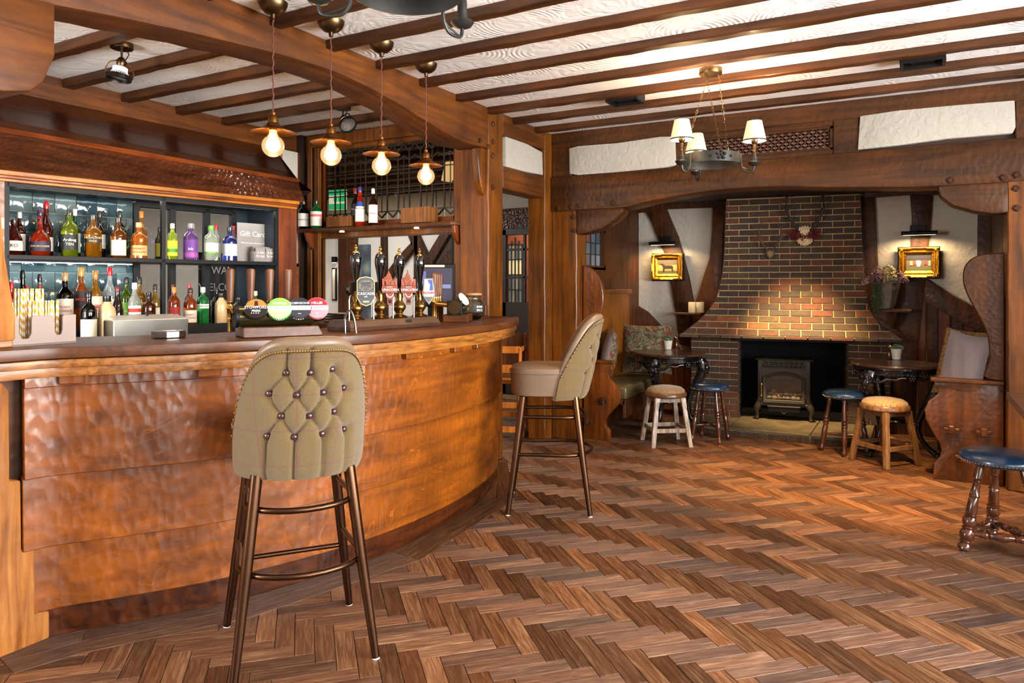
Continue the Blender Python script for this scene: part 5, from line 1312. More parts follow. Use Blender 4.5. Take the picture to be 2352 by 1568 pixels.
MB().prism([(x * .99, z) for x, z in inn], 'y', -.008, -.006).build('glass', pane_mat('stove_glass', (.75, .73, .68), .05), door)
MB().box(-.15, .15, -.005, .004, .19, .41).build('fire_back', plain('#6e604c', .8), sv)
for k in range(15):
    x = -.12 + (k % 7) * .04 + (k // 7) * .018; z = .205 + (k // 7) * .03
    MB().ball((x + R.uniform(-.005, .005), -.012 + (k // 7) * .004, z), .021 + R.uniform(-.003, .003), 10, (1.15, .35, .85)).build('fire_pebble', plain(R.choice(['#5e564a', '#4a443c', '#6d6354']), .8, bump=.003, bs=60), sv, smooth=True)
MB().lathe([(.0065, -.045), (.0065, .045)], (-.19, -.045, .27), 10).ball((-.19, -.045, .325), .014, 12).ball((-.19, -.045, .22), .01, 10).build('door_handle', M_GOLDB, door, smooth=True)
MB().box(-.135, .135, -.018, 0, .075, .122).build('ash_drawer', M_BLACK, sv, bevel=.003)
MB().box(-.14, .14, -.026, 0, .12, .13).build('drawer_lip', M_ST, sv, bevel=.002)
MB().tube([(.0 + .022 * cos(a), -.028, .088 + .022 * sin(a)) for a in [pi + pi * i / 8 for i in range(9)]], .0035, 6).build('drawer_ring', M_ST, sv, smooth=True)
MB().box(-.21, .21, -.006, .0, .13, .15).build('lower_rail', M_ST, sv, bevel=.002)
for sx in (-1, 1):
    for y in (-.005, .235):
        MB().tube([(sx * .205, y, .15), (sx * .222, y, .12), (sx * .235, y - .004, .085), (sx * .225, y, .04), (sx * .23, y - .008, .006)], [.03, .034, .028, .016, .018], 10).build('leg', M_ST, sv, smooth=True)
for sx in (-1, 1):
    MB().bar((sx * .215, -.004, .425), (sx * .13, -.004, .455), .006).bar((sx * .215, -.004, .455), (sx * .12, -.004, .455), .006).build('corner_moulding', M_ST, sv)
    MB().box(sx * .20 - .012, sx * .20 + .012, -.006, 0, .16, .42).build('side_moulding', M_ST, sv, bevel=.003)
for z in (.22, .37): MB().box(.182, .194, -.02, 0, z - .02, z + .02).build('hinge', M_ST, sv, bevel=.002)
MB().ball((-.045, -.018, .228), .004, 8).build('ember', plain('#ff3010', .5, emit=6, emc=(1, .1, .02)), sv)

# ---------------- high chair in the doorway
M_HC = wood('high_chair_wood', '#a5521a', '#d27c30', 'Z', gs=30, rough=.35, coat=.3)
hc_ = thing('high_chair', 'orange wooden high chair standing in the open doorway', 'high chair', (-3.12, 5.42, 0), radians(20))
for sx in (-1, 1):
    x = sx * .19
    MB().bar((x, -.24, 0), (x, -.17, .78), .025, .05, (0, 1, 0)).build('front_post', M_HC, hc_, bevel=.006)
    MB().bar((x, .24, 0), (x, .13, .88), .025, .05, (0, 1, 0)).build('rear_post', M_HC, hc_, bevel=.006)
    MB().bar((x, -.24, .03), (x, .24, .03), .025, .05).build('skid', M_HC, hc_, bevel=.006)
    MB().bar((x, -.17, .76), (x, .13, .76), .026, .045).build('arm', M_HC, hc_, bevel=.008)
for y, z, h in ((-.18, .76, .06), (-.19, .60, .07), (-.205, .30, .05), (-.225, .10, .05), (.18, .45, .05), (.22, .15, .05)):
    MB().box(-.19, .19, y - .011, y + .011, z - h / 2, z + h / 2).build('cross_rail', M_HC, hc_, bevel=.004)
MB().box(-.18, .18, -.16, .14, .50, .52).build('seat', M_HC, hc_, bevel=.006)
MB().box(-.18, .18, .12, .135, .56, .88).build('backrest', wood('hc_back', '#54301a', '#7a4a2a', 'Z', rough=.3), hc_, bevel=.02, bseg=3)
# ================================================================== LAMPS
BULB_E = 13
# pendants over the bar
def make_pendant():
    t = thing('pendant_lamp')
    MB().lathe([(.066, 0), (.064, -.012), (.055, -.032), (.038, -.048), (.012, -.056), (.010, -.075), (.0035, -.078)], seg=24).build('ceiling_rose', M_AGEB, t, smooth=True)
    zb = -.655  # bulb centre below the ceiling
    m = MB(); pts = [(.0022 * cos(i * .9), .0022 * sin(i * .9), -.07 - i * (.43 / 60)) for i in range(61)]
    m.tube(pts, .0035, 6).build('twisted_cord', plain('#5a2c22', .7), t, smooth=True)
    MB().lathe([(.006, -.50), (.012, -.503), (.012, -.515), (.019, -.52), (.023, -.53), (.023, -.55), (.032, -.556), (.034, -.562), (.062, -.582), (.098, -.592), (.099, -.594), (.062, -.586), (.03, -.572), (.02, -.562)], seg=32).build('lamp_shade', plain('#8a5a2c', .32, 1.0, var=.25, vs=20), t, smooth=True)
    MB().lathe([(.018, -.565), (.018, -.585)], seg=16).build('lamp_holder', M_AGEB, t, smooth=True)
    pr_ = [(.0175, -.578), (.019, -.60), (.03, -.618)] + [(.051 * sin(radians(q)), zb + .051 * cos(radians(q))) for q in range(45, 181, 12)]
    pr_[-1] = (.0005, zb - .051)
    MB().lathe(pr_, seg=28).build('bulb', BULBG, t, smooth=True)
    f = MB()
    for k in range(6):
        a = 2 * pi * k / 6; f.tube([(.008 * cos(a), .008 * sin(a), -.60), (.016 * cos(a), .016 * sin(a), -.665)], .0022, 5)
    f.build('filament', plain('#ffb45a', .5, emit=260, emc=(1, .62, .25)), t)
    return t
bm2, ntb, bb = nm('bulb_glass'); Lb = ntb.links.new
trb = N(ntb, 'ShaderNodeBsdfTransparent'); trb.inputs[0].default_value = (1, .93, .8, 1)
emb = N(ntb, 'ShaderNodeEmission'); emb.inputs[0].default_value = (1, .62, .27, 1); emb.inputs[1].default_value = 2.3
lwb = N(ntb, 'ShaderNodeLayerWeight'); lwb.inputs[0].default_value = .35
mxb = N(ntb, 'ShaderNodeMixShader'); mxb.inputs[0].default_value = .45; Lb(trb.outputs[0], mxb.inputs[1]); Lb(emb.outputs[0], mxb.inputs[2])
glb = N(ntb, 'ShaderNodeBsdfGlossy'); glb.inputs['Roughness'].default_value = .03
mx3 = N(ntb, 'ShaderNodeMixShader'); Lb(lwb.outputs['Fresnel'], mx3.inputs[0]); Lb(mxb.outputs[0], mx3.inputs[1]); Lb(glb.outputs[0], mx3.inputs[2])
Lb(mx3.outputs[0], ntb.nodes['Material Output'].inputs[0]); BULBG = bm2
pend = [((-2.555, 2.35), 'glowing globe pendant over the bar, nearest the camera'), ((-2.49, 2.655), 'glowing globe pendant over the bar, second from the near end'),
        ((-2.475, 3.02), 'glowing globe pendant over the bar, third from the near end'), ((-2.485, 3.435), 'glowing globe pendant over the bar, farthest, before the leaded screen')]
p0_ = None
for (x, y), lab in pend:
    if p0_ is None: p0_ = make_pendant(); tag(p0_, lab, 'pendant lamp', 'globe pendants over the bar'); p0_.location = (x, y, ZC)
    else: dup(p0_, (x, y, ZC), 0, lab)
    point('pendant_light', (x, y, ZC - .66), BULB_E, WARM, .04)
# chandeliers
M_IR = plain('#2a2926', .45, .5, bump=.0006, bs=60)
def chand_mat_shade():
    m, nt, b = nm('linen_shade'); L = nt.links.new; tc = N(nt, 'ShaderNodeTexCoord'); mp = N(nt, 'ShaderNodeMapping'); mp.inputs['Scale'].default_value = (160, 160, 420); L(tc.outputs['Object'], mp.inputs[0])
    n = N(nt, 'ShaderNodeTexNoise', i_Scale=1.0, i_Detail=2.0); L(mp.outputs[0], n.inputs[0]); r = ramp(nt, [(.35, srgb('#d9b98c')), (.65, srgb('#f0d9b2'))]); L(n.outputs[0], r.inputs[0])
    L(r.outputs[0], b.inputs['Base Color']); L(r.outputs[0], b.inputs['Emission Color']); b.inputs['Emission Strength'].default_value = .62; b.inputs['Roughness'].default_value = .9; return m
M_SHADE = chand_mat_shade()
def chandelier(loc, zr, phi, shades, lab, ringr=.175, R_=.262):
    t = W('chandelier', lab, 'chandelier', (loc[0], loc[1], ZC)); cx, cy = loc
    MB().lathe([(.065, ZC - .035), (.068, ZC - .03), (.068, ZC)], (cx, cy, 0), 28).build('ceiling_rose', M_AGEB if shades else M_IR, t, smooth=True)
    MB().lathe([(ringr - .004, zr - .03), (ringr, zr - .03), (ringr, zr + .03), (ringr - .004, zr + .03), (ringr - .004, zr - .03)], (cx, cy, 0), 48).build('iron_ring', M_IR, t, smooth=True)
    def P(a, r, z): return (cx + r * cos(a), cy + r * sin(a), z)
    for k in range(3):
        a = phi + 2 * pi * k / 3
        # chain: alternate links
        top = Vector(P(a, .045, ZC - .035)); bot = Vector(P(a + pi / 3, ringr - .004, zr + .028)); n_ = 22; chn = MB(); d = (bot - top); L_ = d.length / n_; dn = d.normalized()
        s1 = dn.cross(Vector((0, 0, 1)).cross(dn) + Vector((.1, .2, .3))).normalized(); s2_ = dn.cross(s1)
        for i in range(n_):
            c = top + dn * (i + .5) * L_; s_ = s1 if i % 2 else s2_
            chn.tube([c + dn * (L_ * .62) * cos(q) + s_ * .0055 * sin(q) for q in [2 * pi * j / 8 for j in range(9)]], .0014, 5, cap=False)
        o = chn.build('chain', M_AGEB if shades else M_IR, t, smooth=True)
        arm = [P(a, ringr, zr + .025), P(a, ringr + .004, zr - .02), P(a, ringr + .012, zr - .06), P(a, ringr + .04, zr - .085), P(a, R_ - .01, zr - .08), P(a, R_, zr - .05)]
        MB().tube(crom3(arm, 5), .006, 8).build('arm', M_IR, t, smooth=True)
        MB().tube([P(a, ringr + .006, zr - .05), P(a, ringr + .03, zr - .065), P(a, R_ - .01, zr - .082)], .0035, 6).build('flex', M_IR, t, smooth=True)
        c = P(a, R_, 0)
        MB().lathe([(.01, zr - .052), (.03, zr - .044), (.04, zr - .03), (.039, zr - .029), (.02, zr - .035), (.017, zr - .03), (.017, zr + .002), (.012, zr + .004)], c, 20).build('drip_cup', M_IR, t, smooth=True)
        if shades:
            MB().lathe([(.011, zr), (.009, zr + .03), (.011, zr + .032), (.009, zr + .036), (.009, zr + .075), (.018, zr + .085), (.02, zr + .105), (.0, zr + .106)], c, 16).build('candle_tube', M_AGEB, t, smooth=True)
            s_ = MB().lathe([(.0665, zr + .092), (.041, zr + .212)], c, 36, cap=False).build('lamp_shade', M_SHADE, t, smooth=True)
            MB().lathe([(.0675, zr + .092), (.0675, zr + .100)], c, 36, cap=False).lathe([(.042, zr + .206), (.0415, zr + .213)], c, 30, cap=False).build('shade_trim', M_IR, s_, smooth=True)
            MB().lathe([(.0640, zr + .0935), (.0395, zr + .210)], c, 30, cap=False).build('lining', plain('#fff6e6', .7, emit=.9, emc=(1, .84, .58)), s_, smooth=True)
            MB().ball((c[0], c[1], zr + .14), .02, 10, (1, 1, 1.3)).build('bulb', plain('#fff0d0', .5, emit=30, emc=(1, .78, .5)), t, smooth=True)
            point('shade_light', (c[0], c[1], zr + .178), 28, (1, .66, .34), .03)
        else:
            MB().lathe([(.016, zr + .002), (.016, zr + .04), (.012, zr + .045), (.0005, zr + .046)], c, 14).build('candle_tube', M_IR, t, smooth=True)
        # studs and rosette
        for q in (.35, -.35):
            b_ = a + pi / 3 + q; MB().lathe([(.011, 0), (.0005, .013)], P(b_, ringr, zr), 4, Matrix.Rotation(b_, 3, 'Z') @ Matrix.Rotation(pi / 2, 3, 'Y')).build('pyramid_stud', M_IR, t)
        b_ = a + pi / 3; o = MB(); tz = Vector((-sin(b_), cos(b_), 0)); pc = Vector(P(b_, ringr + .006, zr + .004))
        for i in range(5): q = 2 * pi * i / 5 + .3; o.ball(pc + tz * .021 * cos(q) + Vector((0, 0, .021 * sin(q))), .011, 8)
        o.ball(pc, .008, 8).build('rosette', M_IR, t, smooth=True)
    return t
def crom3(P, n):
    P = [Vector(p) for p in P]; out = []
    for i in range(len(P) - 1):
        p0 = P[max(i - 1, 0)]; p1 = P[i]; p2 = P[i + 1]; p3 = P[min(i + 2, len(P) - 1)]
        for k in range(n):
            t = k / n; out.append(.5 * ((2 * p1) + (p2 - p0) * t + (2 * p0 - 5 * p1 + 4 * p2 - p3) * t * t + (3 * p1 - p0 - 3 * p2 + p3) * t ** 3))
    out.append(P[-1]); return out
# arm bearings: lateral axis is rt, depth axis is fw
def bearing(lat, dep): v = (rt[0] * lat + fw[0] * dep, rt[1] * lat + fw[1] * dep); return math.atan2(v[1], v[0])
chandelier(gd(1632, 0, 4.31)[:2], 2.045, bearing(cos(radians(-25)), sin(radians(-25))), True, 'round iron chandelier with three lit linen shades, in front of the inglenook', .172, .25)
chandelier((-1.33, 1.74), 2.20, bearing(115, 170), False, 'round dark iron chandelier without shades, cut off by the top edge', .165, .27)
# spotlights
def spotlamp(x, y, lab, tilt, rz):
    t = thing('ceiling_spotlight', lab, 'spotlight', (x, y, ZC), rz, 'adjustable spotlights on the bar ceiling')
    MB().lathe([(.054, -.028), (.057, -.024), (.057, 0)], seg=32).build('base', M_AGEB, t, smooth=True)
    MB().tube([(0, 0, -.02), (0, 0, -.085)], .006, 8).build('stem', M_AGEB, t, smooth=True)
    MB().tube([(.02, .01, -.02), (.035, .012, -.05), (.02, .01, -.08), (.0, .01, -.09)], .003, 6).build('flex', M_BLACK, t, smooth=True)
    M3 = Matrix.Rotation(tilt, 3, 'Y'); hd = Vector((0, 0, -.085)); T_ = lambda p: M3 @ Vector(p) + hd
    h = MB().lathe([(.012, .01), (.021, 0), (.024, -.02), (.018, -.036)], hd, 20, M3).build('joint', M_AGEB, t, smooth=True)
    MB().lathe([(.018, -.034), (.036, -.044), (.038, -.066), (.034, -.07)], hd, 24, M3).build('reflector_lamp', plain('#e9e6e0', .4), t, smooth=True)
    fin = MB()
    for k in range(28):
        a = 2 * pi * k / 28; fin.bar(T_((.036 * cos(a), .036 * sin(a), -.066)), T_((.052 * cos(a), .052 * sin(a), -.088)), .003)
    o = fin.build('cooling_fin', plain('#d8dcdc', .4), t); o['kind'] = 'stuff'
    MB().lathe([(.057, -.088), (.062, -.086), (.063, -.108), (.058, -.112), (.056, -.10), (.057, -.088)], hd, 32, M3).build('bezel', M_IRB, t, smooth=True)
    MB().lathe([(.054, -.094), (.0005, -.094)], hd, 28, M3).build('lens', plain('#8b8b88', .15), t)
    MB().tube([T_((-.064, 0, -.095)), T_((-.066, 0, -.06)), T_((-.05, 0, -.025)), T_((-.015, 0, -.005)), T_((.015, 0, -.005)), T_((.05, 0, -.025)), T_((.066, 0, -.06)), T_((.064, 0, -.095))], .004, 6).build('yoke', M_AGEB, t, smooth=True)
    return t
M_IRB = plain('#26231f', .35, .8)
spotlamp(-3.70, 2.36, 'dark adjustable ceiling spotlight with white lamp, near the left post', radians(8), radians(60))
spotlamp(-3.59, 3.95, 'brass adjustable ceiling spotlight tilted sideways, behind the second pendant', radians(-50), radians(-20))
# box downlights between joists
def box_light(px, py, lab, on):
    X, Y, Z = gz(px, py, 2.54); t = W('ceiling_downlight', lab, 'downlight', (X, Y, 2.55))
    MB().box(X - .11, X + .11, Y - .085, Y - .07, 2.53, ZC).box(X - .11, X + .11, Y + .07, Y + .085, 2.53, ZC).box(X - .11, X - .095, Y - .07, Y + .07, 2.53, ZC).box(X + .095, X + .11, Y - .07, Y + .07, 2.53, ZC).build('housing', M_BLACK, t, bevel=.002)
    MB().lathe([(.05, 2.55), (.06, 2.545), (.06, 2.575), (.05, 2.575)], (X, Y, 0), 28).build('gimbal', M_BLACK, t, smooth=True)
    MB().lathe([(.048, 2.552), (.0005, 2.550)], (X, Y, 0), 28).build('lens', plain('#fff2d8', .3, emit=14 if on else 3, emc=(1, .82, .55)), t)
    return X, Y
X1, Y1 = box_light(1436, 233, 'lit box downlight fixed between the joists, left of the shaded chandelier', True)
X2, Y2 = box_light(2119, 145, 'box downlight fixed between the joists at the right, above a green indicator', False)
spot('downlight_beam', (X1, Y1, 2.51), (X1, Y1, 0), 90, (1, .68, .36), 75, .7, .04)
spot('downlight_beam', (X2, Y2, 2.51), (-.42, 5.15, 0), 850, (1, .62, .24), 58, .9, .04)
g = gz(2115, 171, 2.56)
dt = W('smoke_detector', 'tiny green-lit detector on the ceiling below the right-hand box downlight', 'detector', (g[0], g[1], 2.55))
MB().lathe([(.018, 2.57), (.02, ZC)], (g[0], g[1], 0), 16).build('housing', M_WHITE, dt, smooth=True)
MB().ball((g[0], g[1], 2.566), .006, 10).build('green_led', plain('#20ff60', .4, emit=20, emc=(.05, 1, .25)), dt)
# strong warm light washing the brick flare, from under the lintel
spot('chimney_beam', (-.92, 6.12, 2.07), (-.88, 6.74, .86), 700, (1, .66, .30), 50, 1.0, .05)
fx = W('inglenook_spotlight', 'small hidden spotlight behind the lintel lighting the chimney', 'spotlight', (-.95, 6.02, 2.09))
MB().lathe([(.03, 2.10), (.03, 2.12)], (-.95, 6.02, 0), 16).build('lamp_body', M_BLACK, fx)
# picture lights and pictures
M_GILT = plain('#c8902c', .28, 1.0, bump=.004, bs=90, var=.2, vs=30)
def picture(px0, py0, px1, py1, lab, art, Y=AY - .045):
    a = gy(px0, py0, Y); b = gy(px1, py1, Y); w_ = b[0] - a[0]; h_ = a[2] - b[2]; cx = (a[0] + b[0]) / 2; cz = (a[2] + b[2]) / 2
    t = thing('framed_picture', lab, 'picture', (cx, Y - .06, cz))
    MB().box(-w_ / 2 - .004, w_ / 2 + .004, .03, .055, -h_ / 2 - .008, h_ / 2 + .004).build('backing', M_BLACK, t)
    def ring(o, i, y0, y1, name, mat=M_GILT):
        m = MB(); W_, H_ = w_ / 2, h_ / 2
        A = [(-W_ + o, -H_ + o), (W_ - o, -H_ + o), (W_ - o, H_ - o), (-W_ + o, H_ - o)]; B = [(-W_ + i, -H_ + i), (W_ - i, -H_ + i), (W_ - i, H_ - i), (-W_ + i, H_ - i)]
        for (x, z), y in [(p, .03) for p in A] + [(p, y0) for p in A] + [(p, y1) for p in B] + [(p, .03) for p in B]: m.v.append((x, y, z))
        for k in range(3):
            for j in range(4): m.f.append((k * 4 + j, k * 4 + (j + 1) % 4, k * 4 + 4 + (j + 1) % 4, k * 4 + 4 + j))
        return m.build(name, mat, t, bevel=.002)
    q = min(w_, h_)
    fr_ = ring(.02 * q, .12 * q, -.012, .004, 'frame'); ring(.12 * q, .17 * q, .0, .0, 'inner_moulding'); ring(.17 * q, .235 * q, .006, .016, 'inner_moulding')
    for sx in (-1, 1):
        for sz in (-1, 1):
            o = MB(); c = (sx * (w_ / 2 - .085 * q), -.012, sz * (h_ / 2 - .085 * q))
            o.ball(c, .05 * q, 8, (1.3, .7, 1.2))
            for i in range(5): o.ball((c[0] - sx * (.06 + .05 * i) * q, -.010, sz * (h_ / 2 - .05 * q)), (.042 - .005 * i) * q, 8, (1.2, .7, 1)).ball((sx * (w_ / 2 - .05 * q), -.010, c[2] - sz * (.06 + .05 * i) * q), (.042 - .005 * i) * q, 8, (1, .7, 1.2))
            o.build('corner_scroll', M_GILT, fr_, smooth=True)
    W_, H_ = w_ / 2 - .235 * q, h_ / 2 - .235 * q
    cv = MB().box(-W_, W_, .016, .02, -H_, H_).build('canvas', plain(art[0], .5), t)
    for (x0, x1, z0, z1, c) in art[1]: MB().box(x0 * W_, x1 * W_, .0150, .0161, z0 * H_, z1 * H_).build('painted_ground', plain(c, .5), cv)
    for (pts, c) in art[2]: MB().prism([(x * W_, z * H_) for x, z in pts], 'y', .0138, .0149).build('painted_figure', plain(c, .5), cv)
    return t
horse = [(-.75, .25), (-.70, .45), (-.45, .42), (-.2, .2), (.4, .2), (.6, .05), (.6, -.35), (.66, -.7), (.5, -.7), (.42, -.3), (-.25, -.3), (-.3, -.72), (-.45, -.72), (-.45, -.1), (-.55, .18)]
picture(1500, 583, 1572, 643, 'small gilt-framed painting of a dark horse, left of the chimney', ('#6f5a3a', [(-1, 1, .25, 1, '#4a4232'), (-1, 1, -1, -.55, '#4f4a2c'), (-1, 1, -.55, .25, '#a07c45')], [(horse, '#241a14')]))
picture(2063, 569, 2158, 638, 'small gilt-framed painting of a hunting party, right of the chimney', ('#5b5145', [(-1, 1, .3, 1, '#2f2f33'), (-1, 1, -1, -.55, '#5b5a3a')],
        [([(-.2, .25), (.15, .25), (.2, -.1), (.1, -.5), (-.1, -.5), (-.2, -.1)], '#e0cfae'), ([(.5, .3), (.62, .3), (.65, -.3), (.45, -.3)], '#8a3a2a'), ([(-.7, .2), (-.5, .2), (-.45, -.35), (-.72, -.35)], '#a88a60'), ([(-.45, .15), (-.3, .15), (-.28, -.3), (-.42, -.3)], '#8a4434'), ([(.8, .2), (.93, .2), (.93, -.4), (.78, -.4)], '#b09a78')]))
def pic_light(px, py, lab, rz=0, Y=AY - .05):
    c = gy(px, py, Y); t = thing('picture_light', lab, 'light', (c[0], Y, c[2]))
    MB().box(-.07, .05, -.012, .0, .0, .075).build('wall_plate', M_BLACK, t, bevel=.002)
    MB().tube([(0, 0, .03), (0, -.08, .03), (0, -.14, .0)], .006, 8).build('arm', M_BLACK, t, smooth=True)
    MB().tube([(-.135, -.14, 0), (.135, -.14, 0)], .017, 14).build('shade_tube', M_BLACK, t, smooth=True)
    MB().box(-.12, .12, -.135, -.128, -.0185, -.016).build('light_strip', plain('#ffe6bf', .5, emit=4, emc=(1, .74, .42)), t)
    area('picture_beam', (c[0], Y - .13, c[2] - .024), (radians(12), 0, 0), .26, .02, 7.5, (1, .68, .36), 150)
pic_light(1531, 560, 'black picture light above the small painting of a horse')
pic_light(2111, 537, 'black picture light above the painting of the hunting party')

# ================================================================== THINGS IN THE INGLENOOK
cs_ = W('corner_shelf', 'small dark wall shelf left of the chimney carrying two candles', 'shelf', (-1.93, 7.1, 1.02))
MB().box(-2.06, -1.80, 6.97, 7.14, 1.012, 1.032).build('shelf_board', M_DARKW, cs_, bevel=.003); MB().prism([(7.14, 1.012), (7.0, 1.012), (7.06, .93), (7.14, .86)], 'x', -1.96, -1.93).build('bracket', M_DARKW, cs_)
IV = plain('#e9d7a8', .5, emit=.0); 
for px, lab in ((1590, 'ivory pillar candle, the left of the pair on the small shelf'), (1608, 'ivory pillar candle, the right of the pair on the small shelf')):
    c = gy(px, 718, 7.03); t = W('pillar_candle', lab, 'candle', (c[0], 7.03, 1.033), group='ivory candles on the small shelf')
    MB().lathe([(.036, 1.034), (.038, 1.04), (.038, 1.132), (.034, 1.137), (.03, 1.128), (.0005, 1.122)], (c[0], 7.03, 0), 24).build('wax', IV, t, smooth=True)
    MB().tube([(c[0], 7.03, 1.12), (c[0] + .002, 7.03, 1.135)], .0018, 5).build('wick', M_BLACK, t)
cs2 = W('wall_bracket_shelf', 'small dark wall shelf right of the chimney under the flower pot', 'shelf', (-.12, 7.1, 1.08))
MB().box(-.315, -.02, 6.90, 7.12, 1.072, 1.094).build('shelf_board', M_DARKW, cs2, bevel=.003); MB().prism([(7.12, 1.075), (6.95, 1.075), (7.02, .98), (7.12, .92)], 'x', -.16, -.13).build('bracket', M_DARKW, cs2)
vx, vy = -.225, 6.99
vz = W('flower_pot', 'weathered grey pot of dried mauve hydrangeas on the right wall shelf', 'plant pot', (vx, vy, 1.096))
MB().lathe([(.055, 1.096), (.068, 1.11), (.092, 1.20), (.098, 1.26), (.090, 1.31), (.10, 1.325), (.092, 1.325), (.08, 1.30), (.0005, 1.29)], (vx, vy, 0), 7).build('pot', plain('#6d665c', .7, bump=.004, bs=40, var=.3, vs=12), vz, bevel=.004)
HYD = [plain(c, .8) for c in ('#7d5a66', '#9a7a72', '#a39a6a', '#6a4a58', '#b59a82')]
def petals(m, c, r, n):
    for i in range(n):
        th = math.acos(R.uniform(-.3, 1)); ph = R.uniform(0, 2 * pi); d = Vector((sin(th) * cos(ph), sin(th) * sin(ph), cos(th))); p = Vector(c) + d * r * R.uniform(.85, 1.05)
        a = d.cross(Vector((0, 0, 1)) + Vector((.1, 0, 0))).normalized(); b = d.cross(a); s_ = R.uniform(.008, .013)
        a, b = a * s_, b * s_; k = len(m.v); m.v += [tuple(p - a), tuple(p - b + d * .004), tuple(p + a), tuple(p + b + d * .004)]; m.f.append((k, k + 1, k + 2, k + 3))
for i, (dx, dy, dz, r_) in enumerate([(-.11, 0, 1.345, .05), (-.05, -.03, 1.40, .06), (.03, -.02, 1.41, .06), (.10, 0, 1.37, .055), (-.02, .05, 1.38, .06), (.14, -.02, 1.335, .045), (-.14, -.03, 1.32, .04), (.05, -.07, 1.36, .05), (-.06, -.08, 1.35, .05)]):
    m = MB(); petals(m, (vx + dx, vy + dy, dz), r_, 90); o = m.build('flower_head', HYD[i % 5], vz); o['kind'] = 'stuff'
    MB().tube([(vx + dx * .3, vy + dy * .3, 1.29), (vx + dx * .8, vy + dy * .8, dz)], .004, 6).build('stem', M_GREEN, vz)
m = MB()
for k in range(14):
    x = vx - .06 + R.uniform(-.03, .04); y = vy - .115 + R.uniform(-.01, .01)
    for j in range(16): m.ball((x + R.uniform(-.008, .008), y + R.uniform(-.006, .006), 1.32 - j * .0165 * R.uniform(.7, 1.05)), .0065, 5)
o = m.build('trailing_foliage', plain('#2f4222', .7), vz); o['kind'] = 'stuff'
# little succulents in pots
M_SUC = [plain(c, .6) for c in ('#5f7a5c', '#7d9478', '#4e6b4a')]
M_POT = plain('#cfc8b8', .75, bump=.002, bs=50, var=.15, vs=20)
def succ(x, y, z, lab, s_=1):
    t = W('potted_succulent', lab, 'plant', (x, y, z), group='potted succulents on the pub tables')
    MB().lathe([(.030 * s_, z), (.033 * s_, z + .004), (.042 * s_, z + .07), (.045 * s_, z + .082), (.041 * s_, z + .083), (.038 * s_, z + .07), (.0005, z + .068)], (x, y, 0), 24).build('pot', M_POT, t, smooth=True)
    for (dx, dy, dz, rr) in ((-.024, 0, .098, .03), (.022, .005, .10, .032), (.0, -.02, .092, .03), (.0, .02, .11, .03), (.034, -.012, .09, .022), (-.036, -.01, .088, .02)):
        m = MB(); c = Vector((x + dx * s_, y + dy * s_, z + dz * s_))
        for i in range(22):
            el = radians(12 + 70 * (i / 22)); ph = i * 2.4; d = Vector((cos(ph) * cos(el), sin(ph) * cos(el), sin(el))); L_ = rr * (1.05 - .55 * i / 22)
            sd_ = Vector((-sin(ph), cos(ph), 0)) * .0055; up_ = d.cross(sd_).normalized() * .003; k = len(m.v)
            m.v += [tuple(c), tuple(c + d * L_ * .6 + sd_), tuple(c + d * L_), tuple(c + d * L_ * .6 - sd_), tuple(c + d * L_ * .6 + up_), tuple(c + d * L_ * .6 - up_)]
            m.f += [(k, k + 1, k + 4), (k + 1, k + 2, k + 4), (k + 2, k + 3, k + 4), (k + 3, k, k + 4), (k, k + 5, k + 1), (k + 1, k + 5, k + 2), (k + 2, k + 5, k + 3), (k + 3, k + 5, k)]
        m.build('rosette', R.choice(M_SUC), t)
sx_, sy_, _ = gz(1534, 802, .703); succ(sx_, sy_, .703, 'grey-green succulent in a whitish pot on the left round table', .98)
sx_, sy_, _ = gz(2059, 825, .703); succ(sx_, sy_, .703, 'grey-green succulent in a whitish pot on the right round table', .95)
def mill(x, y, z, lab):
    t = W('pepper_mill', lab, 'pepper mill', (x, y, z), group='pepper mills on the pub tables')
    MB().lathe([(.024, z), (.026, z + .006), (.022, z + .014), (.025, z + .022), (.018, z + .045), (.017, z + .055), (.023, z + .068), (.019, z + .075)], (x, y, 0), 20).build('body', M_TURN, t, smooth=True)
    MB().lathe([(.019, z + .076), (.024, z + .085), (.022, z + .102), (.008, z + .112), (.0005, z + .113)], (x, y, 0), 20).ball((x, y, z + .117), .006, 8).build('cap', M_TURN, t, smooth=True)
sx_, sy_, _ = gz(1553, 799, .703); mill(sx_, sy_, .703, 'small turned wooden pepper mill beside the succulent on the left round table')
sx_, sy_, _ = gz(2043, 823, .703); mill(sx_, sy_, .703, 'small turned wooden pepper mill behind the succulent on the right round table')
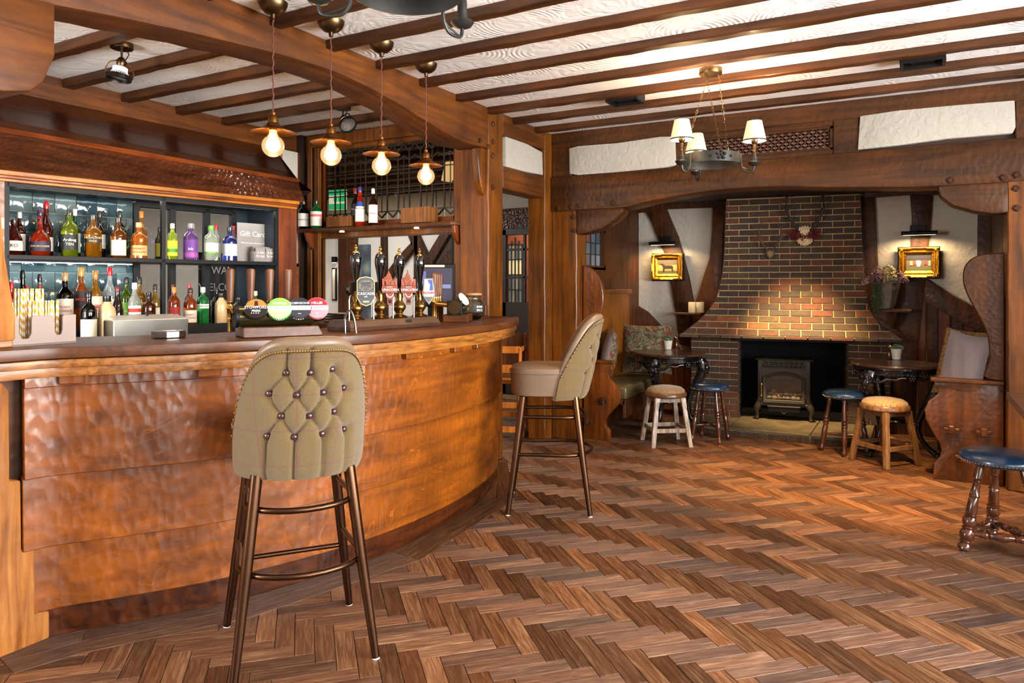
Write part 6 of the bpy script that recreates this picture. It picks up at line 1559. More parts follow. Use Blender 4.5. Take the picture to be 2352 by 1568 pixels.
# shields with antlers on the chimney
def on_ch(px, py, out=.012):
    s_, z = gpl(px, py, (CH[0] + sin(CA) * 0, CH[1]), 82); return s_, z
def shield(px, py, w_, h_, lab, big):
    s_, z = on_ch(px, py); p = (CH[0] + s_ * cos(CA) + sin(CA) * .02, CH[1] + s_ * sin(CA) - cos(CA) * .02); z += 0
    l, r, e = chw(z); p = (p[0] + sin(CA) * e, p[1] - cos(CA) * e)
    t = thing('antler_shield', lab, 'wall ornament', (p[0], p[1], z), CA)
    P = [(-.5, .42), (-.25, .46), (0, .5), (.25, .46), (.5, .42), (.49, .1), (.38, -.2), (.18, -.4), (0, -.5), (-.18, -.4), (-.38, -.2), (-.49, .1)]
    MB().prism([(x * w_, q * h_) for x, q in P], 'y', -.018, -.004).build('shield', plain('#8b8272' if big else '#463828', .5, bump=.002, var=.25, vs=20), t, bevel=.006, bseg=2)
    MB().prism([(x * w_ * .62, q * h_ * .62) for x, q in P], 'y', -.024, -.016).build('inner_shield', plain('#54493a' if big else '#7a5a30', .5), t, bevel=.003)
    M_AN = plain('#4a3824', .6) if not big else plain('#1f1712', .6)
    k = 1.0 if big else .62
    for sx in (-1, 1):
        m = MB(); main = [(sx * .02 * k, -.02, h_ * .3), (sx * .09 * k, -.05, h_ * .3 + .08 * k), (sx * .15 * k, -.07, h_ * .3 + .20 * k), (sx * .15 * k, -.05, h_ * .3 + .32 * k), (sx * .12 * k, -.03, h_ * .3 + .42 * k)]
        m.tube(crom3(main, 4), [.008 * k + .003] * 10 + [.005 * k] * 7, 7)
        for (a, b, c) in ((1, .0, .10), (2, .10, .09), (2, -.08, .07), (3, .09, .09), (3, -.07, .08), (4, .05, .06)):
            q = Vector(main[a]); m.tube([q, q + Vector((sx * b * .5 * k, -.02, c * .6 * k)), q + Vector((sx * b * k, -.02, c * k * 1.2))], [.005 * k + .001, .0035 * k, .0015 * k], 6)
        m.build('antler', M_AN, t, smooth=True)
    if big:
        RD = plain('#6b0f1c', .8); CR = plain('#d8bd94', .7)
        for (ang, n_, col, L_, wd) in ([(90 + q, 1, CR, .095, .011) for q in (-26, -12, 2, 15, 28)] + [(-90 + q, 1, CR, .07, .011) for q in (-60, -40, -22, -6, 10, 26, 44, 62)]):
            a = radians(ang); d = Vector((cos(a), 0, sin(a))); s2_ = Vector((-sin(a), 0, cos(a))); m = MB()
            for j in range(7):
                q = Vector((0, -.035 - .01 * (j % 2), .01)) + d * L_ * (j + 1) / 7
                m.ball(q + s2_ * .006 * (1 if j % 2 else -1), wd * (1 - .35 * abs(j - 3) / 4), 6, (1, .6, 1.3))
            m.build('dried_flower', col, t, smooth=True)
        for sx in (-1, 1):
            m = MB()
            for j in range(260):
                q = R.random(); a = radians(22 + R.uniform(-20, 20)); d = Vector((sx * cos(a), 0, sin(a))); c = Vector((0, -.04 + R.uniform(-.015, .015), -.005)) + d * .13 * q + Vector((0, 0, R.uniform(-.03, .03) * (1 - .4 * q)))
                m.bar(c, c + Vector((R.uniform(-1, 1), R.uniform(-1, 0), R.uniform(-.6, 1))).normalized() * .02, .0025)
            o = m.build('red_plume', RD, t); o['kind'] = 'stuff'
    return t
shield(1848, 548, .125, .145, 'grey shield with tall antlers and red and cream dried flowers, on the chimney', True)
shield(1769, 584, .075, .095, 'small dark shield with thin antlers, on the chimney left of the flowered one', False)
# ================================================================== BOTTLES
def GLS(c):
    return glass(c) if c else None
DKG = {}
def bglass(col):
    """filled bottle: tinted, partly see-through, very glossy"""
    if col not in DKG:
        m, nt, b = nm('bottle_glass'); c = srgb(col)
        b.inputs['Base Color'].default_value = (*c, 1); b.inputs['Roughness'].default_value = .04
        b.inputs['Transmission Weight'].default_value = .72; b.inputs['IOR'].default_value = 1.36
        b.inputs['Coat Weight'].default_value = .6; b.inputs['Coat Roughness'].default_value = .03; DKG[col] = m
    return DKG[col]
SHAPES = {  # radius profile as (fraction of height, fraction of radius)
 'whisky': [(0, .9), (.015, 1), (.55, 1), (.62, .95), (.68, .75), (.73, .42), (.77, .34), (.88, .33)],
 'tall': [(0, .9), (.015, 1), (.56, 1), (.64, .85), (.72, .5), (.78, .38), (.88, .36)],
 'squat': [(0, .75), (.02, .85), (.12, 1), (.32, 1), (.44, .82), (.52, .42), (.58, .28), (.70, .25), (.88, .25)],
 'pear': [(0, .85), (.02, .95), (.2, 1), (.45, .95), (.6, .7), (.72, .42), (.80, .34), (.88, .33)],
 'wine': [(0, .9), (.015, 1), (.5, 1), (.6, .8), (.7, .42), (.78, .36), (.88, .36)],
 'stone': [(0, .9), (.02, 1), (.58, 1), (.70, .9), (.78, .6), (.83, .42), (.88, .40)],
 'gin': [(0, .92), (.015, 1), (.62, 1), (.70, .85), (.76, .45), (.80, .38), (.88, .38)],
}
def bottle(pos, h, r, shape, col, cap, lab, text_=None, tcol='#222222', lz=(.12, .45), label='', name='bottle', group=None, opaque=False, band=None, capz=.86, tsize=None, face_=None, neck=None):
    x, y, z = pos; t = W(name, label, 'bottle', (x, y, z), group=group)
    pr_ = [(.0005, z)] + [(q * r, z + f * h) for f, q in SHAPES[shape]] + [(.0005, z + .885 * h)]
    mt_ = plain(col, .35, coat=.3) if opaque else bglass(col)
    body = MB().lathe(pr_, (x, y, 0), 20).build('glass_body', mt_, t, smooth=50)
    rc = [q for f, q in SHAPES[shape]][-1] * r
    MB().lathe([(rc * 1.12, z + capz * h), (rc * 1.18, z + (capz + .01) * h), (rc * 1.14, z + .985 * h), (rc * .9, z + h), (.0005, z + h)], (x, y, 0), 16).build('cap', plain(cap, .35, coat=.3), t, smooth=40)
    if neck: MB().lathe([(rc * 1.06, z + .74 * h), (rc * 1.06, z + .80 * h)], (x, y, 0), 16).build('neck_label', plain(neck, .5), t, smooth=40)
    fa = math.atan2(-y, -x) if face_ is None else face_
    def rad(f):
        P = SHAPES[shape]
        for (f0, q0), (f1, q1) in zip(P[:-1], P[1:]):
            if f0 <= f <= f1: return (q0 + (q1 - q0) * (f - f0) / (f1 - f0)) * r
        return r
    if lab:
        a, b = lz; n = 4
        lb = MB().lathe([(rad(a + (b - a) * i / n) * 1.015 + .0004, z + (a + (b - a) * i / n) * h) for i in range(n + 1)], (x, y, 0), 16, None, fa - 1.25, fa + 1.25).build('label', plain(lab, .6), t, smooth=True)
        if band:
            bz0, bz1, bcol = band
            MB().lathe([(rad(bz0) * 1.03 + .0006, z + bz0 * h), (rad(bz1) * 1.03 + .0006, z + bz1 * h)], (x, y, 0), 16, None, fa - 1.25, fa + 1.25).build('label_band', plain(bcol, .6), lb, smooth=True)
        if text_:
            zc = z + (a + b) / 2 * h; rr = r * 1.06 + .001
            lines = text_.split('|'); ts = tsize or min(r * .62, 2.4 * r / max(len(q) for q in lines) * 1.25)
            for i, ln in enumerate(lines):
                p = (x - t.location[0] + rr * cos(fa), y - t.location[1] + rr * sin(fa), zc - t.location[2] + ((len(lines) - 1) / 2 - i) * ts * 1.15)
                text(ln, ts, plain(tcol, .6), lb, p, (pi / 2, 0, fa + pi / 2), 'label_lettering', extrude=.0003)
    return t
def shelf_xy(px, dep):
    p0_ = (P0[0] + kn[0] * dep, P0[1] + kn[1] * dep); s_, z = gpl(px, 600, p0_, 9.7); q = kw_(s_, dep, 0); return q[0], q[1]
def shb(px, ytop, wpx, zb, dep, *a, **k):
    x, y = shelf_xy(px, dep); d = x * fw[0] + y * fw[1]; zt = H + (HY - ytop) / F * d
    return bottle((x, y, zb), zt - zb, wpx / 2 / F * d * .95, *a, **k)
US, LS = 1.4705, 1.0255
G1 = 'bottles on the upper black shelf'; G2 = 'bottles on the lower black shelf'
FT, BKD = .10, .24
shb(45, 487, 25, US, BKD, 'whisky', '#4a1c10', '#e8e2d6', '#ece5d8', 'THIS', lz=(.12, .5), label='brown bottle with white label and white cap, far left back of the upper shelf', group=G1)
shb(32, 504, 37, US, FT, 'pear', '#5a160c', '#3a2418', '#e8dccb', 'XO', lz=(.12, .4), label='dark red cognac bottle with arched white label, front left of the upper shelf', group=G1)
shb(106, 462, 30, US, BKD, 'wine', '#5a120c', '#b3202a', '#e9e2d2', None, lz=(.1, .35), label='tall dark red bottle with bright red cap on the upper shelf', group=G1)
shb(92, 481, 45, US, FT, 'squat', '#b8320c', '#3b1f3c', '#2c2440', 'COURVOISIER', '#c9b070', lz=(.1, .3), label='squat amber red cognac bottle with purple label and purple neck', group=G1, neck='#3b1f3c')
shb(172, 480, 24, US, BKD, 'whisky', '#1f5a1c', '#e6e6e2', '#f0f0ea', None, lz=(.1, .5), label='green bottle with white label behind the olive-green one', group=G1)
shb(160, 480, 36, US, FT, 'whisky', '#7c8a14', '#2a2a22', '#1f2420', 'Ardbeg|TEN', '#f2ecd8', lz=(.14, .46), label='olive-green whisky bottle with black label, upper shelf', group=G1)
shb(229, 484, 25, US, BKD, 'tall', '#3a1a0c', '#2b2018', '#d8d2c4', None, lz=(.2, .5), label='dark brown bottle behind the squat amber whisky on the upper shelf', group=G1)
shb(214, 493, 37, US, FT, 'whisky', '#a8660f', '#3a2c24', '#2e2a2a', 'HIGHLAND|PARK', '#d9b878', lz=(.34, .48), label='amber whisky bottle with small dark label and carved lower half', group=G1)
shb(275, 484, 28, US, BKD, 'whisky', '#12381f', '#1c2b20', None, label='dark green bottle behind the whisky with large cream label', group=G1, neck='#c8372c')
shb(272, 499, 34, US, FT, 'whisky', '#8a4608', '#2a211c', '#ece2c4', None, lz=(.06, .44), label='whisky bottle with large plain cream label and black cap, upper shelf', group=G1)
shb(325, 485, 25, US, BKD, 'tall', '#c07018', '#c87a20', None, label='tall amber bottle with orange cap behind the last whisky of the left bay', group=G1)
shb(319, 511, 37, US, FT, 'whisky', '#e0781c', '#d8a060', '#e0a86a', 'MONKEY|SHOULDER', '#7a3c14', lz=(.08, .36), label='orange whisky bottle with tan label at the end of the tiles', group=G1)
shb(366, 521, 20, US, BKD, 'tall', '#4a4a10', '#2e2a1c', '#8a8420', None, lz=(.1, .5), label='small olive bottle in the dark left of the black upright', group=G1)  # a reflection in the mirror, built as a bottle
shb(396, 513, 23, US, FT, 'gin', '#b8d23c', '#c2c6c4', '#f0d420', None, lz=(.1, .52), label='yellow and green bottle with silver cap, first in the right bay', group=G1, neck='#f0d420', band=(.2, .3, '#4a8f2a'))
shb(441, 513, 27, US, BKD, 'gin', '#c0a018', '#9a9a9a', '#d8c030', None, lz=(.1, .5), label='yellow-labelled bottle behind the purple patterned gin', group=G1)
shb(438, 513, 33, US, FT, 'gin', '#8a5ab0', '#8d8d90', '#6a3a8c', 'ink', '#f0e8f4', lz=(.05, .55), label='purple patterned gin bottle with silver cap', group=G1, band=(.08, .2, '#a0509a'))
shb(496, 516, 24, US, BKD, 'gin', '#dfe6e4', '#a81f34', '#e8e4dc', None, lz=(.1, .5), label='clear bottle with crimson cap behind the green-capped gin', group=G1)
shb(485, 518, 33, US, FT, 'gin', '#d8e6cc', '#5aa02c', '#eaf2dc', None, lz=(.2, .5), label='clear gin bottle with bright green cap', group=G1, band=(.2, .25, '#6aa83c'))
shb(537, 518, 25, US, BKD, 'gin', '#d88a84', '#b03040', '#f0dcd8', None, lz=(.1, .5), label='pink bottle with red cap behind the blue one', group=G1)
shb(528, 521, 34, US, FT, 'whisky', '#2a3a8c', '#26262c', '#c9cde0', None, lz=(.15, .5), label='blue bottle with triangular white label beside the gift card stand', group=G1)
# gift card stand
x, y = shelf_xy(583, .17); s_g = (x - P0[0]) * kd[0] + (y - P0[1]) * kd[1]
gc = thing('gift_card_stand', 'grey display card with white script advertising gift cards on the upper shelf', 'sign', (x, y, US), radians(80.3))
MB().box(-.135, .135, -.004, .004, 0, .285).build('display_card', plain('#8f8b88', .6), gc)
text('Gift Cards', .054, WH, gc, (-.0, -.0045, .205), (pi / 2, 0, 0), sx=1); text('Why not treat someone special?', .016, WH, gc, (0, -.0045, .14), (pi / 2, 0, 0))
x, y = shelf_xy(603, .09)
gd_ = thing('gift_card_holder', 'small grey holder with two gift cards in front of the display card', 'card holder', (x, y, US), radians(80.3))
MB().box(-.085, .085, -.035, .035, 0, .075).build('holder', plain('#87827e', .6), gd_, bevel=.003); MB().box(-.078, .078, -.0, .03, .075, .112).build('rear_tier', plain('#7d7875', .6), gd_)
for sx in (-.042, .042):
    c_ = MB().box(sx - .038, sx + .038, -.040, -.037, .02, .10).build('gift_card', plain('#8b8683', .5), gd_, bevel=.001)
    for t_, z in (('A Gift', .066), ('for you', .042)): text(t_, .022, WH, c_, (sx, -.0405, z), (pi / 2, 0, 0))
# lower shelf, left to right
shb(26, 647, 22, LS, .08, 'gin', '#d8202c', '#c01c28', '#e03040', 'LUX', '#f0d8d8', lz=(.1, .45), label='small red bottle at the left end of the lower shelf', group=G2)
shb(52, 620, 27, LS, .22, 'wine', '#0c0a0a', '#151010', '#15100f', None, label='tall black wine bottle near the left end of the lower shelf', group=G2)
shb(62, 656, 22, LS, .08, 'whisky', '#b0a48c', '#b0202c', '#d8cfa8', None, lz=(.2, .5), label='clear bottle with red cap partly behind the paper straws', group=G2)
shb(91, 629, 26, LS, .22, 'whisky', '#a09878', '#1c1c28', None, label='bottle with black and red cap rising behind the paper straws', group=G2, neck='#b02028')
shb(149, 626, 37, LS, .2, 'whisky', '#140d0b', '#c9a070', '#ece4d4', 'PEAKY|BLINDER', '#b0522c', lz=(.2, .55), label='black rum bottle with white portrait-sized label on the lower shelf', group=G2)
shb(186, 614, 31, LS, .22, 'tall', '#c8641c', '#d0a24a', '#2a1a18', 'SPICED', '#d8402c', lz=(.35, .62), label='amber bottle with gold cap and dark label, lower shelf', group=G2)
shb(219, 621, 31, LS, .22, 'tall', '#c88424', '#b8863a', '#ecd8c4', 'Captain', '#5a2a2a', lz=(.2, .56), label='golden rum bottle with cream label, lower shelf', group=G2, band=(.3, .42, '#c87a6a'))
shb(252, 614, 29, LS, .24, 'tall', '#dfe8ea', '#cc1c24', '#f2f0ec', 'BACARDI', '#26262a', lz=(.12, .48), label='clear rum bottle with tall red cap, back row of the lower shelf', group=G2, band=(.16, .19, '#b03030'))
shb(204, 669, 34, LS, -.03, 'whisky', '#0e0a0a', '#101012', '#e8dfc8', None, lz=(.06, .42), label='black bottle with two cream labels in the front row', group=G2) if False else None
shb(290, 636, 29, LS, .22, 'whisky', '#6a8c1c', '#1d1c18', '#6fae2c', 'APPLE', '#e8f0d8', lz=(.14, .5), label='green-labelled whiskey bottle with black cap, lower shelf', group=G2)
shb(320, 636, 30, LS, .22, 'whisky', '#c88a2c', '#1d1c18', '#e6cf8c', 'HONEY', '#5a3c14', lz=(.14, .5), label='honey-coloured whiskey bottle with cream label and black cap, lower shelf', group=G2)
shb(270, 657, 28, LS, .10, 'pear', '#2c100e', '#6c1c20', '#1c1416', 'OLD', '#d8d0c4', lz=(.1, .3), label='dark red-brown bottle with maroon cap in front of the clear rum', group=G2)
shb(309, 649, 29, LS, .09, 'tall', '#dfe8e4', '#f2f2ee', '#f4f2ee', 'BACARDI', '#303034', lz=(.1, .5), label='clear rum bottle with white cap and white label, front of the lower shelf', group=G2, band=(.36, .44, '#d83a2c'))
shb(342, 670, 30, LS, .08, 'whisky', '#6a2c0c', '#16120f', '#141214', "Jack|Daniel's", '#ece8e0', lz=(.08, .42), label='square-shouldered brown whiskey bottle with black label', group=G2)
shb(356, 652, 25, LS, .17, 'whisky', '#c09a3c', '#2c1a14', '#efe6d4', "BELL'S", '#3a2a20', lz=(.1, .45), label='pale gold whisky bottle with cream label beside the black upright', group=G2)
shb(397, 653, 21, LS, .2, 'whisky', '#a04a18', '#6a1c1c', None, label='bottle with dark red cap behind the first bottle of the lower right bay', group=G2)
shb(400, 659, 26, LS, .08, 'gin', '#c8501c', '#b88a3c', '#a82c22', 'RED LABEL', '#e8d0a0', lz=(.12, .5), label='amber whisky bottle with slanting red label, lower right bay', group=G2)
shb(434, 650, 20, LS, .2, 'whisky', '#7a3a14', '#a82430', None, label='bottle with crimson cap behind the whisky with a portrait label', group=G2)
shb(437, 661, 30, LS, .08, 'whisky', '#c85a1c', '#3a2a1c', '#eee4d0', 'PEAKY|BLINDER', '#a8522c', lz=(.1, .42), label='amber whiskey bottle with cream label in the lower right bay', group=G2)
shb(466, 659, 28, LS, .08, 'gin', '#2a9c4a', '#c8ccc8', '#e6efe0', "GORDON'S", '#2a6a3c', lz=(.45, .56), label='bright green gin bottle with silver cap in the lower right bay', group=G2)
shb(508, 673, 29, LS, .08, 'stone', '#d8b684', '#1a1816', None, label='cream stone bottle with black cap behind the first tap handle', group=G2, opaque=True)
shb(497, 660, 24, LS, .15, 'whisky', '#2c2622', '#1a1a1c', None, label='dark bottle with black cap behind the cream stone bottle', group=G2)
shb(548, 683, 29, LS, .08, 'stone', '#141214', '#1a1a1c', '#ecdcc0', "HENDRICK'S", '#4a3a2c', lz=(.2, .42), label='black apothecary gin bottle with pale diamond label behind the tap handles', group=G2, opaque=True, tsize=.011)
shb(587, 668, 25, LS, .08, 'whisky', '#1f7a2c', '#d8c8a4', '#d8c8b4', None, lz=(.05, .3), label='green bottle with red wax seal behind the third tap handle', group=G2)
x, y = shelf_xy(204, -.10)
for px, yt, w_, c_, cp, lb, lab in ((204, 669, 34, '#0e0a0a', '#101012', '#e8dfc8', 'black liqueur bottle with cream side labels standing on the back counter'), (246, 679, 37, '#d9bd8c', '#141214', None, 'cream stone rum bottle with black cap standing on the back counter')):
    x, y = shelf_xy(px, -.10); d = x * fw[0] + y * fw[1]; zt = H + (HY - yt) / F * d
    bottle((x, y, .986), zt - .986, w_ / 2 / F * d, 'whisky' if lb else 'stone', c_, cp, lb, '' if lb else None, lz=(.05, .42), label=lab, group='bottles standing on the back counter', opaque=not lb)
# shelf across the screen
def wsb(px, ytop, wpx, Y, *a, **k):
    p = gy(px, 500, Y); d = p[0] * fw[0] + Y * fw[1]; zt = H + (HY - ytop) / F * d
    return bottle((p[0], Y, 1.7725), zt - 1.7725, wpx / 2 / F * d, *a, **k)
G3 = 'bottles on the shelf across the leaded screen'
wsb(697, 461, 25, 4.50, 'gin', '#0c1210', '#17140f', '#e6e6e0', 'BATHTUB', '#333333', lz=(.1, .55), label='black gin bottle with white label, first on the screen shelf', group=G3)
wsb(726, 460, 26, 4.50, 'gin', '#128c3c', '#1c2a1c', '#f0e4dc', None, lz=(.1, .6), label='bright green gin bottle with pink and white label on the screen shelf', group=G3, band=(.42, .5, '#e06a5a'))
wsb(816, 432, 20, 4.56, 'whisky', '#22100c', '#8c2430', '#1a1210', 'MARTINI', '#e8c8a8', lz=(.3, .6), label='dark vermouth bottle with red cap, back row of the screen shelf', group=G3)
wsb(827, 429, 23, 4.49, 'pear', '#d0280c', '#3a2c6c', '#e8e4d4', None, lz=(.12, .5), label='orange-red aperitif bottle with blue band and blue cap', group=G3, band=(.5, .62, '#2a3f8c'))
wsb(857, 433, 21, 4.50, 'whisky', '#3a120c', '#e8e4e0', '#efe9dc', "PIMM'S", '#b03040', lz=(.08, .56), label='dark bottle with long white label and white cap on the screen shelf', group=G3)
def wbox(px0, px1, Y0, Y1, zt, lab):
    a = gy(px0, 500, Y0)[0]; b = gy(px1, 500, Y0)[0]; t = W('wooden_box', lab, 'box', ((a + b) / 2, Y0, 1.773)); M_ = wood('box_wood', '#5c3417', '#9a6230', 'Z', gs=90, st=18, rough=.5)
    MB().box(a, b, Y0, Y0 + .008, 1.773, zt).build('front_panel', M_, t); MB().box(a, b, Y1 - .008, Y1, 1.773, zt).build('rear_panel', M_, t)
    MB().box(a, a + .008, Y0 + .008, Y1 - .008, 1.773, zt).build('side_panel', M_, t); MB().box(b - .008, b, Y0 + .008, Y1 - .008, 1.773, zt).build('side_panel', M_, t); MB().box(a, b, Y0, Y1, 1.7725, 1.779).build('bottom_panel', M_, t)
wbox(749, 806, 4.46, 4.58, 1.86, 'open wooden box with ribbed front at the left of the screen shelf')
wbox(921, 985, 4.46, 4.58, 1.895, 'open wooden box with ribbed front at the right of the screen shelf')

# ================================================================== ON THE BAR TOP
CT = 1.0805
# napkin and straw caddy
nk = thing('napkin_caddy', 'pale wooden caddy with cut-out slots holding paper straws, left end of the bar', 'caddy', gz(105, 789, CT)[:2] + (CT,), math.atan2(.211, .009) - pi * .0)
a = Vector(gz(18, 797, CT)); b = Vector(gz(175, 786, CT)); L_ = (b - a).length; an = math.atan2((b - a).y, (b - a).x)
nk.location = ((a.x + b.x) / 2, (a.y + b.y) / 2, CT); nk.rotation_euler[2] = an
M_CAD = plain('#8f7f76', .55, var=.08)
hh = L_ / 2
def slot(x0, w_):
    return [(x0, .105), (x0 + .006, .10), (x0 + .008, .05), (x0 + w_ * .25, .034), (x0 + w_ * .75, .034), (x0 + w_ - .008, .05), (x0 + w_ - .006, .10), (x0 + w_, .105)]
HT = .108
fp = [(-hh, 0), (hh, 0), (hh, HT)] + [(-x, z) for x, z in slot(-hh + L_ * .20, L_ * .14)][0:0] + [(hh * .61, HT), (hh * .58, .10), (hh * .575, .05), (hh * .53, .034), (hh * .40, .034), (hh * .335, .05), (hh * .33, .10), (hh * .30, HT)] + [(-hh * .30, HT), (-hh * .335, .10), (-hh * .34, .045), (-hh * .42, .026), (-hh * .60, .026), (-hh * .68, .045), (-hh * .685, .10), (-hh * .72, HT)] + [(-hh, HT)]
MB().prism(fp, 'y', 0, .008).build('front_panel', M_CAD, nk, bevel=.0015)
MB().box(-hh, hh, .13, .138, 0, HT).build('rear_panel', M_CAD, nk, bevel=.0015)
for x in (-hh, hh - .008, -.012): MB().box(x, x + .008, .008, .13, 0, HT * .98).build('divider', M_CAD, nk)
MB().box(-hh, hh, 0, .138, -.0, .006).build('bottom_panel', M_CAD, nk)
ms, nts, bss = nm('striped_straw'); tcs = N(nts, 'ShaderNodeTexCoord'); sxs = N(nts, 'ShaderNodeSeparateXYZ'); nts.links.new(tcs.outputs['Object'], sxs.inputs[0])
m1 = N(nts, 'ShaderNodeMath', operation='MULTIPLY'); m1.inputs[1].default_value = 34; nts.links.new(sxs.outputs[2], m1.inputs[0]); m2_ = N(nts, 'ShaderNodeMath', operation='MULTIPLY'); m2_.inputs[1].default_value = 90; nts.links.new(sxs.outputs[0], m2_.inputs[0])
m3_ = N(nts, 'ShaderNodeMath', operation='ADD'); nts.links.new(m1.outputs[0], m3_.inputs[0]); nts.links.new(m2_.outputs[0], m3_.inputs[1]); m4 = N(nts, 'ShaderNodeMath', operation='FRACT'); nts.links.new(m3_.outputs[0], m4.inputs[0])
rs_ = ramp(nts, [(0, srgb('#f2efe6')), (.5, srgb('#dba63c'))]); rs_.color_ramp.interpolation = 'CONSTANT'; nts.links.new(m4.outputs[0], rs_.inputs[0]); nts.links.new(rs_.outputs[0], bss.inputs['Base Color']); bss.inputs['Roughness'].default_value = .6
sm_ = {}
for hgt in (.20, .155): sm_[hgt] = MB().lathe([(.0035, 0), (.0035, hgt), (.0028, hgt), (.0028, .01)], seg=8).mesh('paper_straw', ms, smooth=60)
Mn = Matrix.Translation(nk.location) @ Matrix.Rotation(an, 4, 'Z')
ns_ = 0
for i in range(15):
    for j, hgt in ((1, .20), (0, .155)):
        lx = -hh * .38 + i * .0077 + (.034 if j == 0 else 0); p = Mn @ Vector((lx - .012, .05 + j * .035, .007)); lean = radians(-1.5 + 3 * R.random())
        o = obj('paper_straw', sm_[hgt], None, p, (lean, lean, R.random() * 3)); o['off'] = 0; del o['off']
        tag(o, 'striped yellow and white paper straw standing in the tall back bunch of the caddy' if j else 'striped yellow and white paper straw in the shorter front bunch of the caddy', 'straw', 'tall striped straws' if j else 'short striped straws')
# steel ice and garnish box on the back counter
x0_, y0_ = shelf_xy(338, -.22)
gbx = thing('garnish_box', 'stainless steel garnish box with a clear lid on the back counter', 'box', (x0_, y0_, .986), KA)
M_STEEL = plain('#8f8b84', .28, 1.0)
sw = .22
MB().box(-.07, .07, -sw, sw, 0, .11).build('steel_tray', M_STEEL, gbx, bevel=.004)
MB().add([(.075, -sw - .005, .112), (.075, sw + .005, .112), (-.08, sw - .03, .135), (-.08, -sw + .03, .135), (.075, -sw - .005, .106), (.075, sw + .005, .106), (-.08, sw - .03, .106), (-.08, -sw + .03, .106)], [(0, 1, 2, 3), (4, 7, 6, 5), (0, 4, 5, 1), (2, 6, 7, 3), (1, 5, 6, 2), (0, 3, 7, 4)]).build('lid', plain('#d8cfc2', .2), gbx, bevel=.002)
MB().lathe([(.008, .13), (.008, .145), (.0005, .147)], (0, 0, 0), 10).build('lid_knob', M_BLACK, gbx)
# soft drink dispenser pad with roundel
pc = gz(392, 776, CT); a = Vector(gz(350, 779, CT)); b = Vector(gz(432, 775, CT)); an2 = math.atan2((b - a).y, (b - a).x)
pd_ = thing('drinks_badge', 'chrome five-sided badge with a red, white and blue roundel lying on the bar', 'badge', (pc[0], pc[1], CT), an2)
ppl = [(-.062, 0), (-.062, .05), (.062, .05), (.062, 0), (.025, -.03), (-.025, -.03)]
MB().prism([(x, y) for x, y in ppl], 'z', 0, .03).build('chrome_body', M_CHROME, pd_, bevel=.004, bseg=2)
MB().prism([(x * .86, y * .82 + .003) for x, y in ppl], 'z', .03, .031).build('face', plain('#9b989c', .3), pd_)
rd = MB().lathe([(.024, .0312), (.024, .0325), (.0005, .0325)], (0, .018, 0), 28, Matrix.Diagonal(Vector((1, .9, 1)))).build('roundel', plain('#f2f2f2', .4), pd_)
MB().prism([(.0235 * cos(radians(q)), .018 + .006 + .0155 * sin(radians(q))) for q in range(0, 181, 15)], 'z', .0326, .0332).build('roundel_top', plain('#c8202c', .4), rd)
MB().prism([(.0235 * cos(radians(q)), .018 - .004 - .0155 * sin(radians(q))) for q in range(0, 181, 15)][::-1], 'z', .0326, .0332).build('roundel_bottom', plain('#1c3f94', .4), rd)
text('PEPSI', .011, plain('#b02030', .5), pd_, (0, -.012, .0315), (0, 0, 0), extrude=.0002)
# keg fonts
M_TAPW = wood('tap_handle', '#4a2816', '#7c5034', 'Z', gs=60, rough=.4)
M_FONTB = plain('#3f3a1c', .25, .7, coat=.3)
def badge(px, py, pxr, lines, cols, parent, yaw, name='tap_badge'):
    """round angled badge; cols = face, band, lower; parent = font"""
    pass
def solve_l(cx, cy, an, ly, px):
    best = None
    for i in range(-400, 401):
        l = i * .0015; x = cx + l * cos(an) - ly * sin(an); y = cy + l * sin(an) + ly * cos(an); d = x * fw[0] + y * fw[1]
        e = abs(CX + F * (x * rt[0] + y * rt[1]) / d - px)
        if best is None or e < best[0]: best = (e, l)
    return best[1]
fa_ = Vector(gz(560, 777, CT)); fb_ = Vector(gz(742, 770, CT))
def font_unit(A, B, lab, badges, nt_, tubez=.07, hl=.10, label_tap=None):
    d = (B - A); L_ = d.length; an = math.atan2(d.y, d.x); c = (A + B) / 2
    t = thing('beer_font', lab, 'beer tap', (c.x, c.y, CT), an)
    MB().prism([(-L_ / 2, 0), (L_ / 2, 0), (L_ / 2, .012), (L_ / 2 - .02, .045), (-L_ / 2 + .0, .045), (-L_ / 2, .012)], 'y', .0, .16).build('wooden_base', M_TOP, t, bevel=.004)
    MB().tube([(-L_ / 2 - .01, .075, .045 + .042), (L_ / 2 - .03, .075, .045 + .042)], .042, 24).build('brass_tube', M_FONTB, t, smooth=50)
    MB().tube([(-L_ / 2 - .022, .075, .087), (-L_ / 2 - .008, .075, .087)], .046, 24).build('end_cap', M_BLACK, t, smooth=50)
    return t, an, L_
ft1, fan, fL = font_unit(fa_, fb_, 'long brass beer font with four wooden tap handles and four round badges', None, 4)
BD = [(('STOWFORD', 'PRESS'), '#16110f', '#d0702c', '#16110f', '#f2f2f2'), (('HOPNIK', 'CITRA IPA'), '#a8e08a', '#7fd04a', '#e8f4dc', '#f4fff0'), (('ROBINSONS', 'STOUT'), '#2c2c34', '#25252b', '#d9d9dc', '#f4f4f4'), (('HELLES', 'LAGER BIER'), '#e88a92', '#e0283c', '#f6dcdc', '#ffffff')]
edgec = ['#2a1c14', '#2f9a4c', '#1c1c22', '#d8a0a8']
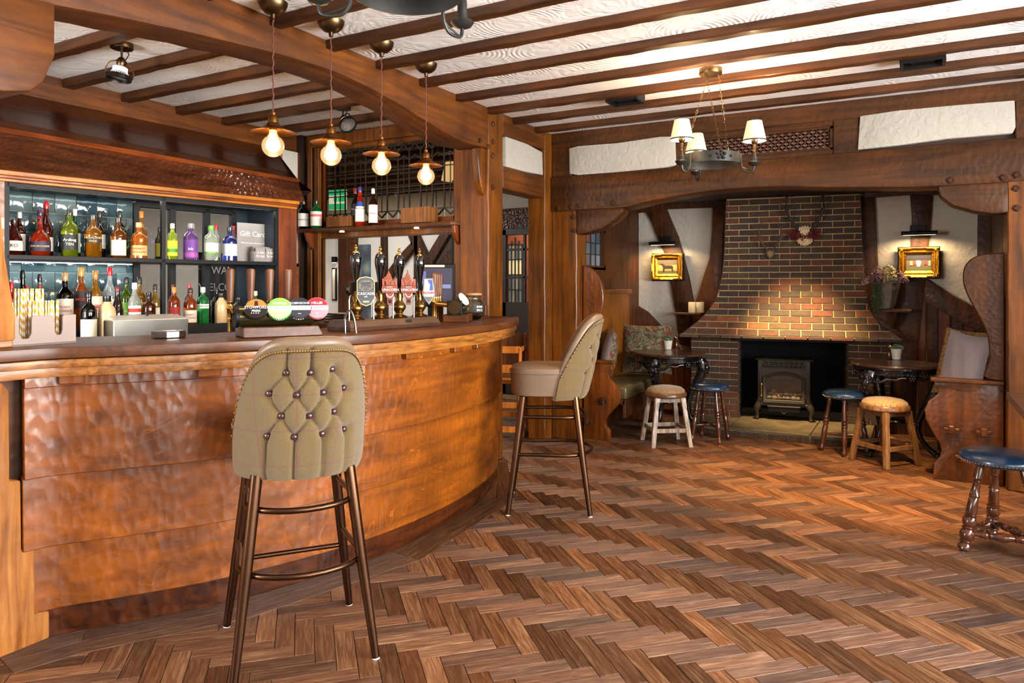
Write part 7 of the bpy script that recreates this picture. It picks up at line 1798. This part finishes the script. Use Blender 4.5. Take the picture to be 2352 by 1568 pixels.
for k, px in enumerate((588, 641, 687, 727)):
    # badge centre in font frame
    lx = solve_l(ft1.location[0], ft1.location[1], fan, 0, px)
    lines, face, topc, band, tcol = BD[k]
    M4 = Matrix.Translation((lx, -.005, .122)) @ Matrix.Rotation(radians(-16), 4, 'Z') @ Matrix.Rotation(radians(62), 4, 'X')
    M3 = M4.to_3x3(); c = M4.translation
    rb = .050 if k else .046
    bd = MB().lathe([(rb * .5, -.035), (rb * .96, -.02), (rb, -.016)], c, 32, M3).build('badge_back', M_BLACK, ft1, smooth=50)
    MB().lathe([(rb, -.016), (rb, 0)], c, 36, M3).build('badge_rim', plain(edgec[k], .3, coat=.4), bd, smooth=50)
    MB().lathe([(rb, 0), (rb * .96, .003), (.0005, .003)], c, 36, M3).build('badge_face', plain(face, .3, coat=.5), bd, smooth=30)
    pts = [(rb * .94 * cos(radians(q)), rb * .94 * sin(radians(q))) for q in range(12, 169, 12)]
    m = MB().prism(pts, 'z', .0031, .0036); m.v = [tuple(M3 @ Vector(p) + c) for p in m.v]; m.build('badge_field', plain(topc, .3, coat=.4), bd)
    if k:
        pts = [(-rb * .93, -rb * .22), (rb * .93, -rb * .22), (rb * .94, rb * .2), (-rb * .94, rb * .2)]
        m = MB().prism(pts, 'z', .0031, .0037); m.v = [tuple(M3 @ Vector(p) + c) for p in m.v]; m.build('badge_band', plain(band, .3), bd)
    else:
        m = MB().prism([(-.008, .012), (.008, .012), (.006, .034), (-.006, .034)], 'z', .0037, .0042); m.v = [tuple(M3 @ Vector(p) + c) for p in m.v]; m.build('badge_emblem', plain('#2a1810', .4), bd)
    l1 = (rb * .42, rb * .0) if k else (.004, -.012)
    text(lines[0], rb * .30 if k else rb * .36, plain(tcol, .4), bd, M4 @ Matrix.Translation((0, l1[0], .0045)), None, 'badge_lettering')
    text(lines[1], rb * .22 if k else rb * .30, plain('#8a8a8a' if k else '#f2f2f2', .4), bd, M4 @ Matrix.Translation((0, l1[1], .0045)), None, 'badge_lettering')
    if k: text('~', rb * .5, plain('#f2f2f2', .4), bd, M4 @ Matrix.Translation((0, -rb * .55, .004)), None, 'badge_lettering')
    else:
        for q in range(4): MB().ball(tuple(M4 @ Vector((-.018 + q * .009, -.022, .004))), .0024, 6).build('badge_dot', plain('#f2f2f2', .4), bd)
    if k in (1, 2, 3):
        for q, ch_ in enumerate('ROBINSONS'):
            a = radians(200 + q * 11); Mt = M4 @ Matrix.Rotation(a, 4, 'Z') @ Matrix.Translation((rb + .0006, 0, -.008)) @ Matrix.Rotation(radians(90), 4, 'Y') @ Matrix.Rotation(radians(90), 4, 'Z')
            text(ch_, .010, plain('#e8f0e8' if k != 3 else '#a02038', .4), bd, Mt, None, 'rim_letter')
for k, px in enumerate((528, 576, 619, 661)):
    lx = solve_l(ft1.location[0], ft1.location[1], fan, .155, px)
    y_ = .155; zb = CT
    hd_ = MB().lathe([(.012, .150), (.013, .162), (.016, .225), (.0185, .272), (.018, .285), (.012, .291), (.0005, .292)], (lx, y_, 0), 20).build('tap_handle', M_TAPW, ft1, smooth=True)
    MB().lathe([(.0125, .075), (.0125, .115), (.0155, .118), (.0155, .126), (.012, .13), (.012, .142), (.014, .145), (.014, .150)], (lx, y_, 0), 18).build('brass_neck', M_GOLDB, ft1, smooth=50)
    MB().tube([(lx, .075, .10), (lx, .11, .115), (lx, y_, .125), (lx, y_ + .01, .10), (lx, y_ + .012, .02)], .0075, 10).build('spout', M_GOLDB, ft1, smooth=True)
# second font, seen end on, with fanned wooden handles
sf = thing('beer_font', 'brass beer font seen end-on with a row of wooden handles, right of the hand pumps', 'beer tap', (gz(1043, 741, CT)[0] + .15 * cos(radians(116)), gz(1043, 741, CT)[1] + .15 * sin(radians(116)), CT), radians(116))
MB().box(-.10, .16, -.075, .075, 0, .045).build('wooden_base', M_TOP, sf, bevel=.004)
MB().tube([(-.15, 0, .088), (.2, 0, .088)], .042, 24).build('brass_tube', M_FONTB, sf, smooth=50)
MB().box(-.145, -.09, -.044, .044, .045, .13).build('end_block', M_BLACK, sf, bevel=.004)
MB().tube([(-.157, 0, .088), (-.149, 0, .088)], .036, 24).build('end_cap', M_AGEB, sf, smooth=50)
for k in range(4):
    lx = -.11 + k * .075; ly = .125
    MB().lathe([(.012, .150), (.013, .162), (.016, .225), (.0185, .272), (.018, .285), (.012, .291), (.0005, .292)], (lx, ly, 0), 20).build('tap_handle', M_TAPW, sf, smooth=True)
    MB().lathe([(.0125, .01), (.0125, .115), (.0155, .118), (.0155, .126), (.012, .13), (.012, .150)], (lx, ly, 0), 18).build('brass_neck', M_GOLDB, sf, smooth=50)
    MB().tube([(lx, .03, .10), (lx, .10, .105), (lx, ly, .11)], .012, 10).build('spout', M_GOLDB, sf, smooth=True)
    Mq = Matrix.Rotation(radians(30), 3, 'Z') @ Matrix.Rotation(radians(-105 + 180), 3, 'X')
    if k == 0:
        c = Vector((lx + .03, -.045, .135)); M3 = Matrix.Rotation(radians(-20), 3, 'Z') @ Matrix.Rotation(radians(55), 3, 'X')
        b_ = MB().lathe([(.02, -.05), (.036, -.02), (.042, .0)], c, 28, M3).build('badge_back', M_FONTB, sf, smooth=True)
        MB().lathe([(.042, 0), (.042, .008), (.0005, .010)], c, 28, M3).build('badge_face', plain('#d8d0c8', .3, coat=.4), b_, smooth=30)
# hand pumps on their wooden plinth
pa_ = Vector(gz(805, 762, CT)); pb_ = Vector(gz(1012, 748, CT)); d = pb_ - pa_; pL = d.length; pan = math.atan2(d.y, d.x); pc_ = (pa_ + pb_) / 2
hpb = thing('pump_plinth', 'dark wooden plinth with sloping sides under the four hand pumps', 'plinth', (pc_.x, pc_.y, CT), pan)
MB().add([(-pL / 2, 0, 0), (pL / 2, 0, 0), (pL / 2, .17, 0), (-pL / 2, .17, 0), (-pL / 2, 0, .02), (pL / 2, 0, .02), (pL / 2, .17, .02), (-pL / 2, .17, .02), (-pL / 2 + .005, .018, .052), (pL / 2 - .02, .018, .052), (pL / 2 - .02, .155, .052), (-pL / 2 + .005, .155, .052)],
         [(0, 3, 2, 1), (0, 1, 5, 4), (1, 2, 6, 5), (2, 3, 7, 6), (3, 0, 4, 7), (4, 5, 9, 8), (5, 6, 10, 9), (6, 7, 11, 10), (7, 4, 8, 11), (8, 9, 10, 11)]).build('plinth_body', M_TT, hpb, bevel=.002)
MB().box(.06, .10, .004, .010, .026, .044).build('metal_plate', M_CHROME, hpb)
M_PORC = plain('#060607', .07, coat=1.0)
def clip_plate(outline, th, mat, parent, name, M4):
    m = MB().prism(outline, 'z', 0, th); m.v = [tuple(M4 @ Vector(p)) for p in m.v]; return m.build(name, mat, parent, bevel=.0012)
for k, (px, htop) in enumerate(((818, 571), (873, 574), (917, 577), (964, 579))):
    ly = .085; lxx = solve_l(pc_.x, pc_.y, pan, ly, px)
    P_ = Matrix.Rotation(pan, 4, 'Z') @ Vector((lxx, ly, 0)); X_, Y_ = pc_.x + P_.x, pc_.y + P_.y; d_ = X_ * fw[0] + Y_ * fw[1]; zt = H + (HY - htop) / F * d_ - CT
    t = thing('hand_pump', ['black-handled beer pump with dark shield badge reading CASCADE, first on the plinth', 'black-handled beer pump with copper UNICORN clip, second on the plinth', 'black-handled beer pump with copper UNICORN clip, third on the plinth', 'black-handled beer pump with grey TROOPER badge, fourth on the plinth'][k], 'hand pump', (X_, Y_, CT + .052), pan, 'hand pumps on the wooden plinth')
    z = zt - .052; s_ = z / .435
    MB().lathe([(r, q * s_) for r, q in [(.042, 0), (.044, .006), (.036, .012), (.022, .018), (.018, .03), (.024, .04), (.034, .06), (.036, .072), (.032, .085), (.022, .10), (.017, .115), (.021, .135), (.019, .16), (.014, .175)]], seg=28).build('brass_body', M_BRASS, t, smooth=True)
    MB().lathe([(r, q * s_) for r, q in [(.010, .17), (.012, .22), (.016, .26), (.021, .30), (.0265, .335), (.029, .36), (.0285, .38), (.024, .40), (.016, .412), (.012, .415)]], seg=28).build('handle', M_PORC, t, smooth=True)
    MB().lathe([(r, q * s_) for r, q in [(.0165, .411), (.0165, .417), (.008, .421), (.005, .428), (.0085, .436), (.0085, .442), (.0045, .446), (.0065, .452), (.004, .459), (.0005, .460)]], seg=16).build('brass_finial', M_GOLDB, t, smooth=True)
    MB().lathe([(.036, -.011), (.038, 0), (.036, .011)], (-.012, .01, .185 * s_), 22, Matrix.Rotation(pi / 2, 3, 'X')).build('pump_housing', plain('#1a0f0c', .15, coat=.8), t, smooth=True)
    MB().tube([(-.045, .0, 0), (-.045, .0, .095), (-.040, -.0, .115), (-.025, .0, .122), (-.015, 0, .115)], .0042, 8).build('swan_neck', M_CHROME, t, smooth=True)
    # clip turned towards the room
    fa2 = math.atan2(-Y_, -X_) - pan + pi / 2 + radians(6)
    M4 = Matrix.Translation((.005, -.04, .175 * s_)) @ Matrix.Rotation(fa2, 4, 'Z') @ Matrix.Translation((.016, 0, 0)) @ Matrix.Rotation(radians(84), 4, 'X')
    MB().tube([(0, 0, .165 * s_), tuple(M4 @ Vector((0, 0, 0)))], .006, 8).build('clip_bracket', M_BRASS, t)
    if k == 0:
        O_ = [(-.044, -.035), (-.025, -.066), (0, -.076), (.025, -.066), (.044, -.035), (.044, .052), (.03, .065), (0, .072), (-.03, .065), (-.044, .052)]
        c1_ = clip_plate(O_, .006, plain('#b09a6a', .35, .6), t, 'clip_edge', M4); c2_ = clip_plate([(x * .92, q * .94) for x, q in O_], .007, plain('#131b22', .3, coat=.4), t, 'clip_face', M4)
        text('CASCADE', .0178, WH, c2_, M4 @ Matrix.Translation((0, -.014, .0075)), None, 'clip_lettering'); text('IPA', .010, WH, c2_, M4 @ Matrix.Translation((0, -.029, .0075)), None, 'clip_lettering')
        text('ROBINSONS', .0075, plain('#b8a878', .4), c2_, M4 @ Matrix.Translation((0, .047, .0075)), None, 'clip_lettering')
        m = MB()
        for sg in (-1, 1):
            m.tube(crom3([(sg * .004, .0, .0075), (sg * .02, .006, .0075), (sg * .03, .025, .0075), (sg * .026, .045, .0075)], 4), .0011, 4)
            for q in ((.024, .012, .034, .018), (.029, .024, .018, .034), (.029, .03, .037, .034)): m.tube([(sg * q[0], q[1], .0075), (sg * q[2], q[3], .0075)], .0009, 4)
        m.tube([(-.017, .008, .0078), (-.009, .022, .0078), (-.004, .014, .0078), (.002, .024, .0078), (.008, .015, .0078), (.012, .018, .0078), (.018, .008, .0078)], .0014, 4)
        m.v = [tuple(M4 @ Vector(p)) for p in m.v]; m.build('clip_antlers', plain('#b8a878', .4, .3), c2_)
        m = MB().box(-.014, .014, -.056, -.049, .007, .0076); m.v = [tuple(M4 @ Vector(p)) for p in m.v]; m.build('clip_strip', plain('#b8a878', .4), c2_)
    elif k in (1, 2):
        M_CU = plain('#6e2f18', .35, .4)
        c2_ = clip_plate([(-.040, -.012), (.040, -.012), (.040, .026), (-.040, .026)], .007, M_CU, t, 'clip_face', M4)
        clip_plate([(-.022, -.012), (-.020, -.03), (-.012, -.042), (.012, -.042), (.020, -.03), (.022, -.012)], .006, M_CU, t, 'clip_scroll', M4)
        clip_plate([(-.014, -.040), (.014, -.040), (.014, -.068), (.009, -.073), (-.009, -.073), (-.014, -.068)], .005, M_CU, t, 'clip_tab', M4)
        clip_plate([(-.009, -.045), (.009, -.045), (.009, -.064), (-.009, -.064)], .0058, M_BLACK, t, 'clip_window', M4)
        hs_ = [(-.022, .026), (-.022, .045), (-.03, .055), (-.028, .07), (-.018, .072), (-.014, .085), (-.008, .092), (-.004, .112), (.0, .092), (.006, .082), (.012, .066), (.016, .05), (.026, .044), (.026, .026)]
        clip_plate(hs_, .008, plain('#7a3a20', .4, .4, bump=.004, bs=120), t, 'clip_figure', M4)
        for sg in (-1, 1): clip_plate([(sg * .026, .026), (sg * .038, .026), (sg * .038, .062), (sg * .026, .062)][::sg], .007, plain('#8c3424', .4), t, 'clip_side', M4)
        text('UNICORN', .0178, WH, c2_, M4 @ Matrix.Translation((.003, .004, .0078)), None, 'clip_lettering', sx=1.06, extrude=.001)
        text('ROBINSONS', .0055, WH, c2_, M4 @ Matrix.Translation((0, .019, .0078)), None, 'clip_lettering')
        m = MB().tube(crom3([(-.018, -.014, .007), (-.012, -.027, .007), (0, -.033, .007), (.012, -.027, .007), (.018, -.014, .007)], 3), .0022, 5); m.v = [tuple(M4 @ Vector(p)) for p in m.v]; m.build('clip_ribbon', WH, c2_)
    else:
        O_ = [(-.028, .066), (.024, .066), (.030, .02), (.037, -.024), (.0, -.078), (-.037, -.024), (-.030, .02)]
        c1_ = clip_plate(O_, .006, plain('#6d695c', .4, .4), t, 'clip_edge', M4); c2_ = clip_plate([(x * .86, q * .92) for x, q in O_], .007, plain('#9da39c', .4), t, 'clip_face', M4)
        clip_plate([(-.006, .058), (.02, .058), (.024, .0), (.004, -.002)], .0075, plain('#27408c', .4), c2_, 'clip_patch', M4)
        clip_plate([(-.02, .03), (-.006, .05), (.008, .03), (.002, -.002), (-.02, .0)], .008, plain('#d8d4cc', .4), c2_, 'clip_patch', M4)
        text('TROOPER', .0178, plain('#d8343c', .4), c2_, M4 @ Matrix.Translation((0, -.014, .009)), None, 'clip_lettering', extrude=.001)
        clip_plate([(-.018, -.031), (.018, -.031), (.018, -.025), (-.018, -.025)], .0078, WH, c2_, 'clip_strip', M4)
        clip_plate([(-.024, -.034), (.024, -.034), (.0, -.068)], .0074, plain('#4a463a', .4), c2_, 'clip_point', M4)
# pipe loop left of the plinth
pl = gz(800, 766, CT); lp_ = W('pipe_loop', 'bent chrome pipe loop standing between the font and the hand pumps', 'pipe', pl)
e1 = gz(793, 765, CT); e2_ = gz(818, 765, CT)
MB().tube(crom3([e1, (e1[0], e1[1], CT + .07), ((e1[0] * .6 + e2_[0] * .4), (e1[1] * .6 + e2_[1] * .4), CT + .105), (e2_[0] * .8 + e1[0] * .2, e2_[1] * .8 + e1[1] * .2, CT + .07), e2_], 6), .0055, 10).build('chrome_pipe', M_CHROME, lp_, smooth=True)
# till screen behind the pumps
tl = thing('till_screen', 'black touchscreen till standing behind the hand pumps', 'screen', gd(1000, 668, 4.72)[:2] + (CT,), radians(33))
MB().box(-.13, .13, -.015, .02, .08, .36).build('bezel', M_BLACK, tl, bevel=.006)
sc_ = MB().box(-.11, .11, -.018, -.014, .11, .33).build('display', plain('#2c2a38', .15, emit=.25, emc=(.10, .095, .16)), tl)
MB().box(-.105, -.06, -.0195, -.018, .23, .31).build('window_tile', plain('#4c5590', .3, emit=.2), sc_); MB().box(.03, .10, -.0195, -.018, .20, .225).build('button_tile', plain('#5d668e', .3, emit=.2), sc_)
MB().box(-.08, .06, -.0165, -.014, .338, .352).build('sticker', plain('#c8b89c', .5), tl)
MB().box(-.05, .05, -.0, .08, 0, .085).build('stand', M_BLACK, tl, bevel=.006)
bk_ = W('rear_shelf', 'narrow wooden shelf on the hatch sill behind the pumps', 'shelf', (-3.7, 4.5, 1.0))
MB().box(-4.6, -2.97, 4.25, 4.60, .96, 1.0).build('shelf_board', M_TOP, bk_, bevel=.004)
MB().box(-4.55, -3.0, 4.30, 4.55, 0, .96).build('cupboard', M_DARKW, bk_)
# black card reader and tray at the hatch
tr_ = W('metal_tray', 'flat ribbed metal tray on the rear shelf left of the hand pumps', 'tray', (-4.3, 4.4, 1.0)); a = gy(745, 700, 4.35); b = gy(793, 700, 4.35)
for k in range(4): MB().box(a[0], b[0], 4.34, 4.5, 1.001 + k * .02, 1.016 + k * .02).build('stacked_tray', M_AGEB, tr_, bevel=.002)
# glass jar with cork lid
jx, jy, _ = gz(1086, 733, CT); jr = W('glass_jar', 'wide glass jar with wooden lid and black label at the far end of the bar', 'jar', (jx, jy, CT))
MB().lathe([(.0005, CT), (.045, CT), (.052, CT + .008), (.070, CT + .035), (.078, CT + .065), (.072, CT + .10), (.058, CT + .118), (.054, CT + .125), (.054, CT + .152), (.057, CT + .155), (.055, CT + .155), (.051, CT + .150), (.051, CT + .125), (.069, CT + .098), (.074, CT + .065), (.066, CT + .036), (.048, CT + .012), (.0005, CT + .008)], (jx, jy, 0), 36).build('glass_body', glass('#dcefe6', .01), jr, smooth=60)
MB().lathe([(.054, CT + .153), (.059, CT + .156), (.059, CT + .166), (.055, CT + .170), (.0005, CT + .170)], (jx, jy, 0), 36).build('lid', wood('lid_wood', '#8a5c34', '#b58650', 'X', rough=.5), jr, smooth=40)
fa3 = math.atan2(-jy, -jx) + .55
lb = MB().lathe([(.0735, CT + .045), (.0795, CT + .065), (.0745, CT + .095)], (jx, jy, 0), 14, None, fa3 - .55, fa3 + .55).build('label', plain('#15181c', .6), jr, smooth=True)
for t_, z in (('SPARE', .082), ('SPECS', .060)):
    text(t_, .018, WH, lb, (.081 * cos(fa3), .081 * sin(fa3), z), (pi / 2, 0, fa3 + pi / 2), 'label_lettering', sx=.9)
# dark red wall lamp-like pump behind? (left out) ---------------------------
# small end board on the counter by the post
eb = W('counter_upstand', 'short oak upstand on the bar top against the corner post', 'upstand', (-2.8, 4.45, CT))
MB().box(-2.95, -2.70, 4.462, 4.498, CT, CT + .075).build('upstand', M_POST, eb, bevel=.003)
bl_ = W('counter_block', 'thick grooved wooden block on the bar top against the left post', 'block', (-2.83, 1.33, CT))
a = gz(0, 801, CT); b = gz(30, 797, CT)
MB().add([(a[0] - .05, a[1] - .1, CT), (b[0], b[1], CT), (b[0] - .08, b[1] + .02, CT), (a[0] - .13, a[1], CT), (a[0] - .05, a[1] - .1, CT + .045), (b[0], b[1], CT + .045), (b[0] - .08, b[1] + .02, CT + .045), (a[0] - .13, a[1], CT + .045)],
         [(0, 3, 2, 1), (4, 5, 6, 7), (0, 1, 5, 4), (1, 2, 6, 5), (2, 3, 7, 6), (3, 0, 4, 7)]).build('block', M_MOULD, bl_, bevel=.003)
# small things beyond the bar
a = gx(684, 604, -4.63); b = gx(708, 712, -4.63)
nb = W('notice_board', 'small dark board in a light wooden frame between the hood and the hatch', 'board', (-4.6, (a[1] + b[1]) / 2, 1.2))
y0, y1, zt_, zb_ = 4.30, 4.50, gx(696, 606, -4.6)[2], gx(696, 712, -4.6)[2]
MB().box(-4.61, -4.60, y0, y1, zb_, zt_).build('board', plain('#1b1c20', .4), nb)
MB().box(-4.60, -4.585, y0, y0 + .02, zb_, zt_).box(-4.60, -4.585, y1 - .035, y1, zb_, zt_).box(-4.60, -4.585, y0, y1, zt_ - .03, zt_).box(-4.60, -4.585, y0, y1, zb_, zb_ + .05).build('frame', M_MOULD, nb, bevel=.002)
MB().box(-4.655, -4.61, y0 + .02, y1 - .02, zb_ + .02, zt_ - .02).build('wall_mount', M_BLACK, nb)
pf = W('framed_picture', 'narrow black-framed picture on the grey wall at the left edge of the hatch', 'picture', (gy(768, 640, YF)[0], YF, 1.3))
a = gy(763, 615, YF - .02); b = gy(773, 690, YF - .02)
MB().box(a[0], b[0], YF - .03, YF, b[2], a[2]).build('frame', M_BLACK, pf, bevel=.003); MB().box(a[0] + .015, b[0] - .02, YF - .034, YF - .03, b[2] + .02, a[2] - .02).build('print', plain('#b9b2a4', .6), pf)
wl_ = W('wall_lamp', 'small black wall lamp lighting the narrow picture seen through the hatch', 'lamp', gy(768, 596, YF - .06))
c = gy(768, 596, YF - .06); MB().box(c[0] - .03, c[0] + .03, YF - .09, YF - .03, c[2] - .04, c[2] + .04).build('lamp_body', M_BLACK, wl_, bevel=.004); MB().box(c[0] - .01, c[0] + .01, YF - .03, YF, c[2] - .01, c[2] + .01).build('arm', M_BLACK, wl_)
MB().box(c[0] - .022, c[0] + .022, YF - .082, YF - .038, c[2] - .044, c[2] - .04).build('lens', plain('#ffe2b0', .5, emit=8, emc=(1, .8, .5)), wl_)
spot('wall_lamp_beam', (c[0], YF - .06, c[2] - .05), (c[0], YF - .03, 0), 14, (1, .8, .55), 80, .8, .02)
c = gd(1002, 522, 6.6); dl_ = W('disc_lamp', 'amber disc pendant of the next room seen just under the bottle shelf', 'pendant lamp', c)
MB().lathe([(.10, c[2] - .012), (.105, c[2]), (.09, c[2] + .012), (.01, c[2] + .02)], (c[0], c[1], 0), 28).build('disc', M_AGEB, dl_, smooth=True)
MB().lathe([(.085, c[2] - .016), (.0005, c[2] - .018)], (c[0], c[1], 0), 24).build('diffuser', plain('#ffb850', .5, emit=2.2, emc=(1, .6, .2)), dl_)
MB().lathe([(.004, c[2] + .015), (.004, ZC)], (c[0], c[1], 0), 8).build('rod', M_IRON, dl_)
for o in list(bpy.data.objects):
    if '_off' in o: del o['_off']
